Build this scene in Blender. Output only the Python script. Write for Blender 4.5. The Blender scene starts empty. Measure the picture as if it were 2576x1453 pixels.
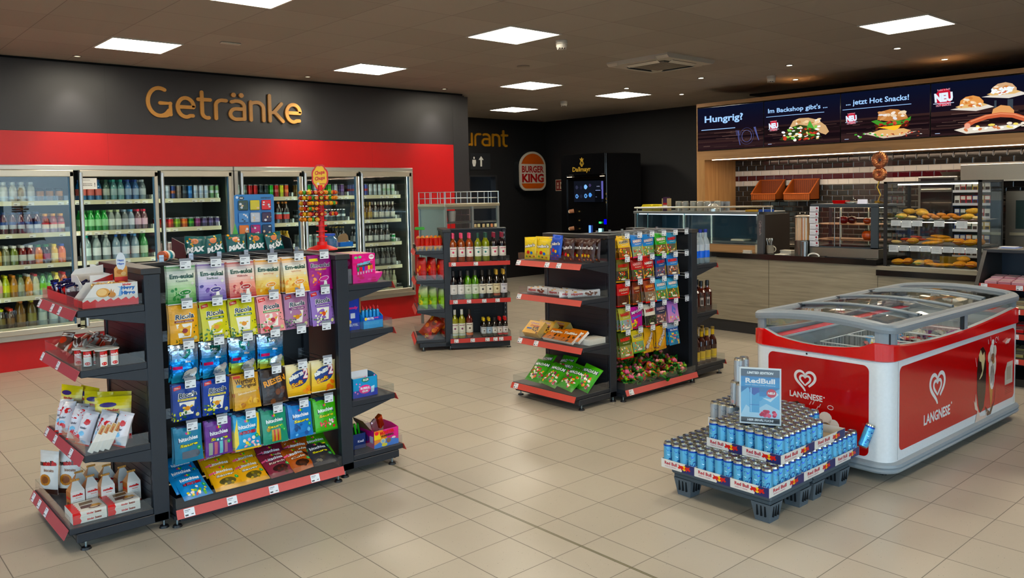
import bpy, math, random
from math import pi, sin, cos, radians as RAD
from mathutils import Vector, Matrix, Euler
from mathutils.geometry import tessellate_polygon
from mathutils import noise as NZ
SC = bpy.context.scene
COL = SC.collection
# ---------------------------------------------------------------- camera
W_PX, F_PX, CX, CY = 2576.0, 2045.64, 1331.70, 600.58
CAM_POS = Vector((-2.4314, -3.7573, 1.6222))
YAW, PITCH, ROLL = RAD(42.1999), RAD(3.2564), RAD(-1.0195)
_f = Vector((sin(YAW), cos(YAW), 0)); _r = Vector((cos(YAW), -sin(YAW), 0)); _u = Vector((0, 0, 1))
_f2 = _f * cos(PITCH) - _u * sin(PITCH); _u2 = _u * cos(PITCH) + _f * sin(PITCH)
_r3 = _r * cos(ROLL) + _u2 * sin(ROLL); _u3 = _u2 * cos(ROLL) - _r * sin(ROLL)
cam = bpy.data.cameras.new('camera')
cam.sensor_fit = 'HORIZONTAL'; cam.sensor_width = 36.0; cam.lens = F_PX * 36.0 / W_PX
cam.shift_x = (1288.0 - CX) / W_PX; cam.shift_y = (CY - 726.5) / W_PX
cam.clip_start = 0.05; cam.clip_end = 100
cam_o = bpy.data.objects.new('camera', cam); COL.objects.link(cam_o)
M = Matrix.Identity(4)
for i in range(3):
 M[i][0] = _r3[i]; M[i][1] = _u3[i]; M[i][2] = -_f2[i]; M[i][3] = CAM_POS[i]
cam_o.matrix_world = M
SC.camera = cam_o
# ---------------------------------------------------------------- world: overcast daylight outside the shop front
wd = bpy.data.worlds.new('world'); SC.world = wd; wd.use_nodes = True
bg = wd.node_tree.nodes['Background']
bg.inputs[1].default_value = 3.4; _t = wd.node_tree
_c = _t.nodes.new('ShaderNodeTexCoord'); _s = _t.nodes.new('ShaderNodeSeparateXYZ'); _m = _t.nodes.new('ShaderNodeMapRange'); _r = _t.nodes.new('ShaderNodeValToRGB')
_m.inputs[1].default_value = -.12; _m.inputs[2].default_value = .3
_r.color_ramp.elements[0].position = .0; _r.color_ramp.elements[0].color = (.07, .075, .08, 1); _r.color_ramp.elements[1].position = .55; _r.color_ramp.elements[1].color = (.62, .82, 1.0, 1)
_t.links.new(_c.outputs['Generated'], _s.inputs[0]); _t.links.new(_s.outputs[2], _m.inputs[0]); _t.links.new(_m.outputs[0], _r.inputs[0]); _t.links.new(_r.outputs[0], bg.inputs[0])
# ---------------------------------------------------------------- view
SC.view_settings.view_transform = 'Standard'; SC.view_settings.look = 'None'
SC.view_settings.gamma = 1.0; SC.view_settings.use_curve_mapping = False
SC.view_settings.exposure = 0.9
try:
 cy = SC.cycles
 cy.use_denoising = True; cy.max_bounces = 9; cy.diffuse_bounces = 4; cy.glossy_bounces = 4
 cy.transmission_bounces = 4; cy.transparent_max_bounces = 16
 cy.caustics_reflective = False; cy.caustics_refractive = False; cy.sample_clamp_indirect = 6
except Exception:
 pass
PANEL_E = 15.0     # ceiling light panels
COOLER_E = 5.0     # lamps inside the drink coolers
# ---------------------------------------------------------------- colours
def lin(c):
 return c / 12.92 if c <= 0.04045 else ((c + 0.055) / 1.055) ** 2.4
def C(h):
 if not isinstance(h, str): return tuple(h[:3])
 h = h.lstrip('#')
 return tuple(lin(int(h[i:i + 2], 16) / 255.0) for i in (0, 2, 4))
def vivid(c, mat):
 if mat in ('emit', 'screen'): return c
 l = .3 * c[0] + .59 * c[1] + .11 * c[2]; k = 1.22
 return tuple(max(.002, (l + (v - l) * k) * .92) for v in c)
# ---------------------------------------------------------------- materials
def new_mat(name):
 m = bpy.data.materials.new(name); m.use_nodes = True
 nt = m.node_tree; b = nt.nodes['Principled BSDF']
 return m, nt, b
def setin(b, **kw):
 for k, v in kw.items():
  k = {'rough': 'Roughness', 'metal': 'Metallic', 'coat': 'Coat Weight', 'spec': 'Specular IOR Level', 'trans': 'Transmission Weight', 'ior': 'IOR', 'alpha': 'Alpha'}[k]
  b.inputs[k].default_value = v
def attr_mat(name, bump=0.0, bscale=60.0, var=0.06, **kw):
 """surface whose colour is stored on the mesh, with faint procedural unevenness"""
 m, nt, b = new_mat(name); setin(b, **kw)
 a = nt.nodes.new('ShaderNodeAttribute'); a.attribute_name = 'Col'
 n = nt.nodes.new('ShaderNodeTexNoise'); n.inputs['Scale'].default_value = bscale; n.inputs['Detail'].default_value = 2
 tc = nt.nodes.new('ShaderNodeTexCoord'); nt.links.new(tc.outputs['Object'], n.inputs['Vector'])
 mr = nt.nodes.new('ShaderNodeMapRange'); mr.inputs[3].default_value = 1 - var; mr.inputs[4].default_value = 1 + var
 nt.links.new(n.outputs[0], mr.inputs[0])
 vm = nt.nodes.new('ShaderNodeVectorMath'); vm.operation = 'SCALE'
 nt.links.new(a.outputs['Color'], vm.inputs[0]); nt.links.new(mr.outputs[0], vm.inputs['Scale'])
 nt.links.new(vm.outputs[0], b.inputs['Base Color'])
 if bump:
  bp = nt.nodes.new('ShaderNodeBump'); bp.inputs['Strength'].default_value = bump; bp.inputs['Distance'].default_value = 0.004
  nt.links.new(n.outputs[0], bp.inputs['Height']); nt.links.new(bp.outputs[0], b.inputs['Normal'])
 return m
def thin_glass(name, tint, opacity=0.0, spec=1.45, rough=0.02, attr=False):
 """thin sheet: clear transmission, Fresnel reflection, an optional share of body colour"""
 m = bpy.data.materials.new(name); m.use_nodes = True; nt = m.node_tree; nt.nodes.clear()
 out = nt.nodes.new('ShaderNodeOutputMaterial')
 tr = nt.nodes.new('ShaderNodeBsdfTransparent'); tr.inputs[0].default_value = tint + (1,)
 gl = nt.nodes.new('ShaderNodeBsdfGlossy'); gl.inputs['Roughness'].default_value = rough; gl.inputs[0].default_value = (1, 1, 1, 1)
 fr = nt.nodes.new('ShaderNodeFresnel'); ge = nt.nodes.new('ShaderNodeNewGeometry'); io = nt.nodes.new('ShaderNodeMapRange'); io.inputs[3].default_value = spec; io.inputs[4].default_value = 1.0 / spec; nt.links.new(ge.outputs['Backfacing'], io.inputs[0]); nt.links.new(io.outputs[0], fr.inputs[0])
 mx = nt.nodes.new('ShaderNodeMixShader'); nt.links.new(fr.outputs[0], mx.inputs[0])
 base = tr.outputs[0]
 if opacity > 0 or attr:
  df = nt.nodes.new('ShaderNodeBsdfDiffuse'); m2 = nt.nodes.new('ShaderNodeMixShader'); m2.inputs[0].default_value = opacity
  if attr:
   a = nt.nodes.new('ShaderNodeAttribute'); a.attribute_name = 'Col'
   nt.links.new(a.outputs['Color'], df.inputs[0]); nt.links.new(a.outputs['Color'], tr.inputs[0])
  nt.links.new(tr.outputs[0], m2.inputs[1]); nt.links.new(df.outputs[0], m2.inputs[2]); base = m2.outputs[0]
 nt.links.new(base, mx.inputs[1]); nt.links.new(gl.outputs[0], mx.inputs[2]); nt.links.new(mx.outputs[0], out.inputs[0])
 return m
def emit_mat(name, strength):
 m = bpy.data.materials.new(name); m.use_nodes = True; nt = m.node_tree; nt.nodes.clear()
 out = nt.nodes.new('ShaderNodeOutputMaterial'); e = nt.nodes.new('ShaderNodeEmission'); e.inputs[1].default_value = strength
 a = nt.nodes.new('ShaderNodeAttribute'); a.attribute_name = 'Col'
 nt.links.new(a.outputs['Color'], e.inputs[0]); nt.links.new(e.outputs[0], out.inputs[0])
 return m
MATS = {
 'matte': attr_mat('matte_surface', rough=0.85, spec=0.2),
 'plas': attr_mat('plastic_surface', rough=0.42, spec=0.5),
 'print': attr_mat('printed_card', rough=0.32, spec=0.5, var=0.04),
 'gloss': attr_mat('glossy_surface', rough=0.12, spec=0.6, coat=0.3),
 'film': attr_mat('printed_film', bump=0.4, bscale=38, rough=0.3, spec=0.45),
 'foil': attr_mat('metallised_foil', bump=0.9, bscale=34, rough=0.2, metal=0.75, var=0.15),
 'metal': attr_mat('bare_metal', rough=0.28, metal=1.0, var=0.03),
 'brush': attr_mat('brushed_steel', rough=0.38, metal=0.9, bscale=200, var=0.08),
 'can': attr_mat('printed_can', rough=0.25, metal=0.45, spec=0.6, var=0.03),
 'black': attr_mat('powder_coated_metal', bump=0.12, bscale=500, rough=0.42, spec=0.45, var=0.05),
 'liq': attr_mat('filled_bottle', rough=0.06, spec=0.7, coat=0.5, var=0.03),
 'bread': attr_mat('baked_crust', bump=0.4, bscale=60, rough=0.6, spec=0.3, var=0.35),
 'wick': attr_mat('wicker_weave', bump=0.9, bscale=160, rough=0.55, var=0.3),
 'clear': thin_glass('clear_acrylic', (0.95, 0.965, 0.965), 0.012),
 'glass': thin_glass('window_glass', (0.93, 0.96, 0.96)),
 'bott': thin_glass('coloured_bottle', (1, 1, 1), 0.5, attr=True, spec=1.5),
 'emit': emit_mat('lit_surface', 1.0),
 'screen': emit_mat('display_screen', 1.0),
}
MKEYS = list(MATS)
# ---------------------------------------------------------------- mesh builder
_tc = {}
def text_geo(s, bold=0.0, shear=0.0):
 k = (s, bold, shear)
 if k not in _tc:
  cu = bpy.data.curves.new('lettering', 'FONT'); cu.body = s; cu.size = 1.0; cu.offset = bold; cu.shear = shear
  cu.resolution_u = 2; cu.fill_mode = 'FRONT' if hasattr(cu, 'fill_mode') else 'FRONT'
  o = bpy.data.objects.new('lettering', cu)
  me = bpy.data.meshes.new_from_object(o)
  vs = [(v.co.x, v.co.y) for v in me.vertices]; fs = [tuple(p.vertices) for p in me.polygons]
  bpy.data.objects.remove(o); bpy.data.curves.remove(cu); bpy.data.meshes.remove(me)
  if not vs: vs = [(0, 0), (1, 0), (0, 1)]; fs = []
  x0 = min(v[0] for v in vs); x1 = max(v[0] for v in vs); y0 = min(v[1] for v in vs); y1 = max(v[1] for v in vs)
  _tc[k] = ([(a - x0, b - y0) for a, b in vs], fs, x1 - x0, y1 - y0)
 return _tc[k]
class MB:
 def __init__(s, mat='plas', col='#808080'):
  s.v = []; s.f = []; s.c = []; s.m = []; s.sm = []; s.T = Matrix.Identity(4); s.mp = lambda a, b, e: Vector((a, -e, b)); s.mat = mat; s.col = col; s.smooth = False
 def add(s, vs, fs, col=None, mat=None, smooth=None):
  n = len(s.v); T = s.T
  s.v.extend(T @ Vector(p) for p in vs)
  c = vivid(C(col if col is not None else s.col), mat or s.mat); mi = MKEYS.index(mat or s.mat); sm = s.smooth if smooth is None else smooth
  for f in fs:
   s.f.append(tuple(n + i for i in f)); s.c.append(c); s.m.append(mi); s.sm.append(sm)
 def box(s, x0, y0, z0, x1, y1, z1, col=None, mat=None, bev=0.0):
  if x0 > x1: x0, x1 = x1, x0
  if y0 > y1: y0, y1 = y1, y0
  if z0 > z1: z0, z1 = z1, z0
  if bev > 0:
   b = min(bev, (x1 - x0) / 2.2, (y1 - y0) / 2.2, (z1 - z0) / 2.2)
   # chamfered box: 24 vertices
   vs = []; idx = {}
   for ix, X, sx in ((0, x0, 1), (1, x1, -1)):
    for iy, Y, sy in ((0, y0, 1), (1, y1, -1)):
     for iz, Z, sz in ((0, z0, 1), (1, z1, -1)):
      for k in range(3):
       p = [X + sx * b, Y + sy * b, Z + sz * b]
       if k == 0: p[0] = X
       if k == 1: p[1] = Y
       if k == 2: p[2] = Z
       idx[ix, iy, iz, k] = len(vs); vs.append(p)
   I = lambda *a: idx[a]
   fs = []
   for a in (0, 1):
    q = [I(a, 0, 0, 0), I(a, 1, 0, 0), I(a, 1, 1, 0), I(a, 0, 1, 0)]; fs.append(q if a else q[::-1])
    q = [I(0, a, 0, 1), I(0, a, 1, 1), I(1, a, 1, 1), I(1, a, 0, 1)]; fs.append(q if a else q[::-1])
    q = [I(0, 0, a, 2), I(1, 0, a, 2), I(1, 1, a, 2), I(0, 1, a, 2)]; fs.append(q if a else q[::-1])
   for a in (0, 1):
    for c_ in (0, 1):
     fs.append([I(a, c_, 0, 0), I(a, c_, 1, 0), I(a, c_, 1, 1), I(a, c_, 0, 1)] if a != c_ else [I(a, c_, 0, 0), I(a, c_, 0, 1), I(a, c_, 1, 1), I(a, c_, 1, 0)])
     fs.append([I(a, 0, c_, 0), I(a, 0, c_, 2), I(a, 1, c_, 2), I(a, 1, c_, 0)] if a != c_ else [I(a, 0, c_, 0), I(a, 1, c_, 0), I(a, 1, c_, 2), I(a, 0, c_, 2)])
     fs.append([I(0, a, c_, 1), I(0, a, c_, 2), I(1, a, c_, 2), I(1, a, c_, 1)] if a != c_ else [I(0, a, c_, 1), I(1, a, c_, 1), I(1, a, c_, 2), I(0, a, c_, 2)])
   for a in (0, 1):
    for c_ in (0, 1):
     for d in (0, 1):
      t = [I(a, c_, d, 0), I(a, c_, d, 1), I(a, c_, d, 2)]
      fs.append(t if (a + c_ + d) % 2 == 1 else t[::-1])
   s.add(vs, fs, col, mat, False); return
  vs = [(x0, y0, z0), (x1, y0, z0), (x1, y1, z0), (x0, y1, z0), (x0, y0, z1), (x1, y0, z1), (x1, y1, z1), (x0, y1, z1)]
  s.add(vs, [(0, 3, 2, 1), (4, 5, 6, 7), (0, 1, 5, 4), (1, 2, 6, 5), (2, 3, 7, 6), (3, 0, 4, 7)], col, mat, False)
 def prism(s, pts, y0, y1, axis='y', col=None, mat=None):
  """polygon (a,b) extruded along an axis"""
  def P(a, b, t):
   return {'y': (a, t, b), 'x': (t, a, b), 'z': (a, b, t)}[axis]
  n = len(pts); vs = [P(a, b, y0) for a, b in pts] + [P(a, b, y1) for a, b in pts]
  fs = [tuple(range(n)), tuple(range(2 * n - 1, n - 1, -1))] + [(i, (i + 1) % n, n + (i + 1) % n, n + i) for i in range(n)]
  s.add(vs, fs, col, mat, False)
 def cyl(s, p0, p1, r0, r1=None, seg=10, col=None, mat=None, caps=True, smooth=True):
  p0 = Vector(p0); p1 = Vector(p1); r1 = r0 if r1 is None else r1
  d = (p1 - p0);
  if d.length < 1e-7: return
  d.normalize(); a = d.orthogonal().normalized(); b = d.cross(a)
  vs = []
  for p, r in ((p0, r0), (p1, r1)):
   for i in range(seg):
    t = 2 * pi * i / seg; vs.append(p + (a * cos(t) + b * sin(t)) * r)
  s.add(vs, [(i, (i + 1) % seg, seg + (i + 1) % seg, seg + i) for i in range(seg)], col, mat, smooth)
  if caps: s.add(vs, [tuple(range(seg - 1, -1, -1)), tuple(range(seg, 2 * seg))], col, mat, False)
 def tube(s, pts, r, seg=6, col=None, mat=None, closed=False):
  pts = [Vector(p) for p in pts]; n = len(pts)
  for i in range(n if closed else n - 1):
   s.cyl(pts[i], pts[(i + 1) % n], r, r, seg, col, mat, caps=True)
 def lathe(s, prof, seg=16, cx=0, cy=0, col=None, mat=None, sy=1.0):
  """prof: (r, z, colour, mat) - the colour holds from this ring to the next"""
  rings = []
  for i, p in enumerate(prof[:-1]):
   q = prof[i + 1]; vs = []
   for (r, z) in ((p[0], p[1]), (q[0], q[1])):
    for k in range(seg):
     t = 2 * pi * k / seg; vs.append((cx + r * cos(t), cy + r * sin(t) * sy, z))
   c = p[2] if len(p) > 2 and p[2] is not None else col; m_ = p[3] if len(p) > 3 else mat
   s.add(vs, [(k, (k + 1) % seg, seg + (k + 1) % seg, seg + k) for k in range(seg)], c, m_, True)
 def ball(s, c, r, seg=12, rings=8, col=None, mat=None):
  c = Vector(c); r = r if hasattr(r, '__len__') else (r, r, r); vs = [c + Vector((0, 0, -r[2]))]
  for j in range(1, rings):
   ph = -pi / 2 + pi * j / rings
   for i in range(seg):
    t = 2 * pi * i / seg; vs.append(c + Vector((r[0] * cos(ph) * cos(t), r[1] * cos(ph) * sin(t), r[2] * sin(ph))))
  vs.append(c + Vector((0, 0, r[2]))); fs = []
  for i in range(seg):
   fs.append((0, 1 + (i + 1) % seg, 1 + i)); k = 1 + (rings - 2) * seg
   fs.append((len(vs) - 1, k + i, k + (i + 1) % seg))
   for j in range(rings - 2):
    a = 1 + j * seg; fs.append((a + i, a + (i + 1) % seg, a + seg + (i + 1) % seg, a + seg + i))
  s.add(vs, fs, col, mat, True)
 # ---- flat artwork laid on a surface through self.mp(a, b, lift)
 def rect(s, x0, z0, x1, z1, col, L=1, nx=1, nz=1, mat=None):
  e = L * 0.0004; vs = [s.mp(x0 + (x1 - x0) * i / nx, z0 + (z1 - z0) * j / nz, e) for j in range(nz + 1) for i in range(nx + 1)]
  s.add(vs, [(j * (nx + 1) + i, j * (nx + 1) + i + 1, (j + 1) * (nx + 1) + i + 1, (j + 1) * (nx + 1) + i) for j in range(nz) for i in range(nx)], col, mat)
 def disc(s, cx, cz, rx, rz, col, L=1, seg=16, rings=1, rot=0, mat=None):
  e = L * 0.0004; vs = [s.mp(cx, cz, e)]; cr, sr = cos(rot), sin(rot)
  for j in range(1, rings + 1):
   for i in range(seg):
    t = 2 * pi * i / seg; a, b = rx * cos(t) * j / rings, rz * sin(t) * j / rings
    vs.append(s.mp(cx + a * cr - b * sr, cz + a * sr + b * cr, e))
  fs = [(0, 1 + i, 1 + (i + 1) % seg) for i in range(seg)]
  for j in range(rings - 1):
   a = 1 + j * seg; fs += [(a + i, a + seg + i, a + seg + (i + 1) % seg, a + (i + 1) % seg) for i in range(seg)]
  s.add(vs, fs, col, mat)
 def poly(s, pts, col, L=1, mat=None):
  tri = tessellate_polygon([[Vector((p[0], p[1], 0)) for p in pts]]); e = L * 0.0004
  a = sum(pts[i][0] * pts[(i + 1) % len(pts)][1] - pts[(i + 1) % len(pts)][0] * pts[i][1] for i in range(len(pts)))
  fs = []
  for t in tri:
   p, q, r = (pts[i] for i in t)
   cr = (q[0] - p[0]) * (r[1] - p[1]) - (q[1] - p[1]) * (r[0] - p[0])
   fs.append(tuple(t) if cr > 0 else tuple(t)[::-1])
  s.add([s.mp(p[0], p[1], e) for p in pts], fs, col, mat)
 def ribbon(s, pts, w, col, L=1, closed=False, mat=None):
  n = len(pts); e = L * 0.0004; vs = []
  for i in range(n):
   a = pts[(i - 1) % n] if (closed or i > 0) else pts[i]; b = pts[(i + 1) % n] if (closed or i < n - 1) else pts[i]
   dx, dz = b[0] - a[0], b[1] - a[1]; l = math.hypot(dx, dz) or 1; ww = w(i / (n - 1)) if callable(w) else w
   nx_, nz_ = -dz / l * ww / 2, dx / l * ww / 2
   vs += [s.mp(pts[i][0] + nx_, pts[i][1] + nz_, e), s.mp(pts[i][0] - nx_, pts[i][1] - nz_, e)]
  s.add(vs, [(2 * i + 1, 2 * ((i + 1) % n) + 1, 2 * ((i + 1) % n), 2 * i) for i in range(n if closed else n - 1)], col, mat)
 def text(s, t, cx, cz, w, h, col, L=2, bold=0.02, shear=0.0, rot=0.0, mat=None):
  """lettering centred on (cx, cz), fitted into w x h"""
  vs, fs, tw, th = text_geo(t, bold, shear); e = L * 0.0004; cr, sr = cos(rot), sin(rot)
  out = []
  for a, b in vs:
   a = (a / tw - 0.5) * w; b = (b / th - 0.5) * h
   out.append(s.mp(cx + a * cr - b * sr, cz + a * sr + b * cr, e))
  s.add(out, fs, col, mat, False)
 def lines(s, x0, z0, w, n, dz, col, L=2, h=0.0016, seed=1, mat=None):
  """rows of print too small to read"""
  rr = random.Random(seed)
  for i in range(n):
   x = x0
   while x < x0 + w - 0.002:
    l = rr.uniform(0.004, 0.012); x2 = min(x + l, x0 + w); s.rect(x, z0 - i * dz, x2, z0 - i * dz + h, col, L, mat=mat); x = x2 + 0.0022
 def mesh(s, name):
  me = bpy.data.meshes.new(name); me.from_pydata([tuple(p) for p in s.v], [], s.f)
  used = sorted(set(s.m)); rm = {k: i for i, k in enumerate(used)}
  for k in used: me.materials.append(MATS[MKEYS[k]])
  me.polygons.foreach_set('material_index', [rm[k] for k in s.m])
  me.polygons.foreach_set('use_smooth', s.sm)
  at = me.color_attributes.new('Col', 'FLOAT_COLOR', 'CORNER'); buf = []
  for f, c in zip(s.f, s.c): buf.extend((c[0], c[1], c[2], 1.0) * len(f))
  at.data.foreach_set('color', buf); me.update()
  return me
def flat_map(origin, ax, az, n):
 o, ax, az, n = Vector(origin), Vector(ax), Vector(az), Vector(n)
 return lambda a, b, e: o + ax * a + az * b + n * e
# ---------------------------------------------------------------- object helpers
def tag(o, label=None, cat=None, group=None, kind=None):
 if label: o['label'] = label
 if cat: o['category'] = cat
 if group: o['group'] = group
 if kind: o['kind'] = kind
 return o
def link(name, data, parent=None, loc=(0, 0, 0), rot=(0, 0, 0)):
 o = bpy.data.objects.new(name, data); COL.objects.link(o); o.location = loc; o.rotation_euler = rot
 if parent: o.parent = parent
 return o
def thing(name, label, cat, loc=(0, 0, 0), rz=0.0, group=None, rot=None):
 return tag(link(name, None, None, loc, rot or (0, 0, rz)), label, cat, group)
def part(name, mb, parent, loc=(0, 0, 0), rot=(0, 0, 0), label=None):
 o = link(name, mb.mesh(name) if isinstance(mb, MB) else mb, parent, loc, rot)
 if label: o['label'] = label
 return o
def solid(name, mb, label, cat, loc=(0, 0, 0), rot=(0, 0, 0), group=None):
 """a thing that is one mesh"""
 return tag(link(name, mb.mesh(name) if isinstance(mb, MB) else mb, None, loc, rot), label, cat, group)
def struct(name, mb, mat=None, parent=None):
 me = mb.mesh(name)
 if mat:
  me.materials.clear(); me.materials.append(mat)
  me.polygons.foreach_set('material_index', [0] * len(me.polygons))
 o = link(name, me, parent)
 if not parent: o['kind'] = 'structure'
 return o
ORD = ['first', 'second', 'third', 'fourth', 'fifth', 'sixth', 'seventh', 'eighth', 'ninth', 'tenth', 'eleventh', 'twelfth']
# ================================================================ procedural room materials
class G:
 def __init__(s, nt): s.nt = nt
 def n(s, t, **kw):
  o = s.nt.nodes.new(t)
  for k, v in kw.items(): setattr(o, k, v)
  return o
 def m(s, op, a, b=None, c=None, clamp=False):
  o = s.n('ShaderNodeMath', operation=op, use_clamp=clamp)
  for i, v in enumerate((a, b, c)):
   if v is None: continue
   if isinstance(v, (int, float)): o.inputs[i].default_value = v
   else: s.nt.links.new(v, o.inputs[i])
  return o.outputs[0]
 def mix(s, f, a, b):
  o = s.n('ShaderNodeMix', data_type='RGBA')
  for i, v in ((0, f), (6, a), (7, b)):
   if isinstance(v, tuple): o.inputs[i].default_value = tuple(v[:3]) + (1,)
   elif isinstance(v, (int, float)): o.inputs[i].default_value = v
   else: s.nt.links.new(v, o.inputs[i])
  return o.outputs[2]
 def link(s, a, b): s.nt.links.new(a, b)
def base_nodes(name):
 m, nt, b = new_mat(name); g = G(nt); tc = g.n('ShaderNodeTexCoord'); sp = g.n('ShaderNodeSeparateXYZ'); g.link(tc.outputs['Object'], sp.inputs[0])
 return m, g, b, tc.outputs['Object'], sp.outputs[0], sp.outputs[1], sp.outputs[2]
def edge_mask(g, v, pitch, half):
 f = g.m('FRACT', g.m('DIVIDE', v, pitch)); d = g.m('MULTIPLY', g.m('SUBTRACT', 0.5, g.m('ABSOLUTE', g.m('SUBTRACT', f, 0.5))), pitch)
 return g.m('SUBTRACT', 1.0, g.m('SMOOTH_MIN', g.m('DIVIDE', d, half), 1.0, 0.3), clamp=True)
# floor: 30 cm speckled tiles, with a wider movement joint
def floor_mat():
 m, g, b, P, x, y, z = base_nodes('floor_tiles')
 right = g.m('GREATER_THAN', x, 0.175); xs = g.m('SUBTRACT', x, g.m('MULTIPLY', right, 0.0165))
 line = g.m('MAXIMUM', edge_mask(g, xs, 0.3, 0.0034), edge_mask(g, y, 0.3, 0.0028))
 jd = g.m('ABSOLUTE', g.m('SUBTRACT', x, 0.175)); joint = g.m('LESS_THAN', jd, 0.0075); rim = g.m('MULTIPLY', g.m('GREATER_THAN', jd, 0.0045), joint)
 cx = g.n('ShaderNodeCombineXYZ'); g.link(g.m('FLOOR', g.m('DIVIDE', xs, 0.3)), cx.inputs[0]); g.link(g.m('FLOOR', g.m('DIVIDE', y, 0.3)), cx.inputs[1])
 wn = g.n('ShaderNodeTexWhiteNoise'); g.link(cx.outputs[0], wn.inputs['Vector'])
 nz = g.n('ShaderNodeTexNoise'); nz.inputs['Scale'].default_value = 3.0; nz.inputs['Detail'].default_value = 4; g.link(P, nz.inputs['Vector'])
 vo = g.n('ShaderNodeTexVoronoi'); vo.inputs['Scale'].default_value = 75; g.link(P, vo.inputs['Vector'])
 vo2 = g.n('ShaderNodeTexVoronoi'); vo2.inputs['Scale'].default_value = 110; g.link(P, vo2.inputs['Vector'])
 base = g.mix(g.m('ADD', g.m('MULTIPLY', wn.outputs[0], 0.5), g.m('MULTIPLY', nz.outputs[0], 0.5)), C('#a39a8b'), C('#b5ab9a'))
 spk = g.m('LESS_THAN', g.m('ADD', vo.outputs['Distance'], g.m('MULTIPLY', vo.outputs['Color'], 0.25)), 0.17)
 wsp = g.m('LESS_THAN', g.m('ADD', vo2.outputs['Distance'], g.m('MULTIPLY', vo2.outputs['Color'], 0.3)), 0.14)
 base = g.mix(g.m('MULTIPLY', spk, 0.75), base, C('#4a443c')); base = g.mix(g.m('MULTIPLY', wsp, 0.6), base, C('#d8d2c6'))
 base = g.mix(line, base, C('#4f463e')); base = g.mix(joint, base, C('#7d775c')); base = g.mix(rim, base, C('#3b352e'))
 g.link(base, b.inputs['Base Color'])
 n2 = g.n('ShaderNodeTexNoise'); n2.inputs['Scale'].default_value = 1.3; g.link(P, n2.inputs['Vector'])
 g.link(g.m('ADD', g.m('MULTIPLY', n2.outputs[0], 0.12), g.m('ADD', 0.27, g.m('MULTIPLY', line, 0.4))), b.inputs['Roughness'])
 bp = g.n('ShaderNodeBump'); bp.inputs['Strength'].default_value = 0.25; bp.inputs['Distance'].default_value = 0.002; g.link(g.m('SUBTRACT', 1.0, line), bp.inputs['Height']); g.link(bp.outputs[0], b.inputs['Normal'])
 b.inputs['Specular IOR Level'].default_value = 0.5
 return m
def ceil_mat():
 m, g, b, P, x, y, z = base_nodes('ceiling_tiles')
 xs = g.m('ADD', x, 0.3375); ys = g.m('ADD', y, 1.011)
 line = g.m('MAXIMUM', edge_mask(g, xs, 0.6, 0.004), edge_mask(g, ys, 0.6, 0.004))
 cx = g.n('ShaderNodeCombineXYZ'); g.link(g.m('FLOOR', g.m('DIVIDE', xs, 0.6)), cx.inputs[0]); g.link(g.m('FLOOR', g.m('DIVIDE', ys, 0.6)), cx.inputs[1])
 wn = g.n('ShaderNodeTexWhiteNoise'); g.link(cx.outputs[0], wn.inputs['Vector'])
 nz = g.n('ShaderNodeTexNoise'); nz.inputs['Scale'].default_value = 400; g.link(P, nz.inputs['Vector'])
 base = g.mix(wn.outputs[0], C('#a09890'), C('#aaa29a')); base = g.mix(g.m('MULTIPLY', nz.outputs[0], 0.15), base, C('#8b837c'))
 base = g.mix(g.m('MULTIPLY', line, 0.75), base, C('#4a4541')); g.link(base, b.inputs['Base Color']); setin(b, rough=0.75, spec=0.3)
 return m
def panel_mat(name, col, rough, seam=0.0, axis=0):
 m, g, b, P, x, y, z = base_nodes(name)
 nz = g.n('ShaderNodeTexNoise'); nz.inputs['Scale'].default_value = 6; nz.inputs['Detail'].default_value = 3; g.link(P, nz.inputs['Vector'])
 c2 = tuple(v * 0.88 for v in C(col)); base = g.mix(nz.outputs[0], C(col), c2)
 if seam: base = g.mix(g.m('MULTIPLY', edge_mask(g, (x, y)[axis], seam, 0.003), 0.6), base, tuple(v * 0.3 for v in C(col)))
 g.link(base, b.inputs['Base Color']); setin(b, rough=rough, spec=0.5)
 bp = g.n('ShaderNodeBump'); bp.inputs['Strength'].default_value = 0.05; n3 = g.n('ShaderNodeTexNoise'); n3.inputs['Scale'].default_value = 300; g.link(P, n3.inputs['Vector']); g.link(n3.outputs[0], bp.inputs['Height']); g.link(bp.outputs[0], b.inputs['Normal'])
 return m
def wood_mat(name, c1, c2, axis='z', scale=1.0, rough=0.45):
 m, g, b, P, x, y, z = base_nodes(name)
 mp = g.n('ShaderNodeMapping'); g.link(P, mp.inputs[0]); sc = [18 * scale] * 3; sc['xyz'.index(axis)] = 0.9 * scale; mp.inputs['Scale'].default_value = sc
 nz = g.n('ShaderNodeTexNoise'); nz.inputs['Scale'].default_value = 1.6; nz.inputs['Detail'].default_value = 8; nz.inputs['Distortion'].default_value = 0.6; g.link(mp.outputs[0], nz.inputs['Vector'])
 mr = g.n('ShaderNodeMapRange'); mr.inputs[1].default_value = 0.3; mr.inputs[2].default_value = 0.7; g.link(nz.outputs[0], mr.inputs[0])
 g.link(g.mix(mr.outputs[0], C(c1), C(c2)), b.inputs['Base Color']); setin(b, rough=rough, spec=0.4)
 return m
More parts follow.
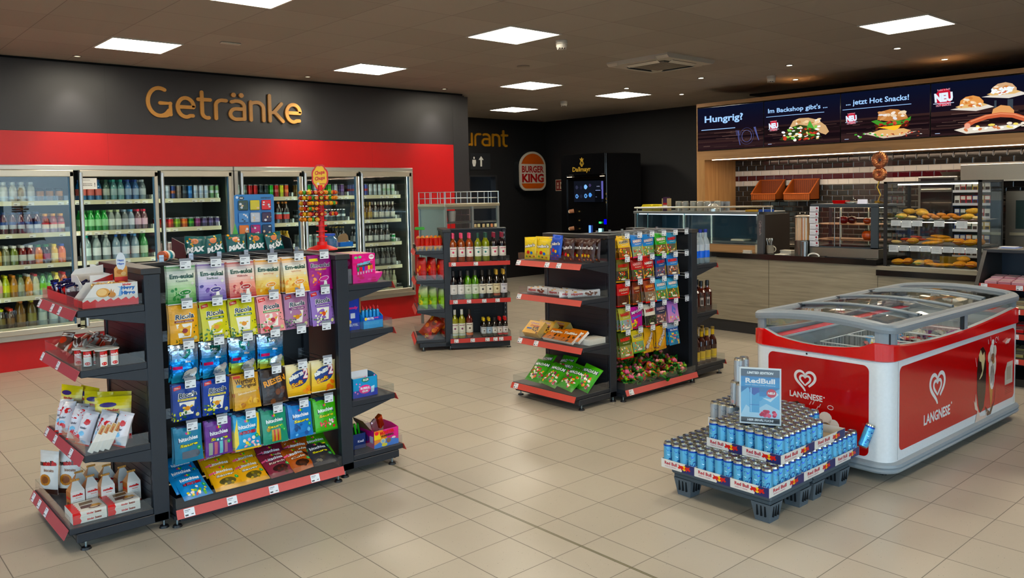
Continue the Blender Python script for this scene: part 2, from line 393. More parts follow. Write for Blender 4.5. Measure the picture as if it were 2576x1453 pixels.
def subway_mat():
 """glazed metro tiles; rows 7.2 cm high and 14.3 cm long, two white rows with a wine red one between"""
 m, g, b, P, x, y, z = base_nodes('metro_tiles')
 zr = g.m('DIVIDE', g.m('SUBTRACT', z, 1.658), 0.072); row = g.m('FLOOR', zr); odd = g.m('ABSOLUTE', g.m('MODULO', row, 2.0))
 ys = g.m('ADD', y, g.m('MULTIPLY', odd, 0.0715))
 dz = edge_mask(g, g.m('SUBTRACT', z, 1.658), 0.072, 0.0022); dy = edge_mask(g, ys, 0.143, 0.0022); grout = g.m('MAXIMUM', dz, dy)
 white = g.m('ADD', g.m('LESS_THAN', g.m('ABSOLUTE', g.m('SUBTRACT', row, 0.0)), 0.5), g.m('LESS_THAN', g.m('ABSOLUTE', g.m('SUBTRACT', row, 2.0)), 0.5)); red = g.m('LESS_THAN', g.m('ABSOLUTE', g.m('SUBTRACT', row, 1.0)), 0.5)
 base = g.mix(white, C('#2c2a28'), C('#d9d4cd')); base = g.mix(red, base, C('#4a0f1a')); base = g.mix(grout, base, C('#8a857e'))
 g.link(base, b.inputs['Base Color'])
 bz = edge_mask(g, g.m('SUBTRACT', z, 1.658), 0.072, 0.011); by = edge_mask(g, ys, 0.143, 0.011)
 bp = g.n('ShaderNodeBump'); bp.inputs['Strength'].default_value = 0.9; bp.inputs['Distance'].default_value = 0.006
 g.link(g.m('SUBTRACT', 1.0, g.m('MAXIMUM', bz, by)), bp.inputs['Height']); g.link(bp.outputs[0], b.inputs['Normal'])
 g.link(g.m('ADD', 0.1, g.m('MULTIPLY', grout, 0.5)), b.inputs['Roughness']); return m
FLOOR, CEIL = floor_mat(), ceil_mat()
DARK = panel_mat('anthracite_wall_panel', '#2b2b2f', 0.38, 1.9); RED = panel_mat('red_wall_panel', '#c00a12', 0.35, 3.1)
NIGHT = panel_mat('black_wall_paint', '#15161a', 0.6, 2.0, 1); GREYW = panel_mat('light_grey_plaster', '#9a968f', 0.8)
OAK = wood_mat('oak_laminate', '#c79a63', '#a97a48', 'z'); OAKY = wood_mat('oak_laminate_level', '#bd9263', '#9f7346', 'y')
STONE = wood_mat('grey_driftwood_laminate', '#9a907c', '#7c7462', 'y', 1.5, 0.5); SUB = subway_mat()
GRANITE = panel_mat('black_granite', '#1b1a19', 0.12)
GAPB = panel_mat('shadow_gap_black', '#08080a', 0.8)
# ================================================================ room shell
def slab(name, x0, y0, z0, x1, y1, z1, mat, parent=None):
 b = MB(); b.box(x0, y0, z0, x1, y1, z1); return struct(name, b, mat, parent)
slab('floor', -7, -7, -0.06, 9.2, 8.4, 0.0, FLOOR)
slab('ceiling', -7, -7, 3.01, 9.2, 8.4, 3.10, CEIL)
# drinks wall: panels around the cooler opening X -1.13..3.69, Z 0.29..1.975
b = MB(); b.box(-6.8, 5.30, 0, -1.13, 5.42, 2.30); b.box(-1.13, 5.30, 0, 3.69, 5.42, 0.29); b.box(-1.13, 5.30, 1.975, 3.69, 5.42, 2.30); b.box(3.69, 5.30, 0, 4.395, 5.42, 2.30)
struct('wall_drinks_lower', b, RED)
b = MB(); b.box(-6.8, 5.30, 2.302, 4.395, 5.42, 2.985); b.box(4.397, 5.30, 0, 4.60, 5.42, 2.985); b.box(4.60, 5.30, 0, 4.66, 5.50, 2.97)
struct('wall_drinks_upper', b, DARK)
slab('trim_1', -6.8, 5.34, 2.985, 4.6, 5.42, 3.01, GAPB)
b = MB(); b.box(4.60, 5.50, 0, 4.72, 8.0, 3.01); struct('wall_passage', b, NIGHT)
b = MB(); b.box(4.72, 8.0, 0, 6.78, 8.12, 3.01); b.box(7.38, 8.0, 0, 8.82, 8.12, 3.01); b.box(6.78, 8.0, 1.93, 7.38, 8.12, 3.01); struct('wall_back', b, NIGHT)
b = MB(); b.box(6.74, 7.975, 0, 6.78, 8.0, 1.96); b.box(7.38, 7.975, 0, 7.42, 8.0, 1.96); b.box(6.78, 7.975, 1.93, 7.38, 8.0, 1.96); struct('door_1', b, DARK)
slab('wall_corridor', 6.6, 8.35, 0, 7.6, 8.4, 3.01, NIGHT)
slab('wall_right', 8.70, -7, 0, 8.82, 8.0, 3.01, NIGHT)
slab('trim_2', 8.1, -7, 2.985, 8.7, 2.98, 3.009, GAPB)
slab('wall_tiled', 7.75, -5.0, 0, 7.85, 3.0, 2.14, SUB)
b = MB(); b.box(-7.1, -7, 0, -6.8, 5.3, .3); b.box(-7.1, -7, 2.6, -6.8, 5.3, 3.01); b.box(-7.1, 1.5, .3, -6.8, 5.3, 2.6)
for y in (-7, -4.2, -1.4): b.box(-7.05, y, .3, -6.85, y + .2, 2.6)
struct('wall_left', b, GREYW)
for i, y in enumerate((-6.8, -4.0, -1.2)):
 b = MB('glass'); b.box(-6.96, y, .3, -6.95, y + (2.6 if i < 2 else 2.7), 2.6); o = link('window_%d' % (i + 6), b.mesh('window_%d' % (i + 6))); o['kind'] = 'structure'
# shop front behind the camera: big panes with posts
b = MB(); b.box(-7, -7.1, 0, 9.2, -6.9, 0.25); b.box(-7, -7.1, 2.65, 9.2, -6.9, 3.01); b.box(2.8, -7.1, 0.25, 9.2, -6.9, 2.65)
for x in (-7, -4.6, -2.2, 0.2, 2.6): b.box(x, -7.08, 0.25, x + 0.2, -6.9, 2.65)
struct('wall_front', b, DARK)
for i, x in enumerate((-6.8, -4.4, -2.0, 0.4)):
 b = MB('glass'); b.box(x, -7.0, 0.25, x + 2.2, -6.99, 2.65); o = link('window_%d' % (i + 1), b.mesh('window_%d' % (i + 1))); o['kind'] = 'structure'
# ================================================================ lettering on the walls
def arc(cx, cz, rx, rz, a0, a1, n=14): return [(cx + rx * cos(RAD(a0 + (a1 - a0) * k / n)), cz + rz * sin(RAD(a0 + (a1 - a0) * k / n))) for k in range(n + 1)]
# rounded stroke letters: strokes in units of the capital height, then the advance
GLY = {
 'G': ([arc(.40, .5, .34, .5, 62, 335, 26)[:-1] + [(.70, .22)], [(.42, .46), (.72, .46), (.72, .06), (.6, .02), (.44, 0)]], .86),
 'e': ([[(.08, .36), (.58, .36)] + arc(.33, .36, .25, .34, 0, 200, 16), arc(.33, .36, .25, .36, 195, 300, 10) + [(.54, .05)]], .70),
 't': ([[(.14, .95), (.14, .24)] + arc(.30, .2, .16, .2, 180, 285, 8), [(.02, .68), (.40, .68)]], .50),
 'r': ([[(.08, 0), (.08, .50)] + arc(.30, .50, .22, .20, 180, 95, 8) + [(.42, .69)]], .50),
 'a': ([[(.10, .66), (.22, .70)] + arc(.30, .50, .22, .20, 90, 0, 8) + [(.52, .02)], [(.52, .40), (.26, .40)] + arc(.24, .20, .19, .20, 90, 270, 10) + [(.52, .02)]], .66),
 'n': ([[(.08, 0), (.08, .70)], [(.08, .62), (.16, .68)] + arc(.30, .46, .22, .24, 100, 0, 10) + [(.52, 0)]], .66),
 'k': ([[(.08, 0), (.08, 1.0)], [(.08, .32), (.22, .34), (.50, .70)], [(.24, .37), (.54, 0)]], .60),
 'u': ([[(.08, .70), (.08, .24)] + arc(.30, .24, .22, .24, 180, 270, 8) + [(.52, .04)], [(.52, .70), (.52, 0)]], .66),
 'R': ([[(.08, 0), (.08, 1), (.36, 1)] + arc(.36, .74, .26, .26, 90, -90, 10) + [(.08, .48)], [(.36, .48), (.62, 0)]], .74),
 's': ([arc(.28, .52, .2, .18, 40, 270, 10), arc(.28, .18, .2, .18, 90, -140, 10)], .56),
}
def letters(name, txt, label, x0, x1, z0, z1, y, depth, col, w=.135):
 adv = 0; st = []
 for ch in txt:
  g_, a_ = GLY['a' if ch == 'ä' else ch]; st += [[(adv + p[0], p[1]) for p in q] for q in g_]
  if ch == 'ä': st += [arc(adv + .17, .93, .025, .025, 0, 360, 6), arc(adv + .43, .93, .025, .025, 0, 360, 6)]
  adv += a_
 sx = (x1 - x0) / (adv - .08); sz = (z1 - z0); r = w * sz / 2; b = MB('plas', col)
 uq = 0
 for q in st:
  uq += 1; dp = depth + uq * .00012
  pts = [(x0 + p[0] * sx, z0 + p[1] * sz) for p in q]
  # constant-width stroke with round ends
  L_, R_ = [], []
  for k, p in enumerate(pts):
   a, c = pts[max(0, k - 1)], pts[min(len(pts) - 1, k + 1)]; dx, dz = c[0] - a[0], c[1] - a[1]; l = math.hypot(dx, dz) or 1; L_.append((p[0] - dz / l * r, p[1] + dx / l * r)); R_.append((p[0] + dz / l * r, p[1] - dx / l * r))
  n = len(pts); vs = [(v[0], yy, v[1]) for yy in (y - dp, y) for v in L_ + R_]; m = 2 * n
  fs = []
  for k in range(n - 1): fs += [(n + k, n + k + 1, k + 1, k), (k, k + 1, m + k + 1, m + k), (m + n + k, m + n + k + 1, n + k + 1, n + k)]
  b.add(vs, fs);
  for p in [pts[0], pts[-1]] + [pts[k] for k in range(1, n - 1) if n < 8]:
   uq += 1; b.cyl((p[0], y, p[1]), (p[0], y - depth - uq * .00012, p[1]), r, seg=18, smooth=False)
 return solid(name, b, label, 'lettering')
letters('wall_lettering', 'Getränke', 'bronze letters reading Getränke on the dark panel above the drink coolers', 0.38, 2.128, 2.505, 2.795, 5.299, 0.022, '#b98a55')
letters('wall_lettering', 'Restaurant', 'bronze letters ending in urant on the black back wall, partly hidden by the drinks wall', 5.50, 7.70, 2.51, 2.80, 7.998, 0.02, '#b0803f')
# ================================================================ ceiling fittings
LP = {}
def ceiling_light(x, y, where):
 t = thing('ceiling_light', 'square recessed ceiling light panel ' + where, 'light', (x, y, 3.0), group=None)
 b = MB('plas', '#d8d6d0')
 for q in ((-.3, -.3, .3, -.285), (-.3, .285, .3, .3), (-.3, -.285, -.285, .285), (.285, -.285, .3, .285)): b.box(q[0], q[1], 0.0, q[2], q[3], 0.009)
 part('frame', b, t)
 e = PANEL_E; b = MB('emit', (e * 1.0, e * 0.90, e * 0.72)); b.box(-.285, -.285, 0.003, .285, .285, 0.008); part('diffuser', b, t)
for (i, j, w) in ((0, 2, 'left of the bronze letters near the drinks wall'), (1, 2, 'above the right end of the bronze lettering'), (1, 1, 'beside the smoke detector, largest whole panel in view'), (2, 2, 'between the air conditioner and the drinks wall, second one back'),
                  (2.75, 2, 'nearest the black wall left of the menu screens'), (2.75, 3, 'farthest away, in front of the restaurant lettering'), (2, 0, 'alone above the bakery side and the ice cream freezer'), (0, 1, 'cut by the photo top edge'),
                  (1, 0, 'over the middle of the aisle, out of sight'), (0, 0, 'near the aisle entrance, out of sight'), (-1, 1, 'by the left side of the shop, out of sight'), (-1, 2, 'far left by the drinks wall, out of sight'), (0, -1, 'behind the visitor, out of sight'), (2, -1, 'over the till side, out of sight'),  # panels from here on are unseen, added to light the room
                  (-1, -1, 'near the shop front, out of sight'), (2.75, -1, 'over the till itself, out of sight')):
 ceiling_light(-0.0375 + 2.4 * i, -0.711 + 2.4 * j, w)
def detector(x, y, label):
 t = thing('smoke_detector', label, 'smoke detector', (x, y, 3.01))
 b = MB('plas', '#d9d6cf'); b.lathe([(0, 0), (.055, 0), (.055, -.03), (.05, -.035), (0, -.035)], 20); part('base', b, t)
 b = MB('plas', '#e4e1da'); b.lathe([(.05, -.036), (.052, -.05), (.045, -.066), (.036, -.068, '#55524d'), (.03, -.08), (.0, -.084)], 20)
 for k in range(10):
  a = 2 * pi * k / 10; b.box(.04 * cos(a) - .003, .04 * sin(a) - .003, -.078, .04 * cos(a) + .003, .04 * sin(a) + .003, -.06)
 part('head', b, t)
detector(2.896, 1.629, 'white smoke detector beside the large light panel near the air conditioner')
detector(6.646, 1.741, 'white smoke detector above the menu screens')
detector(6.435, 5.178, 'small white smoke detector near the back wall, left of the black machine')
t = thing('air_conditioner', 'square white ceiling cassette air conditioner with dark slots', 'air conditioner', (4.60, 1.84, 3.01))
b = MB('plas', '#c9c5bd'); h = .41
b.prism([(-h, 0), (h, 0), (h, -.02), (h - .03, -.045), (-h + .03, -.045), (-h, -.02)], -h, -.26, 'y'); b.prism([(-h, 0), (h, 0), (h, -.02), (h - .03, -.045), (-h + .03, -.045), (-h, -.02)], .26, h, 'y')
b.box(-h, -.26, -.045, -.26, .26, 0); b.box(.26, -.26, -.045, h, .26, 0); part('frame', b, t)
b = MB('plas', '#1a1a1a'); b.box(-.26, -.26, -.03, .26, .26, -.001);
for sx, sy in ((1, 0), (-1, 0), (0, 1), (0, -1)):
 if sx: b.box(sx * .285, -.2, -.047, sx * .325, .2, -.044)
 else: b.box(-.2, sy * .285, -.047, .2, sy * .325, -.044)
part('slot', b, t)
b = MB('plas', '#8f897f'); b.box(-.22, -.22, -.055, .22, .22, -.031);
for k in range(14): b.box(-.2, -.2 + k * .0295, -.058, .2, -.19 + k * .0295, -.055, '#a49d92')
part('grille', b, t)
b = MB('plas', '#dedad0')
for a in range(4):
 b.T = Matrix.Rotation(a * pi / 2, 4, 'Z') @ Matrix.Translation((0, -.30, -.05)) @ Matrix.Rotation(RAD(-28), 4, 'X'); b.box(-.21, -.03, -.004, .21, .03, 0)
b.T = Matrix.Identity(4); part('flap', b, t)
for i, (x, y, w) in enumerate(((5.907, -.131, 'nearest the large freezer side panel light'), (7.07, -.145, 'above the third menu screen'), (6.014, 1.127, 'right of the air conditioner'), (7.184, 1.717, 'directly over the first menu screen'),
       (6.037, 2.351, 'behind the air conditioner'), (6.028, 3.56, 'right of the second-farthest light panel'), (7.226, 3.549, 'left of the menu screens, close to the black wall'))):
 t = thing('ceiling_spotlight', 'small round recessed ceiling spotlight ' + w, 'spotlight', (x, y, 3.005))
 b = MB('metal', '#d8d4cc'); b.lathe([(.045, .004), (.045, -.004), (.03, -.002), (.03, .004)], 18); part('ring', b, t)
 b = MB('emit', (9, 8, 6)); b.disc = b.disc; b.mp = lambda a, c, e: Vector((a, -c, .001)); b.disc(0, 0, .03, .03, (9, 8, 6), seg=16); part('lamp', b, t)
 l = bpy.data.lights.new('spotlight_beam', 'SPOT'); l.energy = 28; l.color = (1, .85, .65); l.spot_size = RAD(80); l.spot_blend = .6; l.shadow_soft_size = .03
 o = link('spotlight_beam', l, None, (x, y, 2.99))
b = MB('plas', '#8c857c'); b.lathe([(0, 0), (.07, 0), (.07, -.006), (0, -.008)], 24); solid('ceiling_cover', b, 'flat round cover plate on the ceiling between the panels', 'cover plate', (3.606, 2.952, 3.01))
b = MB('plas', '#c9c5bd'); b.box(-.09, -.03, -.015, .09, .03, 0, bev=.006); solid('ceiling_sensor', b, 'small white sensor on the ceiling right of the leftmost light panel', 'sensor', (.563, 3.483, 3.01))
# wall washer lamps that graze the dark panel above the coolers
for x, w in ((-.315, 'left of the bronze drinks lettering'), (2.086, 'over the last letter of the bronze drinks lettering'), (4.041, 'at the right end of the dark drinks panel')):
 b = MB('metal', '#bdb9b1'); b.lathe([(.04, .004), (.04, -.004), (.028, -.002), (.028, .003, '#fff1d0', 'emit'), (0, .003)], 16)
 solid('wall_washer', b, 'small recessed ceiling lamp ' + w, 'spotlight', (x, 5.0, 3.006))
 l = bpy.data.lights.new('wall_washer_beam', 'SPOT'); l.energy = 22; l.color = (1, .9, .75); l.spot_size = RAD(60); l.spot_blend = .9; l.shadow_soft_size = .04
 o = link('wall_washer_beam', l, None, (x, 5.0, 2.985)); o.rotation_euler = (RAD(22), 0, 0)
# ================================================================ signs at the back
b = MB('plas', '#26282c'); b.box(-.25, -.012, -.155, .22, 0, .155, bev=.004)
b.mp = lambda a, c, e: Vector((a, -.012 - e, c))
b.poly([(-.02, -.09), (.02, -.09), (.02, .03), (.06, .03), (0, .1), (-.06, .03), (-.02, .03)], '#e8e8e4', 2)
b.disc(-.165, .065, .017, .022, '#e8e8e4', 2); b.poly([(-.205, .03), (-.125, .03), (-.12, -.02), (-.14, -.09), (-.19, -.09), (-.21, -.02)], '#e8e8e4', 2)
solid('direction_sign', b, 'dark toilet direction sign with white figure and arrow above the doorway', 'sign', (7.05, 7.999, 2.21))
# burger sign: a lit box in the shape of a tall round-ended bun
t = thing('burger_sign', 'round-ended illuminated restaurant sign with orange bun halves and red words on the back wall', 'sign', (8.205, 7.87, 2.035))
def rr(w, h, r, n=8, rb=None):
 p = []
 for cx, cz, a0 in ((w - r, h - r, 0), (-w + r, h - r, 90), (-w + r, -h + r, 180), (w - r, -h + r, 270)):
  for k in range(n + 1):
   a = RAD(a0 + 90 * k / n); p.append((cx + r * cos(a), cz + r * sin(a)))
 return p
def bun(w, ht, hb, r_top, r_bot, n=10):
 p = []
 for cx, cz, r, ry, a0 in ((0, 0, w, 0, 0),): pass
 for k in range(n * 2 + 1):
  a = pi * k / (2 * n); p.append((w * cos(a), (ht - r_top) + r_top * sin(a)))
 for k in range(n + 1):
  a = pi + pi / 2 * k / n; p.append((-w + r_bot + r_bot * cos(a), -hb + r_bot + r_bot * sin(a)))
 for k in range(n + 1):
  a = 1.5 * pi + pi / 2 * k / n; p.append((w - r_bot + r_bot * cos(a), -hb + r_bot + r_bot * sin(a)))
 return p
b = MB('plas', '#1d2023'); b.prism(bun(.35, .385, .385, .30, .17), -.01, .128); part('housing', b, t)
b = MB('print', '#cfc8bc'); b.prism(bun(.34, .375, .375, .29, .16), -.035, -.011)
b.mp = lambda a, c, e: Vector((a, -.035 - e, c))
p = bun(.30, .335, .335, .25, .13); top = [(x, z) for x, z in p if z > .13]; b.poly(sorted([q for q in top if q[0] >= 0], key=lambda q: q[1]) + sorted([q for q in top if q[0] < 0], key=lambda q: -q[1]) if False else [(.30, .135)] + top + [(-.30, .135)], '#c9641c', 1)
low = [(x, z) for x, z in p if z < -.24]; b.poly([(-.30, -.235)] + low + [(.30, -.235)], '#c9641c', 1)
b.text('BURGER', 0, .035, .57, .13, '#a81722', 2, .035); b.text('KING', 0, -.135, .57, .17, '#a81722', 2, .045); part('face', b, t)
b = MB('print', '#efe4d0'); b.box(-.1, -.006, -.11, .1, 0, .11); b.mp = lambda a, c, e: Vector((a, -.006 - e, c)); b.rect(-.088, -.098, .088, .098, '#7d1418', 1); b.text('IIE 8K', -.035, 0, .13, .05, '#efe4d0', 2, .03, rot=pi / 2); b.poly([(.02, -.07), (.06, -.07), (.045, 0), (.07, .06), (.03, .07), (.035, .01)], '#efe4d0', 2)
b.T = Matrix.Identity(4)
solid('fire_sign', b, 'small dark red fire equipment sign with pale border left of the black machine', 'sign', (8.699, 7.62, 1.755), (0, 0, -pi / 2))
# ================================================================ bottles and cans
_bc = {}
def bottle_mesh(kind, body, cap, lab, lab2=None):
 k = (kind, body, cap, lab, lab2)
 if k in _bc: return _bc[k]
 b = MB('liq'); b.smooth = True; lab2 = lab2 or lab; L = 'print'; S = 12
 if kind == 'pet':      # half litre plastic bottle
  b.lathe([(0, 0, body), (.030, 0, body), (.033, .012, body), (.033, .06, lab, L), (.0335, .062, lab, L), (.0335, .10, lab2, L), (.0335, .128, body), (.033, .13, body), (.031, .15, body), (.022, .178, body), (.014, .196, body), (.0145, .2, cap, L), (.0155, .202, cap, L), (.0155, .222, cap, L), (0, .223)], S)
 elif kind == 'juice':  # squat bottle with a wide neck
  b.lathe([(0, 0, body), (.032, 0, body), (.035, .01, body), (.034, .05, lab, L), (.0345, .052, lab, L), (.0345, .095, lab2, L), (.0345, .11, body), (.035, .125, body), (.030, .15, body), (.020, .168, body), (.018, .176, cap, L), (.021, .177, cap, L), (.021, .200, cap, L), (0, .202)], S)
 elif kind == 'water':  # one litre bottle
  b.lathe([(0, 0, body), (.038, 0, body), (.042, .012, body), (.040, .06, lab, L), (.0405, .062, lab, L), (.0405, .12, lab2, L), (.0405, .14, body), (.041, .16, body), (.036, .19, body), (.022, .225, body), (.014, .245, cap, L), (.016, .247, cap, L), (.016, .268, cap, L), (0, .269)], S)
 elif kind == 'beer':
  b.lathe([(0, 0, body), (.029, 0, body), (.031, .008, body), (.031, .04, lab, L), (.0315, .042, lab, L), (.0315, .08, lab2, L), (.0315, .11, body), (.031, .135, body), (.026, .16, body), (.015, .185, body), (.0135, .20, lab, L), (.0138, .203, lab, L), (.0128, .228, cap, L), (.0145, .23, cap, L), (.0145, .24, cap, L), (0, .241)], S)
 elif kind == 'can':    # slim tall can
  b.lathe([(0, .001, '#b9bbbd', 'metal'), (.022, .001, '#b9bbbd', 'metal'), (.0265, .008, body, 'can'), (.0265, .07, lab, 'can'), (.0265, .10, body, 'can'), (.0265, .15, '#c4c6c8', 'metal'), (.023, .158, '#c4c6c8', 'metal'), (.0235, .161, '#c4c6c8', 'metal'), (.021, .159, '#9a9c9e', 'metal'), (0, .158)], S)
 elif kind == 'cup':    # chilled coffee cup
  b.lathe([(0, 0, body, L), (.026, 0, body, L), (.034, .06, lab, L), (.036, .11, cap, L), (.039, .112, cap, L), (.039, .124, cap, L), (.030, .136, cap, L), (0, .137)], S)
 elif kind == 'short':  # third litre can
  b.lathe([(0, .001, '#b9bbbd', 'metal'), (.026, .001, '#b9bbbd', 'metal'), (.033, .008, body, 'can'), (.033, .05, lab, 'can'), (.033, .075, body, 'can'), (.033, .105, '#c4c6c8', 'metal'), (.027, .115, '#c4c6c8', 'metal'), (.027, .117, '#c4c6c8', 'metal'), (.025, .115, '#9a9c9e', 'metal'), (0, .114)], S)
 _bc[k] = (b.mesh('bottle' if kind not in ('can', 'short', 'cup') else kind), {'pet': .08, 'juice': .078, 'water': .093, 'beer': .072, 'can': .064, 'short': .076, 'cup': .084}[kind])
 return _bc[k]
CN = {'pet': ('soft_drink_bottle', 'bottle'), 'juice': ('juice_bottle', 'bottle'), 'water': ('water_bottle', 'bottle'), 'beer': ('beer_bottle', 'bottle'), 'can': ('drink_can', 'can'), 'short': ('drink_can', 'can'), 'cup': ('coffee_cup', 'cup')}
DOORN = ['leftmost', 'second', 'third', 'fourth', 'fifth', 'rightmost']; SHN = ['top', 'second', 'third', 'fourth', 'bottom']
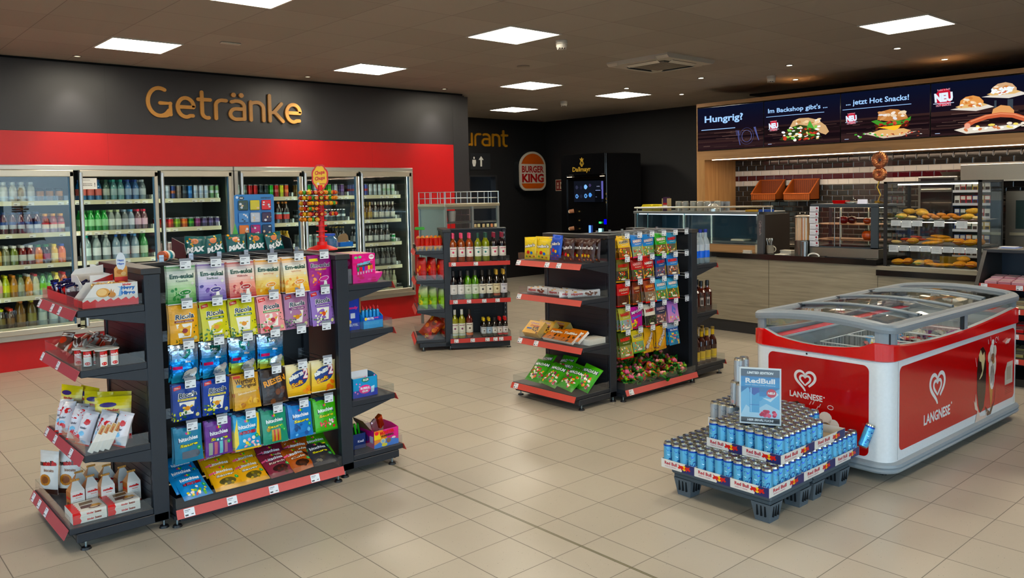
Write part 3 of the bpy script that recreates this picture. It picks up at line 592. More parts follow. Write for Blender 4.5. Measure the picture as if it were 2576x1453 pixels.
# (kind, body, cap, label, label2, n, words)
W0 = '#dfe4e2'
BAYS = {
 (0, 0): [('juice', '#c9c5b0', '#e6e6e0', '#dcd8cc', None, 5, 'pale milk drink bottle'), ('cup', '#7a4a26', '#1a1412', '#b5793a', None, 3, 'brown chilled coffee cup with black lid')],
 (0, 1): [('pet', '#5b2a33', '#2c3c66', '#c9ccd4', '#2b3f7c', 6, 'berry coloured drink bottle with blue and white label'), ('juice', '#8c2b16', '#d99a3c', '#e8d5c0', '#c93a3a', 3, 'red brown smoothie bottle with gold cap')],
 (0, 2): [('juice', '#b98a3c', '#e5e2da', '#d8c38a', None, 1, 'amber juice bottle with white cap'), ('juice', '#7a7a5c', '#e9e7e0', '#a8a894', None, 1, 'grey green smoothie bottle with white cap'), ('juice', '#7f8a46', '#e9e7e0', '#c5cbb4', None, 1, 'olive smoothie bottle with white cap'), ('juice', '#7c2417', '#e9e7e0', '#cfcfc6', None, 2, 'dark red smoothie bottle with white cap'),
          ('juice', '#e07c12', '#1f7a3a', '#f0a030', None, 1, 'orange juice bottle with green cap'), ('juice', '#3e1420', '#1f7a3a', '#9a2c50', None, 1, 'dark berry juice bottle with green cap'), ('juice', '#e6b52a', '#f0d21c', '#f0dca0', None, 1, 'yellow juice bottle with yellow cap'), ('juice', '#e8720f', '#2440a0', '#f28a1c', None, 1, 'bright orange juice bottle with blue cap')],
 (0, 3): [('pet', '#d6c6a6', '#e08a30', '#d9a0a0', None, 1, 'cream drink bottle with orange cap'), ('pet', '#b5bf3e', '#e2d820', '#d0d84c', None, 1, 'lime drink bottle with yellow cap'), ('pet', '#b07a26', '#e0902c', '#c4944a', None, 1, 'amber drink bottle with orange cap'), ('pet', '#8a8f6a', '#1d5a36', '#b8bca0', None, 1, 'pale green drink bottle with dark green cap'), ('pet', '#d0963a', '#e6ded6', '#e09028', None, 1, 'orange drink bottle with white cap'),
          ('pet', '#b9b78c', '#c82430', '#d8d6b4', None, 1, 'pale lemonade bottle with red cap'), ('pet', '#4f9a30', '#155c30', '#8ccf4a', None, 2, 'green drink bottle with dark green cap'), ('pet', '#e6c81c', '#f2da14', '#f0d81c', None, 1, 'all yellow drink bottle'), ('pet', '#dc6a24', '#e03a22', '#e89a4a', None, 1, 'orange drink bottle with red cap')],
 (0, 4): [('juice', '#3e3423', '#c9d220', '#77683a', None, 1, 'dark iced tea bottle with lime cap'), ('juice', '#4a2e1a', '#d8502a', '#7a5a36', None, 1, 'dark iced tea bottle with red cap'), ('water', '#6a4a22', '#e0801e', '#8a6a3a', None, 1, 'brown iced tea bottle with orange cap'), ('water', '#5f4c26', '#d6cf24', '#8f8a4a', None, 1, 'brown iced tea bottle with yellow cap'), ('water', '#8a9a92', '#1f5c40', '#b8c4b8', None, 3, 'clear green iced tea bottle with dark cap')],
 (1, 0): [('pet', '#3a7fb5', '#3a5fa0', '#e8847a', None, 3, 'blue flavoured water bottle with pink label'), ('pet', '#5a7a6a', '#2f6a50', '#cfd8c8', None, 1, 'clear green water bottle with pale label'), ('pet', '#7fb5b0', '#5cc4b0', '#c0d8d4', None, 2, 'pale water bottle with turquoise cap'), ('pet', '#5c86b8', '#2c50a8', '#b8c8dc', None, 2, 'pale water bottle with blue cap'), ('pet', '#8f9a9c', '#e2e4e2', '#d0d4d4', None, 1, 'clear water bottle with white cap')],
 (1, 1): [('pet', '#3c9a4a', '#1f8a3c', '#9fd0a0', None, 4, 'green lemonade bottle with green cap'), ('pet', '#8a948c', '#cdd8ac', '#dfe4dc', None, 2, 'clear lemonade bottle with pale green cap'), ('pet', '#6c7476', '#8fa0b0', '#b8bcc0', None, 1, 'clear lemonade bottle with grey cap'), ('pet', '#8a98a4', '#5a9ac0', '#d8dce4', None, 1, 'clear drink bottle with light blue cap'), ('pet', '#6a4a50', '#d8485c', '#d0b0bc', None, 2, 'clear drink bottle with red cap and pink label')],
 (1, 2): [('water', '#8aa0a0', '#3cc4b0', '#cfe0dc', None, 1, 'large water bottle with turquoise cap'), ('water', '#8f9c9c', '#d4d8c8', '#dfe4e4', None, 2, 'large water bottle with white cap'), ('water', '#7f94a0', '#2c6ac0', '#d4dce4', None, 2, 'large water bottle with blue cap'), ('water', '#7a8e98', '#7ab0dc', '#d8dcdc', None, 1, 'large water bottle with light blue cap'), ('water', '#4a8a54', '#2a8a3c', '#bcd0b4', None, 1, 'large green water bottle with green cap')],
 (1, 3): [('juice', '#e8901c', '#f0b01c', '#f0a83c', None, 3, 'orange drink bottle with yellow cap')],
 (2, 0): [('can', '#c8ccd0', 0, '#a0a8b0', None, 2, 'silver tall energy can'), ('can', '#2c3f7a', 0, '#b86a4a', None, 1, 'dark blue tall can'), ('can', '#9a8a80', 0, '#8a7a70', None, 1, 'brown grey tall can'), ('can', '#343c44', 0, '#60686e', None, 1, 'black tall can'), ('can', '#3c7ab8', 0, '#6aa0d0', None, 1, 'light blue tall can'), ('can', '#d4d6d8', 0, '#b0b8c4', None, 3, 'white tall can'), ('can', '#7a9a6a', 0, '#c8ccc4', None, 2, 'pale green tall can')],
 (2, 1): [('short', '#c0301e', 0, '#d84a30', None, 2, 'red soda can'), ('short', '#7a9a2c', 0, '#a0c040', None, 1, 'light green soda can'), ('short', '#d86a1c', 0, '#e8902c', None, 1, 'orange soda can'), ('short', '#2f7a34', 0, '#6ab04a', None, 1, 'dark green soda can'), ('short', '#7a2c5c', 0, '#a85a8a', None, 1, 'purple soda can'), ('short', '#4a3c5c', 0, '#7a6a90', None, 3, 'violet grey soda can')],
 (2, 2): [('can', '#b89a94', 0, '#a88680', None, 2, 'pink grey tall can'), ('can', '#5a7a9c', 0, '#7c98b8', None, 1, 'steel blue tall can'), ('can', '#1d1f22', 0, '#3a2c2c', None, 3, 'black energy can'), ('can', '#6ab01e', 0, '#82cc28', None, 1, 'bright lime energy can'), ('can', '#5a2c24', 0, '#7a4434', None, 1, 'brown energy can'), ('can', '#2c2450', 0, '#4a3a6a', None, 1, 'dark violet energy can'), ('can', '#8a3c34', 0, '#a0564a', None, 2, 'dark red energy can')],
 (3, 0): [('can', '#5a6a64', 0, '#8a9a90', None, 2, 'grey green tall can'), ('can', '#b8201c', 0, '#c83a34', None, 2, 'red tall can'), ('can', '#20282a', 0, '#3c4a4a', None, 2, 'black and grey tall can'), ('can', '#3cae3c', 0, '#7ad07a', None, 1, 'green tall can'), ('can', '#c8352c', 0, '#d87a70', None, 1, 'red and white tall can'), ('can', '#e0da1c', 0, '#ecea60', None, 1, 'yellow tall can'), ('can', '#d85a24', 0, '#e89060', None, 1, 'orange tall can')],
 (3, 1): [('pet', '#2a1410', '#b8201c', '#c0302a', None, 3, 'cola bottle with red cap'), ('water', '#241a14', '#e8902c', '#c8504a', '#8ac4c8', 4, 'dark cola mix bottle with orange cap')],
 (3, 2): [('pet', '#e0c81c', '#2458b8', '#f0dc2c', None, 5, 'yellow lemonade bottle with blue cap'), ('pet', '#b8923c', '#c8a24a', '#d8b460', None, 2, 'golden drink bottle')],
 (4, 0): [('can', '#c09a5c', 0, '#d4b478', None, 1, 'gold beer can'), ('can', '#1f8a3a', 0, '#d8d020', None, 1, 'green and yellow tall can'), ('can', '#c4ccd0', 0, '#9ab0b8', None, 1, 'silver tall can'), ('can', '#2c9a2c', 0, '#8ad02c', None, 2, 'green tall can with lime band'), ('can', '#b4b8bc', 0, '#cfd2d6', None, 1, 'white and silver tall can'), ('can', '#5a3a6a', 0, '#8a70a0', None, 1, 'purple tall can')],
 (4, 1): [('can', '#2a3430', 0, '#d8dcd4', None, 8, 'black and white tall beer can')],
 (4, 2): [('can', '#8a9a94', 0, '#b0bcb4', None, 3, 'pale grey beer can'), ('can', '#b8302a', 0, '#d88070', None, 2, 'red and cream beer can'), ('beer', '#15130f', '#c8a23c', '#2a2824', None, 2, 'black beer bottle')],
 (5, 0): [('can', '#3c4a9a', 0, '#b83a3c', None, 3, 'blue and red beer can'), ('can', '#c8ccc8', 0, '#dfe2dc', None, 3, 'silver beer can'), ('can', '#d0d4c4', 0, '#a0b890', None, 3, 'white and green beer can')],
 (5, 1): [('beer', '#6a4a1c', '#b89a4a', '#a88a4a', None, 3, 'brown beer bottle with gold foil'), ('beer', '#1c140c', '#d8d4c8', '#dfdccc', None, 4, 'dark beer bottle with tall white label')],
 (5, 2): [('beer', '#1c1812', '#8a9088', '#d0d0c8', None, 3, 'dark wheat beer bottle with silver label'), ('beer', '#14120e', '#d8d8d0', '#c8ccc8', None, 3, 'black beer bottle with white label'), ('short', '#3c8a54', 0, '#d0d8d0', None, 1, 'green and white beer can')],
 (5, 3): [('beer', '#191510', '#e0e0d8', '#8a8c88', None, 7, 'black beer bottle with grey label')],
 (5, 4): [('beer', '#a8a88a', '#dcd8b8', '#d8d4ac', None, 6, 'pale clear beer bottle')],
}
SHZ = [1.615, 1.30, .995, .685, .385]
DX = [(-1.06, -.345), (-.29, .45), (.485, 1.24), (1.345, 2.085), (2.12, 2.85), (2.885, 3.64)]
UNITS = [(-1.13, 1.275, (0, 1, 2), 'left drink cooler with three glass doors, full of juices, waters and cans'), (1.285, 3.69, (3, 4, 5), 'right drink cooler with three glass doors, full of sodas and beer')]
AL = '#c9c6bf'
for (ux0, ux1, doors, lab) in UNITS:
 T = thing('drink_cooler', lab, 'cooler', (0, 0, 0))
 b = MB('plas', '#1d2422'); y0, y1, z0, z1 = 5.40, 6.15, .31, 1.955
 b.box(ux0, y1, z0, ux1, y1 + .04, z1, '#2b3330'); b.box(ux0, y0, z0 - .02, ux1, y1, z0 + .02, '#a8aaa6'); b.box(ux0, y0, z1 - .02, ux1, y1, z1, '#20282a')
 b.box(ux0, y0, z0, ux0 + .03, y1, z1, '#3a423e'); b.box(ux1 - .03, y0, z0, ux1, y1, z1, '#3a423e'); part('cabinet', b, T)
 b = MB('brush', AL); fy = 5.262
 b.box(ux0, fy, 1.925, ux1, 5.40, 1.975, bev=.006); b.box(ux0, fy, .29, ux1, 5.40, .345, bev=.006)
 b.box(ux0, fy, .345, ux0 + .045, 5.40, 1.925, bev=.006); b.box(ux1 - .045, fy, .345, ux1, 5.40, 1.925, bev=.006)
 part('frame', b, T)
 for k, z in enumerate(SHZ):
  b = MB('metal', '#6f7673')
  n = 26
  for i in range(n): b.box(ux0 + .04 + i * (ux1 - ux0 - .1) / n, 5.45, z - .008, ux0 + .045 + i * (ux1 - ux0 - .1) / n, 6.1, z - .003)
  b.box(ux0 + .03, 5.45, z - .012, ux1 - .09, 6.1, z - .009)
  sh = part('shelf', b, T)
  b = MB('print', '#d9d2b4'); b.box(ux0 + .03, 5.438, z - .033, ux1 - .09, 5.449, z + .012); b.mp = lambda a, c, e: Vector((a, 5.438 - e, c)); rnd = random.Random(k + 7)
  x = ux0 + .1
  while x < ux1 - .2:
   b.rect(x, z - .032, x + .055, z - .002, '#ece9df', 2); b.rect(x + .006, z - .026, x + .03, z - .02, '#55524c', 3); x += rnd.choice((.08, .12, .2, .26))
  part('price_rail', b, sh)
  b = MB('clear'); b.box(ux0 + .04, 5.452, z + .002, ux1 - .1, 5.455, z + .06); part('front_guard', b, sh)
 for d in doors:
  dx0, dx1 = DX[d]
  b = MB('brush', '#d3cdbf'); w = .036
  b.box(dx0, 5.225, 1.895 - w, dx1, 5.262, 1.925, bev=.005); b.box(dx0, 5.225, .345, dx1, 5.262, .345 + w + .02, bev=.005)
  b.box(dx1 - w, 5.225, .36, dx1, 5.262, 1.91, bev=.005); b.box(dx0, 5.225, .36, dx0 + w * .6, 5.262, 1.91, bev=.005)
  D = part('door', b, T)
  b = MB('brush', '#d4d9de'); b.cyl((dx0 + .006, 5.215, .37), (dx0 + .006, 5.215, 1.90), .016, seg=12); part('handle_profile', b, D)
  b = MB('plas', '#10171c'); b.box(dx0 - .010, 5.24, .35, dx0 - .002, 5.262, 1.92); b.box(dx1 - w - .012, 5.24, .4, dx1 - w, 5.2615, 1.88, '#3c5f7c'); part('seal', b, D)
  b = MB('glass'); b.box(dx0 + .02, 5.243, .40, dx1 - w, 5.247, 1.862); part('pane', b, D)
  b = MB('emit', (COOLER_E * .86, COOLER_E * 1.0, COOLER_E * .80)); b.box(dx0 + .012, 5.30, .42, dx0 + .028, 5.312, 1.86)
  if d in (2, 5): b.box(dx1 - .02, 5.30, .42, dx1 - .006, 5.312, 1.86)
  part('lamp', b, T)
for (d, s_), runs in BAYS.items():
 x0, x1 = DX[d][0] + .05, DX[d][1] - .04
 if d == 5: x1 = 3.55
 if d == 1 and s_ == 3: x1 = x0 + .26
 if d == 3 and s_ >= 1: x0 += .02
 x = x0; rnd = random.Random(d * 10 + s_)
 tot = sum(r[5] * bottle_mesh(*r[:5])[1] for r in runs); k = (x1 - x0) / tot if tot else 1
 if d == 1 and s_ == 3: k = 1
 for (kind, body, cap, la, la2, n, words) in runs:
  me, wd_ = bottle_mesh(kind, body, cap, la, la2); nm, cat = CN[kind]
  for i in range(n):
   x += wd_ * k / 2
   rows = 3 if kind in ('pet', 'juice', 'beer', 'cup') else 2 if kind == 'water' else 4
   if rnd.random() < .12: rows -= 1
   for r in range(rows):
    lb = '%s, %s row, %s shelf, %s door' % (words, 'rear' if r else 'front', SHN[s_], DOORN[d])
    o = link(nm, me, None, (x + rnd.uniform(-.002, .002), 5.495 + r * (wd_ * 1.0 + .002) + (rnd.uniform(-.004, .004) if r == 0 else 0), SHZ[s_] - .0025), (0, 0, rnd.uniform(0, 6.2)))
    tag(o, lb, cat, words + 's, ' + SHN[s_] + ' shelf of the ' + DOORN[d] + ' cooler door' + (' rear' if r else ''))
   x += wd_ * k / 2
# notices stuck on the second door, and a fallen can
b = MB('print', '#dcdcd8'); b.box(-.277, 5.240, 1.735, -.135, 5.2425, 1.845); b.mp = lambda a, c, e: Vector((a, 5.240 - e, c)); b.lines(-.268, 1.825, .07, 1, .01, '#44443f', 2, .004); b.lines(-.268, 1.785, .09, 2, .016, '#44443f', 2, .006); b.text('!', -.155, 1.78, .008, .04, '#333330', 2, .03)
solid('door_notice', b, 'small white printed notice stuck inside the top of the second cooler door', 'notice')
b = MB('print', '#e6ecf2'); b.mp = lambda a, c, e: Vector((a, 5.2395 - e, c)); b.poly([(-.235, .985), (-.235, .905), (-.20, .90), (-.13, .92), (-.15, .955), (-.20, .98)], '#e8eef4', 0); b.text('AUS', -.185, .94, .07, .025, '#2440a0', 2, .03, rot=-.4)
solid('door_sticker', b, 'curved white sticker with blue letters low on the second cooler door', 'sticker')
# ================================================================ black shop shelving
BK = '#20242b'
def price_tag(b, a, z, w=.05, h=.036, seed=1):
 b.rect(a - w / 2, z - h / 2, a + w / 2, z + h / 2, '#e9edf2', 3); b.rect(a - w * .42, z + h * .25, a + w * .1, z + h * .33, '#6c727c', 4); b.rect(a - w * .42, z + h * .08, a - w * .05, z + h * .14, '#8a9098', 4)
 b.rect(a - w * .42, z - h * .38, a - w * .12, z - h * .2, '#33363c', 4); b.rect(a + w * .15, z - h * .3, a + w * .38, z - h * .2, '#555a62', 4)
def shelf_board(unit, x0, x1, d, z, tags, thick=.034, guard=.055, strip=True, base=False, brackets=True, red='#c4504c', side_guard=True):
 """a shelf with its price strip, tickets, clear guard and side brackets; front faces -y"""
 b = MB('black', BK); b.box(x0, -d, z - thick, x1, 0, z, bev=.003)
 if brackets:
  for xx in (x0, x1 - .004): b.prism([(-d * .9, z - thick), (0, z - thick), (0, z - thick - .06), (-d * .25, z - thick - .045)], xx, xx + .004, 'x')
 S = part('shelf', b, unit)
 if strip:
  b = MB('plas', red); zt, zb = z - .002, z - .044; yt, yb = -d - .002, -d - .022
  b.prism([(yt, zt), (yb, zb), (yb - .003, zb), (yt - .003, zt)], x0, x1, 'x'); n = Vector((0, -(zt - zb), -(yt - yb) * -1)); l = math.hypot(zt - zb, yt - yb); ax = Vector((0, (yt - yb) / l, (zt - zb) / l)); nn = Vector((0, -(zt - zb) / l, (yt - yb) / l))
  b.mp = lambda a, c, e: Vector((a, yb - .003, zb)) + ax * (c + l / 2) + nn * e
  b.mp = lambda a, c, e: Vector((a, (yt + yb) / 2 - .003, (zt + zb) / 2)) + ax * c + nn * e
  for t_ in tags: price_tag(b, t_, 0, .05, .04)
  part('price_strip', b, S)
 if guard:
  b = MB('clear'); b.box(x0 + .002, -d + .004, z + .001, x1 - .002, -d + .007, z + guard)
  if side_guard:
   for xx in (x0 + .001, x1 - .004): b.box(xx, -d + .004, z + .001, xx + .003, -.01, z + guard)
  part('guard', b, S)
 return S
def foot(unit, x, y):
 b = MB('metal', '#9fb0b8'); b.cyl((x, y, .012), (x, y, .075), .0055, seg=8); b.lathe([(0, .012, '#101114', 'black'), (.02, .01, '#101114', 'black'), (.024, .0, '#101114', 'black'), (0, 0)], 14, x, y)
 part('foot', b, unit)
def end_unit(loc, rz, label, shelves, W=.72, H=1.29, base_tags=(), base_z=.115, red='#c4504c', name='end_shelf_unit', dpt=.292, base_d=.37):
 U = thing(name, label, 'shelf unit', loc, rz)
 b = MB('black', BK); b.box(.04, .006, .06, W - .04, .022, H - .035, '#1b1e24')
 for k in range(30): b.box(.042, .0045, .1 + k * .038, W - .042, .006, .1015 + k * .038, '#14161a')
 part('back_panel', b, U)
 for xx in (0, W - .04):
  b = MB('black', BK); b.box(xx, 0, .04, xx + .04, .075, H - .03, bev=.002); b.box(xx + .012, -.0015, .08, xx + .016, 0, H - .06, '#0c0d10')
  for zz in (H - .06, H - .075): b.cyl((xx - .001 if xx else xx - .001, .02, zz), (xx + .041, .02, zz), .003, seg=6, col='#0b0c0f')
  for k in range(22): b.box(xx + .017, -.0018, .12 + k * .052, xx + .023, .0, .145 + k * .052, '#07080a')
  part('upright', b, U)
 b = MB('black', '#2b2a2b'); b.box(-.004, -.012, H - .03, W + .004, .08, H, bev=.003); part('top_cap', b, U)
 for (z, tags) in shelves: shelf_board(U, .003, W - .003, dpt, z, tags, red=red)
 S = shelf_board(U, .003, W - .003, base_d, base_z, base_tags, thick=.03, brackets=False, red=red)
 b = MB('black', BK); b.box(.01, -base_d + .05, .035, W - .01, -base_d + .062, base_z - .031);
 for xx in (.0, W - .03): b.box(xx, -base_d + .03, .04, xx + .03, .07, base_z - .032, bev=.003)
 part('base_frame', b, U)
 for xx in (.02, W - .02):
  foot(U, xx, -base_d + .07); foot(U, xx, .05)
 return U
def centre_unit(x0, label, base_tags, W=.92, H=1.29, y0=.33, yb=.72, base_z=.093, right_feet=True):
 U = thing('centre_shelf_unit', label, 'shelf unit', (x0, 0, 0))
 b = MB('black', '#1a1d22'); b.box(0, yb, .1, W, yb + .05, H - .02)
 for k in range(28):
  for i in range(0, 46, 1): pass
 for k in range(29): b.box(.0, yb - .0012, .14 + k * .04, W, yb, .1408 + k * .04, '#101216')
 part('back_panel', b, U)
 b = MB('black', '#2c2b2c'); b.box(0, yb - .012, H - .02, W, yb + .062, H, bev=.003); part('top_cap', b, U)
 for xx in (0, W - .035):
  b = MB('black', BK); b.box(xx, yb - .03, .06, xx + .035, yb, H - .02, bev=.002); part('upright', b, U)
 d = yb - y0
 b = MB('black', BK); b.box(.004, y0, base_z - .035, W - .004, yb, base_z, bev=.003)
 S = part('shelf', b, U)
 b = MB('plas', '#c4605c'); yt, yb_, zt, zb = y0 - .003, y0 - .02, base_z, base_z - .042
 b.prism([(yt, zt), (yb_, zb), (yb_ - .003, zb), (yt - .003, zt)], 0, W, 'x'); l = math.hypot(zt - zb, yt - yb_); ax = Vector((0, (yt - yb_) / l, (zt - zb) / l)); nn = Vector((0, -(zt - zb) / l, (yt - yb_) / l))
 b.mp = lambda a, c, e: Vector((a, (yt + yb_) / 2 - .003, (zt + zb) / 2)) + ax * c + nn * e
 for t_ in base_tags: price_tag(b, t_, 0, .052, .041)
 part('price_strip', b, S)
 b = MB('clear'); b.box(.003, y0 + .004, base_z + .001, W - .003, y0 + .007, base_z + .055); b.box(.003, y0 + .004, base_z + .001, .006, yb - .03, base_z + .055); b.box(W - .006, y0 + .004, base_z + .001, W - .003, yb - .03, base_z + .055)
 part('guard', b, S)
 b = MB('black', '#1c1f25'); b.box(.03, y0 + .03, .018, W - .03, y0 + .045, base_z - .036); b.box(.0, y0 + .02, .035, .03, yb, base_z - .036, bev=.003); b.box(W - .03, y0 + .02, .035, W, yb, base_z - .036, bev=.003); part('base_frame', b, U)
 foot(U, .015, y0 + .03); foot(U, W - .015, y0 + .03)
 return U
def hook(x, z, y_front, y_back, label, with_tag=True):
 H = thing('display_hook', label, 'display hook', (x, y_front, z))
 b = MB('metal', '#b9bec4'); L = y_back - y_front
 b.cyl((0, 0, 0), (0, L, 0), .0022, seg=6); b.cyl((0, .002, .022), (0, L, .022), .0018, seg=6); b.cyl((0, 0, 0), (0, -.004, .012), .0022, seg=6); b.box(-.012, L - .006, -.02, .012, L, .035)
 part('wire', b, H)
 b = MB('clear'); b.box(-.012, -.006, -.024, .045, -.0035, .03); b.box(-.012, -.0065, .019, .045, -.003, .031, '#8a8e96', 'plas'); part('ticket_holder', b, H)
 b = MB('print'); b.box(-.010, -.0085, -.022, .043, -.007, .018, '#e9edf2'); b.mp = lambda a, c, e: Vector((a, -.0085 - e, c)); price_tag(b, .0165, -.002, .053, .04); part('price_ticket', b, H)
 return H
# G1 -------------------------------------------------------------------------------
Y0, Y1 = .38, 1.10
G1X = -1.19
end_unit((-1.19, Y1, 0), -pi / 2, 'black end shelf unit of the front candy display with chocolate boxes, facing left', [(1.118, (.03, .30, .45)), (.838, (.03, .36)), (.44, (.04, .22, .53))], base_tags=(.05, .18, .33), red='#a8535a')
centre_unit(-1.105, 'black centre shelf unit holding herbal sweets on hooks in the front candy display', (.06, .275, .50, .74))
end_unit((-.085, Y0, 0), pi / 2, 'black end shelf unit with pink and blue candy boxes, right end of front display', [(1.11, (.1,)), (.835, (.1,)), (.435, (.1,))], base_tags=(.1,), base_d=.34)
# G2 -------------------------------------------------------------------------------
end_unit((2.15, Y1 + .02, 0), -pi / 2, 'black end shelf unit with chocolate bags, wafer bars and caramel boxes', [(1.09, (.03, .36, .49)), (.82, (.03,)), (.465, (.03, .22))], base_tags=(.06,), red='#c25148')
centre_unit(2.235, 'black centre shelf unit holding fruit gums on hooks in the middle aisle display', (.06,), W=.91)
end_unit((3.235, Y0, 0), pi / 2, 'black end shelf unit with spirits, right end of the middle aisle display', [(.985, (.1,)), (.57, (.1,))], base_tags=(.1,), base_d=.41)
# G3 wine -------------------------------------------------------------------------
A3 = RAD(-31); O3 = Vector((2.583, 3.029, 0))
def L3(x, y, z=0): return O3 + Vector((x * cos(A3) - y * sin(A3), x * sin(A3) + y * cos(A3), z))
e = end_unit(L3(-.045, .62), A3 - pi / 2, 'black end shelf unit with crisps and peanut puffs beside the wine', [(1.04, ()), (.735, ()), (.43, ())], W=.62, H=1.255, base_d=.30, dpt=.285)
U = thing('wine_shelf_unit', 'black shelf unit with three rows of wine bottles', 'shelf unit', tuple(L3(0, 0)), A3)
b = MB('black', '#171a20'); b.box(.04, .33, .08, .62, .36, 1.235)
for i in range(3):
 for k in range(4): b.cyl((.31 + i * .022, .3295, .33 + k * .03), (.31 + i * .022, .331, .33 + k * .03), .003, seg=6, col='#5a6270')
 for k in range(3): b.cyl((.535, .3295, .36 + k * .03), (.535, .331, .36 + k * .03), .003, seg=6, col='#5a6270')
part('back_panel', b, U)
for xx in (0, .62):
 b = MB('black', BK); b.box(xx, .30, .02, xx + .04, .37, 1.245, bev=.002)
 for k in range(24): b.box(xx + .015, .298, .08 + k * .048, xx + .025, .30, .10 + k * .048, '#8f98a2' if xx else '#08090b')
 part('upright', b, U)
b = MB('black', '#26282d'); b.box(0, .27, 1.235, .66, .39, 1.25, bev=.002); part('top_cap', b, U)
W3Z = [.915, .525, .118]
for z, tg in zip(W3Z, ((.05, .28), (.06, .2, .36, .5), (.06, .23, .385, .47, .53))):
 b = MB('black', '#22262e'); b.box(.005, -.045, z - .03, .635, .33, z, bev=.003); S = part('shelf', b, U)
 b = MB('plas', '#bd4a46'); b.box(0, -.052, z - .04, .64, -.047, z + .004); b.mp = lambda a, c, e: Vector((a, -.052 - e, c))
 for t_ in tg: price_tag(b, t_, z - .018, .045, .036)
 part('price_strip', b, S)
 b = MB('clear'); b.box(.003, -.044, z + .001, .637, -.041, z + .06); b.box(.634, -.044, z, .637, .2, z + .06); part('guard', b, S)
b = MB('black', BK); b.box(.01, -.02, .02, .63, -.005, .085); part('base_frame', b, U)
foot(U, .62, .0)
# ================================================================ printed pouches
_pm = {}
def pouch(w, h, t, base, ops, seed=0, mat='film', name='sweets_bag', origin='top', wr=.0022, pinch=.04):
 """pillow bag, front towards -y; ops are drawn in units of width (x, -.5 .. .5) and height (z, 0 .. 1)"""
 key = (w, h, t, base, str(ops), seed, mat, name, origin)
 if key in _pm: return _pm[key]
 b = MB(mat, base); b.smooth = True; zo = -h if origin == 'top' else 0.0; NX, NZ_ = 12, 14
 def prof(x, z):
  u = min(1, abs(2 * x / w)); v = min(1, abs(2 * z / h - 1) / .94)
  m = (max(0, 1 - u ** 3)) ** .7 * (max(0, 1 - v ** 4)) ** .8
  return t / 2 * m, m
 def wob(x, z, k): return NZ.noise(Vector((x * 28, z * 28, seed * 3.7 + k))) * wr
 def side(x, z): v = 2 * z / h - 1; return x * (1 - pinch * (1 - v * v))
 def surf(x, z, e, sgn=-1):
  o, m = prof(x, z); return Vector((side(x, z), sgn * (o + .0006 + e) + wob(x, z, 0 if sgn < 0 else 5) * (m * .9 + .1) * 1.5 + wob(x * .3, z * .3, 9), z + zo))
 grad = [o for o in ops if o[0] == 'g']
 for sgn in (-1, 1):
  vs = [surf(w * (i / NX - .5), h * j / NZ_, 0, sgn) for j in range(NZ_ + 1) for i in range(NX + 1)]
  for j in range(NZ_):
   zc = (j + .5) / NZ_; c = C(base)
   for g_ in grad:
    if g_[1] <= zc <= g_[2]:
     f = (zc - g_[1]) / (g_[2] - g_[1]); a_, b_ = C(g_[3]), C(g_[4]); c = tuple(a_[k] + (b_[k] - a_[k]) * f for k in range(3))
   if sgn > 0: c = tuple(q * .9 + .03 for q in c)
   fs = []
   for i in range(NX):
    q = (j * (NX + 1) + i, j * (NX + 1) + i + 1, (j + 1) * (NX + 1) + i + 1, (j + 1) * (NX + 1) + i); fs.append(q if sgn < 0 else q[::-1])
   # only the rows used are written once per strip
   idx = sorted({k for f in fs for k in f}); mp_ = {k: n for n, k in enumerate(idx)}
   b.add([vs[k] for k in idx], [tuple(mp_[k] for k in f) for f in fs], c, mat, True)
 b.mp = lambda a, c, e: surf(a, c, e)
 L = 2
 for o in ops:
  k = o[0]; L += .35
  if k == 'b': b.rect(-w / 2 * .995, o[1] * h, w / 2 * .995, o[2] * h, o[3], L, 10, max(1, int((o[2] - o[1]) * 12)))
  elif k == 'r': b.rect(o[1] * w, o[2] * h, o[3] * w, o[4] * h, o[5], L, max(1, int((o[3] - o[1]) * 9)), max(1, int((o[4] - o[2]) * 9)))
  elif k == 'd': b.disc(o[1] * w, o[2] * h, o[3] * w, o[4] * w, o[5], L, 12, 2, o[6] if len(o) > 6 else 0)
  elif k == 'p': b.poly([(p[0] * w, p[1] * h) for p in o[1]], o[2], L)
  elif k == 't': b.text(o[1], o[2] * w, o[3] * h, o[4] * w, o[5] * h, o[6], L, o[7] if len(o) > 7 else .03, o[8] if len(o) > 8 else 0, o[9] if len(o) > 9 else 0)
  elif k == 'l': b.lines(o[1] * w, o[2] * h, o[3] * w, o[4], o[5] * h, o[6], L, .0014, seed)
  elif k == 'x':   # scattered pieces: x0,z0,x1,z1,n,size,colours
   r_ = random.Random(seed + 11)
   for q in range(o[5]):
    b.disc(r_.uniform(o[1], o[3]) * w, r_.uniform(o[2], o[4]) * h, r_.uniform(.6, 1.2) * o[6] * w, r_.uniform(.45, 1) * o[6] * w, r_.choice(o[7]), L + q * .04, 7, 1, r_.uniform(0, 3))
 # hanging hole
 if origin == 'top': b.disc(0, h * .965, .012, .0035, '#2a2c30', L + 1, 8)
 _pm[key] = b.mesh(name); return _pm[key]
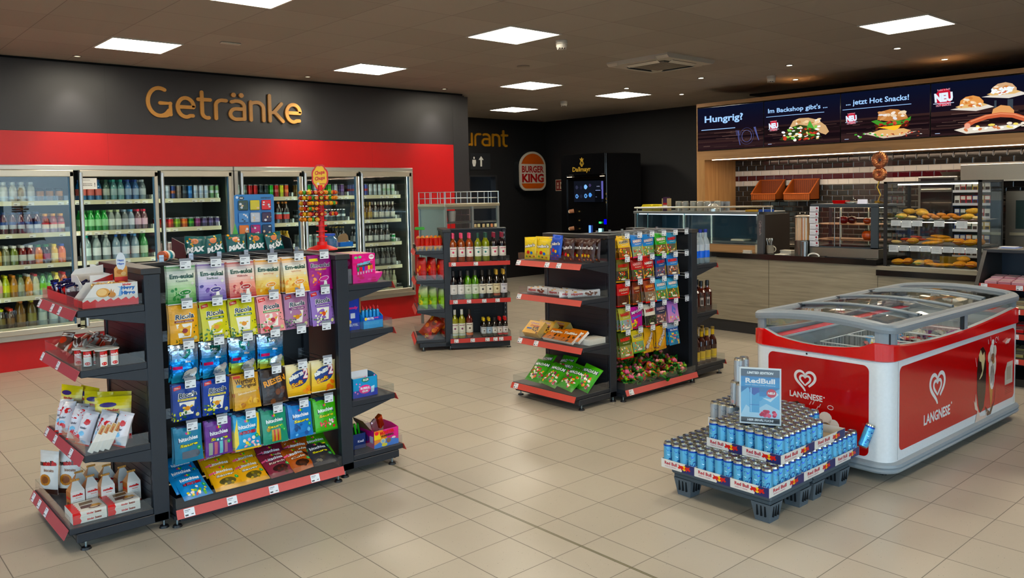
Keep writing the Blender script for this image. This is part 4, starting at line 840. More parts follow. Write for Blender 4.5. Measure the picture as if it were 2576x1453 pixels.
def emk(top, bot, mid, sub, subc='#3c5a4a', key=0):
 return (bot, [('g', .78, 1, '#e8e8e4', top), ('g', .38, .78, mid, '#f0efe8'), ('g', 0, .38, bot, mid), ('x', -.45, .12, .1, .42, 14, .07, [bot, mid, top]), ('t', 'Em-eukal', 0, .72, .84, .12, '#1f4a3c', .035), ('t', sub, 0, .6, .42, .055, subc, .01),
                  ('d', .1, .3, .22, .1, '#f4f2ec', .1), ('d', .1, .3, .2, .085, bot, .1), ('t', 'Em-eukal', .1, .3, .24, .035, '#f4f2ec', .02, 0, .1), ('p', [(-.3, .34), (-.1, .3), (-.3, .22)], mid), ('p', [(.5, .42), (.3, .33), (.48, .24)], mid), ('p', [(.08, .1), (.26, .08), (.22, .24), (.12, .24)], '#f2f0ea'), ('d', .37, .52, .055, .055, '#dfe4dc'), ('b', 0, .02, '#e9e9e6'), ('b', .975, 1, '#dfe0de')])
def ric(base, strip, sub, card='#f2f0e6', candy='#d8952c', leaf='#3c6a2c', new=True, extra=None, stc='#f4efe0', plantc=None):
 o = [('t', 'Ricola', .02, .70, .70, .15, '#f2f0e8', .075, .15, .06), ('t', 'Ricola', .02, .70, .66, .13, '#16324a', .03, .15, .06), ('r', -.34, .545, .34, .6, strip), ('t', sub, 0, .572, .58, .03, stc, .02), ('p', [(-.22, .16), (.2, .16), (.27, .51), (-.29, .51)], card),
         ('d', 0, .33, .1, .085, candy), ('d', -.13, .36, .06, .04, '#e8c86a'), ('d', .14, .38, .06, .035, '#e2b85a', .5), ('t', 'zuckerfrei', 0, .2, .18, .02, '#5a5a5a', .01), ('x', -.46, .02, .46, .14, 7, .028, [leaf, '#23401c']), ('x', .3, .15, .46, .5, 5, .028, [leaf, '#23401c']), ('d', .36, .12, .07, .07, '#d8d4a0')]
 if new: o += [('p', [(-.46, .84), (-.2, .88), (-.2, .97), (-.46, .93)], '#c8322c'), ('t', 'NEU', -.33, .905, .16, .035, '#f4e8e0', .02)]
 if plantc: o += [('x', -.48, .02, -.05, .3, 22, .045, plantc)]
 if extra: o += extra
 o += [('d', .02, .93, .06, .03, '#b8302c')]
 return (base, o)
def hit(base, sub, pic, subc='#e8e020', win=None, name2='hitschies', pink=False):
 o = [('p', [(-.36, .56), (.36, .56), (.36, 1), (-.36, 1)], '#1b1f4a'), ('t', 'hitschies', 0, .66, .68, .11, '#f2f4f8', .035, 0, .04), ('d', -.06, .8, .03, .05, '#e03a8c', .5), ('d', 0, .81, .03, .06, '#f0d020'), ('d', .06, .8, .03, .05, '#38b048', -.5), ('t', sub, 0, .49, .66, .1, '#14141c', .07, .1, .04), ('t', sub, 0, .49, .64, .08, subc, .03, .1, .04)]
 o += pic
 if pink: o += [('r', -.5, .62, -.26, .68, '#e86a8a')]
 o += [('d', .36, .36, .075, .075, '#48a85c'), ('t', 'V', .36, .36, .05, .04, '#f0f4e8')]
 return (base, o)
def har(top, win, bot, txt='HARIBO', tc='#f2f0e8', side='#f0d020', sub='#e8e0d0', seed=0, cs=None):
 cs = cs or ['#c8342c', '#e8b820', '#58a83c', '#e8e4d8', '#d8682c']
 return (top, [('b', .05, .5, win), ('x', -.42, .08, .3, .46, 26, .055, cs), ('p', [(.3, .05), (.5, .05), (.5, .62), (.38, .5)], side), ('b', 0, .06, bot), ('t', txt, -.02, .74, .78, .15, '#a8141c' if tc != '#1a1a1a' else '#f0e8d0', .08, 0, .05), ('t', txt, -.02, .74, .74, .125, tc, .035, 0, .05), ('t', 'Fruchtgummi', 0, .6, .5, .05, sub, .02, 0, .05), ('d', 0, .14, .2, .05, '#f0e8d8')])
# herbal sweets on the front display: columns X = -.997 + .153 k
LV = ['#2c5a34', '#4a7a3c', '#dfe4c8']
G1R = [
 [('green mint herbal sweets bag', emk('#2f8a3c', '#2c8038', '#a8d09a', 'Klassisch'), 2), ('violet sage sweets bag', emk('#6a4a9c', '#3c2a80', '#b4a4d8', 'Salbei'), 7), ('red cherry sweets bag', emk('#b83a3a', '#a01c24', '#e8a090', 'Wildkirsche', '#a02c34'), 6),
  ('orange ginger sweets bag', emk('#e8a020', '#e09a10', '#f0d488', 'Ingwer-Orange', '#c8782c'), 2), ('orange ginger sweets bag with sprigs', emk('#e8a020', '#e09a10', '#f0d488', 'Ingwer-Orange', '#c8782c') , 4), ('magenta vitamin sweets bag', ('#a82878', [('g', 0, 1, '#b02a8c', '#8c1c74'), ('r', -.46, .84, -.1, .92, '#e8d030'), ('t', 'Em-eukal', 0, .72, .84, .12, '#f4f0f4', .07), ('t', 'Em-eukal', 0, .72, .82, .105, '#2a1c3c', .03), ('t', 'VITAMIN SHOT', 0, .6, .5, .05, '#f0c820', .03), ('x', -.4, .15, 0, .5, 12, .07, ['#e8702c', '#d83a4c', '#f0a030']), ('d', .12, .33, .22, .1, '#e8d8e8', .2), ('d', .12, .33, .19, .08, '#c02c8c', .2), ('p', [(.08, .1), (.26, .1), (.22, .26), (.12, .26)], '#f2f0ea')]), 2)],
 [('bright yellow herb sweets bag', ric('#e8b010', '#7a2418', 'ORIGINAL KRÄUTER', candy='#8c2a1a', new=False), 2), ('lime lemon mint sweets bag', ric('#d0cc28', '#3c6a34', 'ZITRONENMELISSE', plantc=LV), 3), ('lime lemon mint sweets bag with leaves', ric('#d4ce20', '#3c6a34', 'ZITRONENMELISSE', plantc=LV), 5),
  ('pink raspberry sweets bag', ric('#e8a0a4', '#2c8a44', 'HIMBEERE', candy='#a8283c', plantc=LV, extra=[('x', -.4, .04, -.1, .14, 5, .09, ['#d83a44', '#e85a5c'])]), 5), ('mauve sage sweets bag', ric('#a87a9c', '#6a2c6a', 'ALPEN SALBEI', plantc=['#4a3c5a', '#6a8a5c']), 2), ('lilac elderflower sweets bag', ric('#8c6ab0', '#5a3c8c', 'HOLUNDERBLÜTEN', candy='#d8602c', plantc=['#e8e8d0', '#4a6a3c', '#f4f4e4']), 6)],
 [('crinkled blue foil menthol sweets bag', 'W1', 2), ('crinkled blue foil menthol sweets bag marked blau', 'W2', 2), ('crinkled foil lemon menthol sweets bag', 'W3', 2), ('crinkled foil citrus menthol sweets bag', 'W4', 2), None, None],
 [('dark blue lemon menthol sweets bag', ric('#1c3c8c', '#e8d830', 'MENTHOL-ZITRONE', stc='#1c3c8c', plantc=['#2c5a30', '#c8d040', '#e0d860']), 2), ('dark blue extra strong sweets bag', ric('#1c3f94', '#e8d830', 'MENTHOL-ZITRONE', stc='#1c3c8c', plantc=['#2c5a30', '#c8d040', '#e0d860']), 2),
  ('gold butter caramel sweets bag', ('#c89c50', [('g', .5, 1, '#d8b468', '#c08c3c'), ("t", "Werther's", -.02, .8, .8, .15, '#3c2014', .02), ('t', 'Original', .08, .65, .62, .14, '#3c2014', .02), ('d', -.3, .68, .1, .05, '#4a8ab0'), ('p', [(-.5, .38), (.5, .46), (.5, .56), (-.5, .48)], '#a81c24'), ('t', 'Sahnebonbons', 0, .47, .72, .06, '#f0e0c0', .02, 0, .07), ('g', 0, .38, '#d8a44c', '#c8964a'), ('x', -.3, .08, .4, .3, 9, .1, ['#b8782c', '#e0b45c', '#a0601c']), ('r', -.46, .9, -.2, .97, '#b8322c')]), 4),
  ('dark brown chocolate chew bag', ('#24130c', [('t', 'RIESEN', .02, .66, .94, .22, '#14100c', .09, 0, .2), ('t', 'RIESEN', .02, .66, .9, .18, '#e8a018', .04, 0, .2), ('x', -.3, .05, .45, .42, 8, .12, ['#4a2814', '#6a3c1c', '#38200f']), ('b', 0, .03, '#50341c')]), 4),
  ('yellow and white fruit caramel bag', 'N1', 2), ('yellow and white soft fruit caramel bag', 'N2', 2)],
 [('teal sour tongues bag', hit('#1c7a9c', 'Saure', [('r', -.26, .12, .3, .32, '#5c6470'), ('d', .3, .22, .08, .1, '#4c5460')]), 2), ('purple sour spider legs bag', hit('#6a3a8c', 'Saure', [('r', -.4, .05, -.26, .4, '#9aa89a'), ('r', -.2, .05, -.08, .4, '#b86a7a'), ('r', 0, .05, .12, .4, '#7ac0c8'), ('r', .18, .05, .3, .4, '#a87a8c'), ('d', -.06, .46, .09, .07, '#1c7a8c'), ('d', .08, .46, .09, .07, '#1c7a8c'), ('d', -.06, .46, .04, .04, '#e8f0f0'), ('d', .08, .46, .04, .04, '#e8f0f0')]), 2),
  ('blue and yellow mixed chews bag', hit('#2c9ac8', 'HITSCHIES', [('p', [(-.5, .5), (-.36, .9), (-.36, .2), (-.5, .05)], '#ecd020'), ('p', [(.5, .98), (.36, 1), (.36, .4), (.5, .3)], '#ecd020'), ('x', -.2, .06, .4, .36, 14, .07, ['#f0b0c0', '#f0e8d8', '#a8d080', '#f0d060']), ('b', 0, .05, '#e0b820')], '#d82c44'), 7), ('green sour octopus arms bag', hit('#1c8a70', 'Saure', [('r', -.16, .06, .2, .4, '#b89a44'), ('r', -.08, .06, -.02, .4, '#b83a3c'), ('r', .06, .06, .12, .4, '#b83a3c'), ('d', -.28, .42, .08, .08, '#a88a3c'), ('d', .28, .44, .08, .08, '#48a85c')]), 3),
  ('bright blue sour shark bag', hit('#1c7ac0', 'Saure', [('x', -.3, .05, .4, .38, 10, .09, ['#2c5a9c', '#7ac0e8', '#1c4a80'])]), 4), ('lime green cherry sour bag', hit('#58b040', 'Saure', [('x', -.3, .1, .34, .36, 16, .06, ['#d8344c', '#f0e0e0', '#e86a7a']), ('b', 0, .04, '#2c8a2c')]), 3)],
]
def wick(seed, low, lowc, tag_):
 return pouch(.138, .188, .026, '#c4ccd4', [('g', .55, 1, '#3c8cc8', '#d4d8dc'), ('g', .28, .55, '#1c6ab8', '#3c8cd0'), ('g', 0, .28, low, lowc), ('p', [(-.2, .9), (.2, .9), (.2, .74), (0, .62), (-.2, .74)], '#14584c'), ('t', 'WICK', 0, .79, .28, .06, '#e8ece8', .03), ('t', 'Blau', .1, .55, .2, .06, '#f0f4f8', .03), ('r', -.46, .36, -.12, .44, '#b82c5c'), ('d', .16, .22, .26, .15, '#dce8f0', .2), ('d', .34, .3, .1, .09, '#dce8f0'), ('r', .06, .04, .14, .2, '#dce8f0'), ('r', .26, .04, .34, .2, '#dce8f0'), ('p', [(-.1, .2), (.04, .26), (-.02, .08), (-.14, .1)], '#c4d8e8')], seed, 'foil', wr=.006)
def nimm(seed):
 return pouch(.150, .176, .024, '#e8c040', [('g', 0, .5, '#e8b030', '#f0d070'), ('g', .5, 1, '#f0d470', '#e8e0c0'), ('d', 0, .58, .42, .3, '#1c3c7c', .3), ('t', 'nimm', -.12, .68, .6, .16, '#f4f4f0', .08, 0, .35), ('t', '2', .28, .72, .24, .36, '#c83a4c', .1), ('t', '2', .28, .72, .2, .32, '#f4f0f0', .05), ('t', 'Soft', -.08, .42, .5, .16, '#a8202c', .07, 0, .3), ('t', 'Soft', -.08, .42, .46, .13, '#f0d030', .03, 0, .3), ('x', .05, .06, .45, .3, 7, .11, ['#f0a030', '#e87a2c', '#f4c850']), ('b', 0, .03, '#f0ead8')], seed)
WK = {'W1': (1, '#3c90b0', '#2c7ab0', 0), 'W2': (2, '#2c80a8', '#2c78b4', 0), 'W3': (3, '#c8c848', '#88a864', 0), 'W4': (4, '#c8c440', '#6a9a7c', 0)}
ROWZ = [1.293, 1.093, .889, .690, .473]
RN = ['top', 'second', 'third', 'fourth', 'bottom']
def hang(meshes, x, z, y0, n, label, group, name='sweets_bag', step=.0205, tilt=7, spread=0):
 rnd = random.Random(int(x * 1000 + z * 777))
 for i in range(n):
  t_ = tilt * (n - 1 - i) / max(1, n - 1) if n > 2 else rnd.uniform(0, 2)
  o = link(name, meshes, None, (x + rnd.uniform(-.003, .003) + spread * i * .001, y0 + i * step, z - .004 + rnd.uniform(-.003, .003) * (i > 0)), (-RAD(t_), RAD(rnd.uniform(-1.5, 1.5)), RAD(rnd.uniform(-3, 3))))
  o['category'] = 'sweets bag'
  o['label'] = label if i == 0 else label.replace(', ', ' at the rear, ', 1)
  if n > 2 and i: o['group'] = group + ', behind the front one'
  elif i: pass
for r, row in enumerate(G1R):
 for k, it in enumerate(row):
  x = -.997 + .153 * k; z = ROWZ[r]; where = 'hook %d' % (k + 1)
  pos = '%s hook, %s row, front display' % (ORD[k], RN[r])
  hook(x, z, .42, .72, 'wire display hook with price ticket, ' + pos)
  if not it: continue
  d, spec, n = it
  if isinstance(spec, str) and spec in WK: me = wick(WK[spec][0], WK[spec][1], WK[spec][2], 0)
  elif isinstance(spec, str): me = nimm(k)
  else: me = pouch(.143, .197 if r < 2 else .186, .019, spec[0], spec[1], r * 7 + k)
  hang(me, x + .004, z, .448, n, d + ', ' + pos, d + 's on one hook', step=.0205 if not isinstance(spec, str) else .028, tilt=9 if n > 2 else 0)
# fruit gums on the middle display
G2R = [
 [('gold fruit gum bag, partly behind the upright', har('#e0b828', '#a8782c', '#c83a2c', tc='#1a1a1a'), 1, .0), ('gold fruit gum bag', har('#e0b838', '#7a4a24', '#c8342c', tc='#1a1a1a', seed=1), 3, 0), ('blue and pink fruit gum bag', har('#2c7ac0', '#8a9a7c', '#d84a6a', seed=2), 3, 0), ('blue and green fruit gum bag', har('#2c80c4', '#7c9a6a', '#d8503c', side='#2c8a3c', seed=3), 2, 0), ('green fruit gum bag', har('#3c9a2c', '#6a5a34', '#48a82c', side='#e0d020', seed=4), 4, 0), ('teal fruit gum bag', har('#2c8ab0', '#5a5a4c', '#2c5a8c', tc='#d83a3c', seed=5), 2, 0), None],
 [('lime and yellow fruit gum bag, partly behind the upright', har('#b0a050', '#b88a6c', '#5ab02c', seed=6), 1, 0), ('yellow and black liquorice gum bag', har('#7a7038', '#3c3424', '#c8a020', tc='#c83a2c', seed=7), 2, 0), ('red fruit gum bag with green stripe', har('#a8141c', '#4a4434', '#a81c24', tc='#d8a0a0', seed=8), 5, 0), ('red fruit gum bag', har('#b8161e', '#4c4838', '#a81c24', seed=9), 2, 0), ('dark blue liquorice gum bag', har('#1c508c', '#54506a', '#1c3c7c', tc='#c83a4c', seed=10, cs=['#e8e4d8', '#c83a2c', '#6a4a3c', '#b0a8a0']), 2, 0), ('bright blue liquorice mix bag', har('#1474b8', '#6c5c54', '#1450a0', tc='#d8383c', seed=11, cs=['#e8e4d8', '#e8a0b0', '#3c2c24', '#d87a3c']), 5, 0), None],
 [('light blue fruit gum bag, partly behind the upright', har('#2c8ab8', '#5c6c64', '#2c9ac0', seed=12), 1, 0), ('red cola gum bag', har('#c0181c', '#4a2418', '#c81c1c', tc='#e8c0a0', seed=13, cs=['#5a2c18', '#8a4a24', '#3c1c10']), 2, 0), ('narrow brown cola bottle gum bag', har('#7a3424', '#5c3c2c', '#c85a1c', tc='#d8b080', seed=14, cs=['#6a3418', '#a05a24']), 2, 0), ('amber cola gum bag', har('#8a3c14', '#7c6c5c', '#d83c1c', tc='#e8a040', seed=15, cs=['#d8d0c0', '#a8744c']), 3, 0), ('pale blue frog gum bag', har('#4aa0c4', '#5a7a4c', '#2c6ab0', seed=16), 5, 0), ('pale blue sour gum bag', har('#48a0c4', '#4c6a3c', '#d83c44', seed=17), 6, 0), None],
 [('pink edged lime gum bag, partly behind the upright', har('#b8a47c', '#a06a4c', '#d8c030', seed=18), 1, 0), ('lime fruit gum bag', har('#a8a454', '#8c9aa0', '#d8c81c', tc='#c8343c', seed=19), 3, 0), ('magenta chew bag', ('#b82c90', [('t', 'MAOAM', 0, .8, .9, .16, '#1c2050', .09, 0, .2), ('t', 'MAOAM', 0, .8, .86, .13, '#f0f0f4', .03, 0, .2), ('t', 'Kracher', 0, .56, .8, .12, '#2c6ac8', .05, 0, .2), ('x', -.4, .05, .4, .42, 20, .08, ['#e83a3c', '#f0d040', '#58b048', '#f08030'])]), 1, 0), ('black and white liquorice gum bag', har('#d8d4c8', '#24241e', '#b82c2c', tc='#a8282c', side='#2c5a30', seed=20, cs=['#1a1a16', '#3c3c34', '#587a3c']), 3, 0), ('navy liquorice gum bag', har('#24304c', '#5c4c50', '#8a3a34', tc='#b8b8c8', seed=21, cs=['#e8b0a8', '#c88a80']), 1, 0), ('lilac sour sweets bag', ('#b884c8', [('g', 0, 1, '#d8a0d0', '#8a5ab0'), ('x', -.4, .05, .4, .3, 14, .07, ['#f0d8a0', '#e87aa0', '#a0d0e0', '#f0a060']), ('p', [(-.1, .8), (.2, .6), (.05, .35), (-.2, .5)], '#5c6ab8')]), 5, 0), None],
 [('pale mixed gum bag, partly behind the upright', har('#a87a6c', '#c0a088', '#d8d0c0', seed=22), 1, 0), ('large green and yellow gum bag', har('#4a5a20', '#8a8a5c', '#c82c1c', tc='#d8443c', side='#d8c820', seed=23), 4, 0), ('yellow juice gum bag', har('#c8b850', '#7c9a7c', '#4aa02c', tc='#1a1a1a', seed=24), 3, 0), ('gold and violet fruit chew bag', 'S1', 2, 0), ('gold and white fruit chew bag', 'S2', 2, 0), ('blue chewy sweets bag', ('#1c80b4', [('g', .75, 1, '#5c9ad0', '#c0d0dc'), ('r', -.5, .62, .5, .78, '#1c4a9c'), ('t', 'Mix Beutel', 0, .7, .66, .09, '#f0f0f4', .03), ('x', -.4, .06, .45, .58, 26, .07, ['#f0a0b0', '#f0c850', '#7ad0a0', '#e85a7a'])]), 4, 0), None],
]
for r, row in enumerate(G2R):
 z = [1.273, 1.091, .901, .706, .516][r]
 for k, it in enumerate(row):
  x = 2.208 + .152 * k
  pos = '%s row, middle display' % RN[r]
  if k and not (r == 4 and k == 6): hook(x, z, .42, .72, 'wire display hook with price ticket, %s of the %s row, middle display' % (ORD[k - 1], RN[r]))
  if not it: continue
  d, spec, n, _ = it
  if isinstance(spec, str):
   me = pouch(.13, .20, .022, '#d8a838', [('p', [(-.3, 1), (.5, 1), (.5, .5), (-.1, .0), (-.5, 0), (-.5, .6)], '#e0b448'), ('t', 'nimm2 Lachgummi', .0, .5, 1.1, .3, '#3c2060', .08, 0, 1.05), ('t', 'nimm2 Lachgummi', 0, .5, 1.06, .26, '#f4f0ea', .04, 0, 1.05), ('p', [(-.5, .1), (-.3, .4), (-.3, .1)], '#4a2c6a'), ('x', 0, .05, .45, .35, 6, .1, ['#e8a030', '#f0c860'])], k)
  else: me = pouch(.146 if 'narrow' not in d else .10, .178 if 'large' not in d else .205, .021, spec[0], spec[1], 30 + r * 7 + k, mat='film')
  hang(me, (x if k else 2.285) + .004, z, .448 if k else .52, n, (d if 'partly' in d else d) + ', ' + pos, d.split(',')[0] + 's on one hook', step=.0225, tilt=10 if n > 2 else 0)
# ---------------------------------------------------------------- loose bags in the trays
def lay(me, x, y, z, rz, tilt, label, group=None, name='sweets_bag', roll=0, cat='sweets bag'):
 """bag lying back: its foot at (x, y, z), face up towards the viewer"""
 o = link(name, me, None, (x, y, z), Euler((-RAD(tilt), RAD(roll), RAD(rz)), 'XYZ')); tag(o, label, cat, group); return o
BR = [('x', -.3, .12, .32, .34, 7, .13, ['#3c1c10', '#54301c', '#2c140c'])]
TH = {
 'blue': hit('#2c88c8', 'HITSCHIES', [('x', -.34, .06, .36, .34, 16, .07, ['#d83a44', '#f0d860', '#6ab04c', '#f0e8e0'])], '#e83a4c'),
 'yellow': hit('#e0a818', 'Sauer', [('d', 0, .25, .3, .16, '#5a5024'), ('x', -.2, .12, .2, .34, 8, .08, ['#8a7a30', '#c8a83c', '#48401c'])], '#e8e4dc', pink=True),
 'brown': hit('#a8582c', 'Cola', [('d', 0, .25, .3, .16, '#2c140c'), ('x', -.2, .12, .2, .34, 6, .09, ['#4a2414', '#38180c'])], '#e8d8c8', pink=True),
 'maroon': hit('#7a2c3c', 'Kirsch', [('d', 0, .25, .3, .16, '#2c1010'), ('x', -.2, .12, .2, .34, 6, .09, ['#5a2018', '#38100c'])], '#e8d8c8', pink=True),
 'black': hit('#2c2c34', 'Saure', [('x', -.3, .08, .34, .36, 12, .08, ['#6a6458', '#4a443c', '#38342c'])]),
 'green': hit('#58a030', 'Saure', [('x', -.3, .08, .34, .36, 12, .08, ['#c83a44', '#e8c0b0', '#a83038'])])}
TM = {k: pouch(.150, .19, .026, v[0], v[1], 60 + i, origin='foot') for i, (k, v) in enumerate(TH.items())}
TD = {'blue': 'blue mixed chews', 'yellow': 'yellow sour chews', 'brown': 'orange brown cola chews', 'maroon': 'maroon cherry chews', 'black': 'black sour sweets', 'green': 'green sour sweets'}
# columns across the tray: bags lean back on one another, the front one lowest
cols = [('blue', -.985, 3), ('yellow', -.815, 4), ('yellow', -.665, 3), ('maroon', -.525, 4), ('brown', -.385, 4), ('black', -.262, 3)]
ZT = .0945
for ci, (key, x, n) in enumerate(cols):
 for i in range(n):
  rnd = random.Random(ci * 9 + i)
  kk = 'green' if (ci == 5 and i >= 1) else key
  lay(TM[kk], x + rnd.uniform(-.012, .012), .365 + i * .062, ZT + .022 + i * .020, rnd.uniform(-10, 10), 62 - i * 3, '%s bag, %s from the front, %s stack, low tray, front display' % (TD[kk], ORD[i], ('leftmost', 'second', 'third', 'fourth', 'fifth', 'rightmost')[ci]))
# twisted fruit sweets packs heaped in the middle display's tray
tw = MB('film', '#3c7a34'); rnd = random.Random(4)
def twist(seed):
 b = MB('film'); rnd = random.Random(seed); n = 9
 cs = ['#2c7a34', '#3c8a3c', '#1f6a2c', '#a82c3c', '#c87a2c', '#3f8f42', '#b84a5c']
 for j in range(16):
  v0, v1 = j / 16, (j + 1) / 16
  def R(v): return .006 + .042 * math.exp(-((v - .5) / .19) ** 2) + .016 * (abs(v - .5) * 2) ** 6
  r0, r1 = R(v0), R(v1)
  for i in range(n):
   a0, a1 = 2 * pi * i / n, 2 * pi * (i + 1) / n
   P = lambda a, r, v: ((v - .5) * .24, r * cos(a + v * 2) * (1 + .25 * sin(5 * a + seed)), r * sin(a + v * 2) * (.75 + .2 * cos(4 * a)))
   col = rnd.choice(cs) if .2 < v0 < .8 else rnd.choice(cs[:3] + ['#5a9a4c'])
   b.add([P(a0, r0, v0), P(a1, r0, v0), P(a1, r1, v1), P(a0, r1, v1)], [(3, 2, 1, 0)], col, 'film' if rnd.random() < .85 else 'foil', False)
 for k in range(9):
  b.ball((rnd.uniform(-.045, .045), rnd.uniform(-.03, .03), .02 + rnd.uniform(-.005, .012)), .015, 7, 5, rnd.choice(['#d86a8c', '#c8344c', '#e8a0a0', '#d8802c', '#8ab03c']), 'film')
 return b.mesh('twist_wrapped_sweets')
TW = [twist(s) for s in range(4)]
k = 0; rnd = random.Random(8)
for layer, (zz, ys, nx) in enumerate(((.13, (.39, .48, .58, .67), 6), (.185, (.47, .58, .66), 5), (.24, (.62,), 4))):
 for yi, y in enumerate(ys):
  for i in range(nx):
   x = 2.32 + (i + .5) * .76 / nx + rnd.uniform(-.02, .02)
   if layer == 2 and i == 0: continue
   k += 1
   o = link('twist_wrapped_sweets', TW[k % 4], None, (x, y, zz + rnd.uniform(-.008, .012)), (rnd.uniform(-.4, .4), rnd.uniform(-.5, .5), rnd.uniform(-1.4, 1.4) if i % 2 else rnd.uniform(.6, 2.4)))
   tag(o, 'green and red twist-wrapped fruit sweets pack heaped in the middle display tray', 'sweets pack', 'twist-wrapped packs in the low tray of the middle display')
# ---------------------------------------------------------------- left end shelves of the middle display (local frame faces -X)
def wl(cx_post, y1):   # local (a across from far to near, d out, z) -> world for a unit facing -X
 return lambda a, d, z: (cx_post - d, y1 - a, z)
E2 = wl(2.15, 1.12)
def mm(base, nm, seed):
 return pouch(.125, .175, .04, base, [('t', "m&m's", 0, .6, .84, .17, '#2a160e', .1, .12, .1), ('t', "m&m's", 0, .6, .8, .14, '#f4f0ea', .04, .12, .1), ('d', -.1, .3, .12, .12, '#c82c24'), ('d', .14, .26, .1, .1, '#e8c020' if base != '#e8cc14' else '#2c70c0'), ('d', -.26, .12, .07, .06, '#58a03c'), ('d', .3, .1, .06, .05, '#d86a20'), ('d', 0, .1, .06, .05, '#6a3a1c'), ('b', .965, 1, base)], seed, origin='foot')
MM = {'y': mm('#e8cc14', 'y', 1), 'b': mm('#1450b8', 'b', 2), 'n': mm('#3a1d14', 'n', 3)}
seq = [('y', .075, 1.0), ('y', .15, 1.02), ('y', .215, 1.03), ('b', .30, 1.0), ('b', .36, 1.16), ('n', .425, 1.0), ('n', .50, 1.0), ('n', .555, .98), ('n', .595, .98), ('n', .635, .97), ('n', .665, .97)]
for i, (c, a, s) in enumerate(seq):
 dd = {'y': 'yellow peanut chocolate bag', 'b': 'blue crispy chocolate bag', 'n': 'brown milk chocolate bag'}[c]
 idx = [q for q in range(len(seq)) if seq[q][0] == c].index(i); x, y, z = E2(a, .215 - (i % 2) * .035 if i < 8 else .17, 1.0935)
 o = lay(MM[c], x, y, z + (.025 if s > 1.1 else 0), -90 + (12 if i < 3 else -4), 7 + (i % 3), '%s, %s from the far side, top shelf, middle display end' % (dd, ORD[idx]), roll=(-3, 2, 4)[i % 3], name='chocolate_bag', cat='chocolate bag')
 if c == 'y' or i > 6:
  x2, y2, z2 = E2(a + .01, .12, 1.0935); lay(MM[c], x2, y2, z2, -90, 5, '%s behind the %s one, top shelf, middle display end' % (dd, ORD[idx]), name='chocolate_bag', cat='chocolate bag')
def bar(w, h, t, base, ops, seed, name, mat='film'): return pouch(w, h, t, base, ops, seed, mat, name, 'foot', wr=.001, pinch=0)
NP = bar(.235, .048, .030, '#dcdcdc', [('t', 'nippon', -.2, .52, .4, .5, '#a8141c', .05), ('d', -.25, .88, .06, .02, '#e0a040'), ('p', [(.08, .1), (.45, .1), (.42, .9), (.14, .9)], '#b81c24'), ('x', .08, .2, .38, .8, 8, .06, ['#4a2418', '#6a3420']), ('r', .38, .05, .5, .95, '#d8d8dc')], 5, 'wafer_bar')
NI = 0
for i, (a, d, z, rz) in enumerate([(.17, .24, .825, -90), (.42, .25, .825, -90), (.40, .205, .825, -88), (.19, .19, .825, -93), (.43, .16, .825, -90), (.20, .145, .825, -90), (.44, .115, .825, -90), (.56, .215, .825, -35), (.60, .175, .825, -20), (.60, .135, .825, -25), (.58, .09, .825, -20)]):
 x, y, z_ = E2(a, d, z); lay(NP, x, y, z_ - .0005, rz, 4, 'white and red wafer bar, %s, second shelf, middle display end' % ('frontmost at the far side' if i == 0 else 'frontmost at the near side' if i == 1 else ORD[i] + ' counted from the front'), name='wafer_bar', cat='chocolate bar')
def boxmesh(w, h, t, base, side, ops, seed=0, name='chocolate_box', sideops=None, back=None):
 """flat carton: face (w x h) towards -y, thickness t; origin at the foot of its back edge"""
 b = MB('print', base); b.box(-w / 2, -t, 0, w / 2, 0, h, side); b.mp = lambda a, c, e: Vector((a, -t - e, c)); b.rect(-w / 2, 0, w / 2, h, base, 1); L = 2
 def draw(ops, W, H):
  nonlocal L
  for o in ops:
   L += .3
   if o[0] == 'r': b.rect(o[1] * W, o[2] * H, o[3] * W, o[4] * H, o[5], L)
   elif o[0] == 'd': b.disc(o[1] * W, o[2] * H, o[3] * W, o[4] * W, o[5], L, 14, 1, o[6] if len(o) > 6 else 0)
   elif o[0] == 'p': b.poly([(p[0] * W, p[1] * H) for p in o[1]], o[2], L)
   elif o[0] == 't': b.text(o[1], o[2] * W, o[3] * H, o[4] * W, o[5] * H, o[6], L, o[7] if len(o) > 7 else .03, o[8] if len(o) > 8 else 0, o[9] if len(o) > 9 else 0)
   elif o[0] == 'x':
    r_ = random.Random(seed)
    for q in range(o[5]): b.disc(r_.uniform(o[1], o[3]) * W, r_.uniform(o[2], o[4]) * H, r_.uniform(.6, 1.2) * o[6] * W, r_.uniform(.5, 1) * o[6] * W, r_.choice(o[7]), L + q * .05, 9, 1, r_.uniform(0, 3))
   elif o[0] == 'l': b.lines(o[1] * W, o[2] * H, o[3] * W, o[4], o[5] * H, o[6], L, .0015, seed)
 draw(ops, w, h)
 if sideops:
  b.mp = lambda a, c, e: Vector((w / 2 + e, -t / 2 + a, c)); L = 2; draw(sideops, t, h)
 b.T = Matrix.Identity(4); return b.mesh(name)
CC = boxmesh(.175, .125, .055, '#e0ae5c', '#d8b878', [('t', 'Choco', -.05, .8, .6, .17, '#f4ead8', .1, .1), ('t', 'Choco', -.05, .8, .56, .13, '#a82c24', .04, .1), ('t', 'Crossies', .05, .6, .6, .15, '#a82c24', .05, .1), ('r', -.36, .3, -.04, .42, '#2c5a9c'), ('x', -.05, .05, .45, .5, 14, .06, ['#4a2814', '#6a3c20', '#38200f'])], 3)
TF = boxmesh(.18, .125, .022, '#d8801c', '#ece8e0', [('t', 'Toffifee', 0, .72, .86, .24, '#8c3c10', .1, .1, .04), ('t', 'Toffifee', 0, .72, .82, .2, '#f6f0e4', .05, .1, .04), ('x', -.4, .08, .4, .5, 10, .075, ['#5a3214', '#e8a84c', '#c87a24', '#3c200f'])], 4)
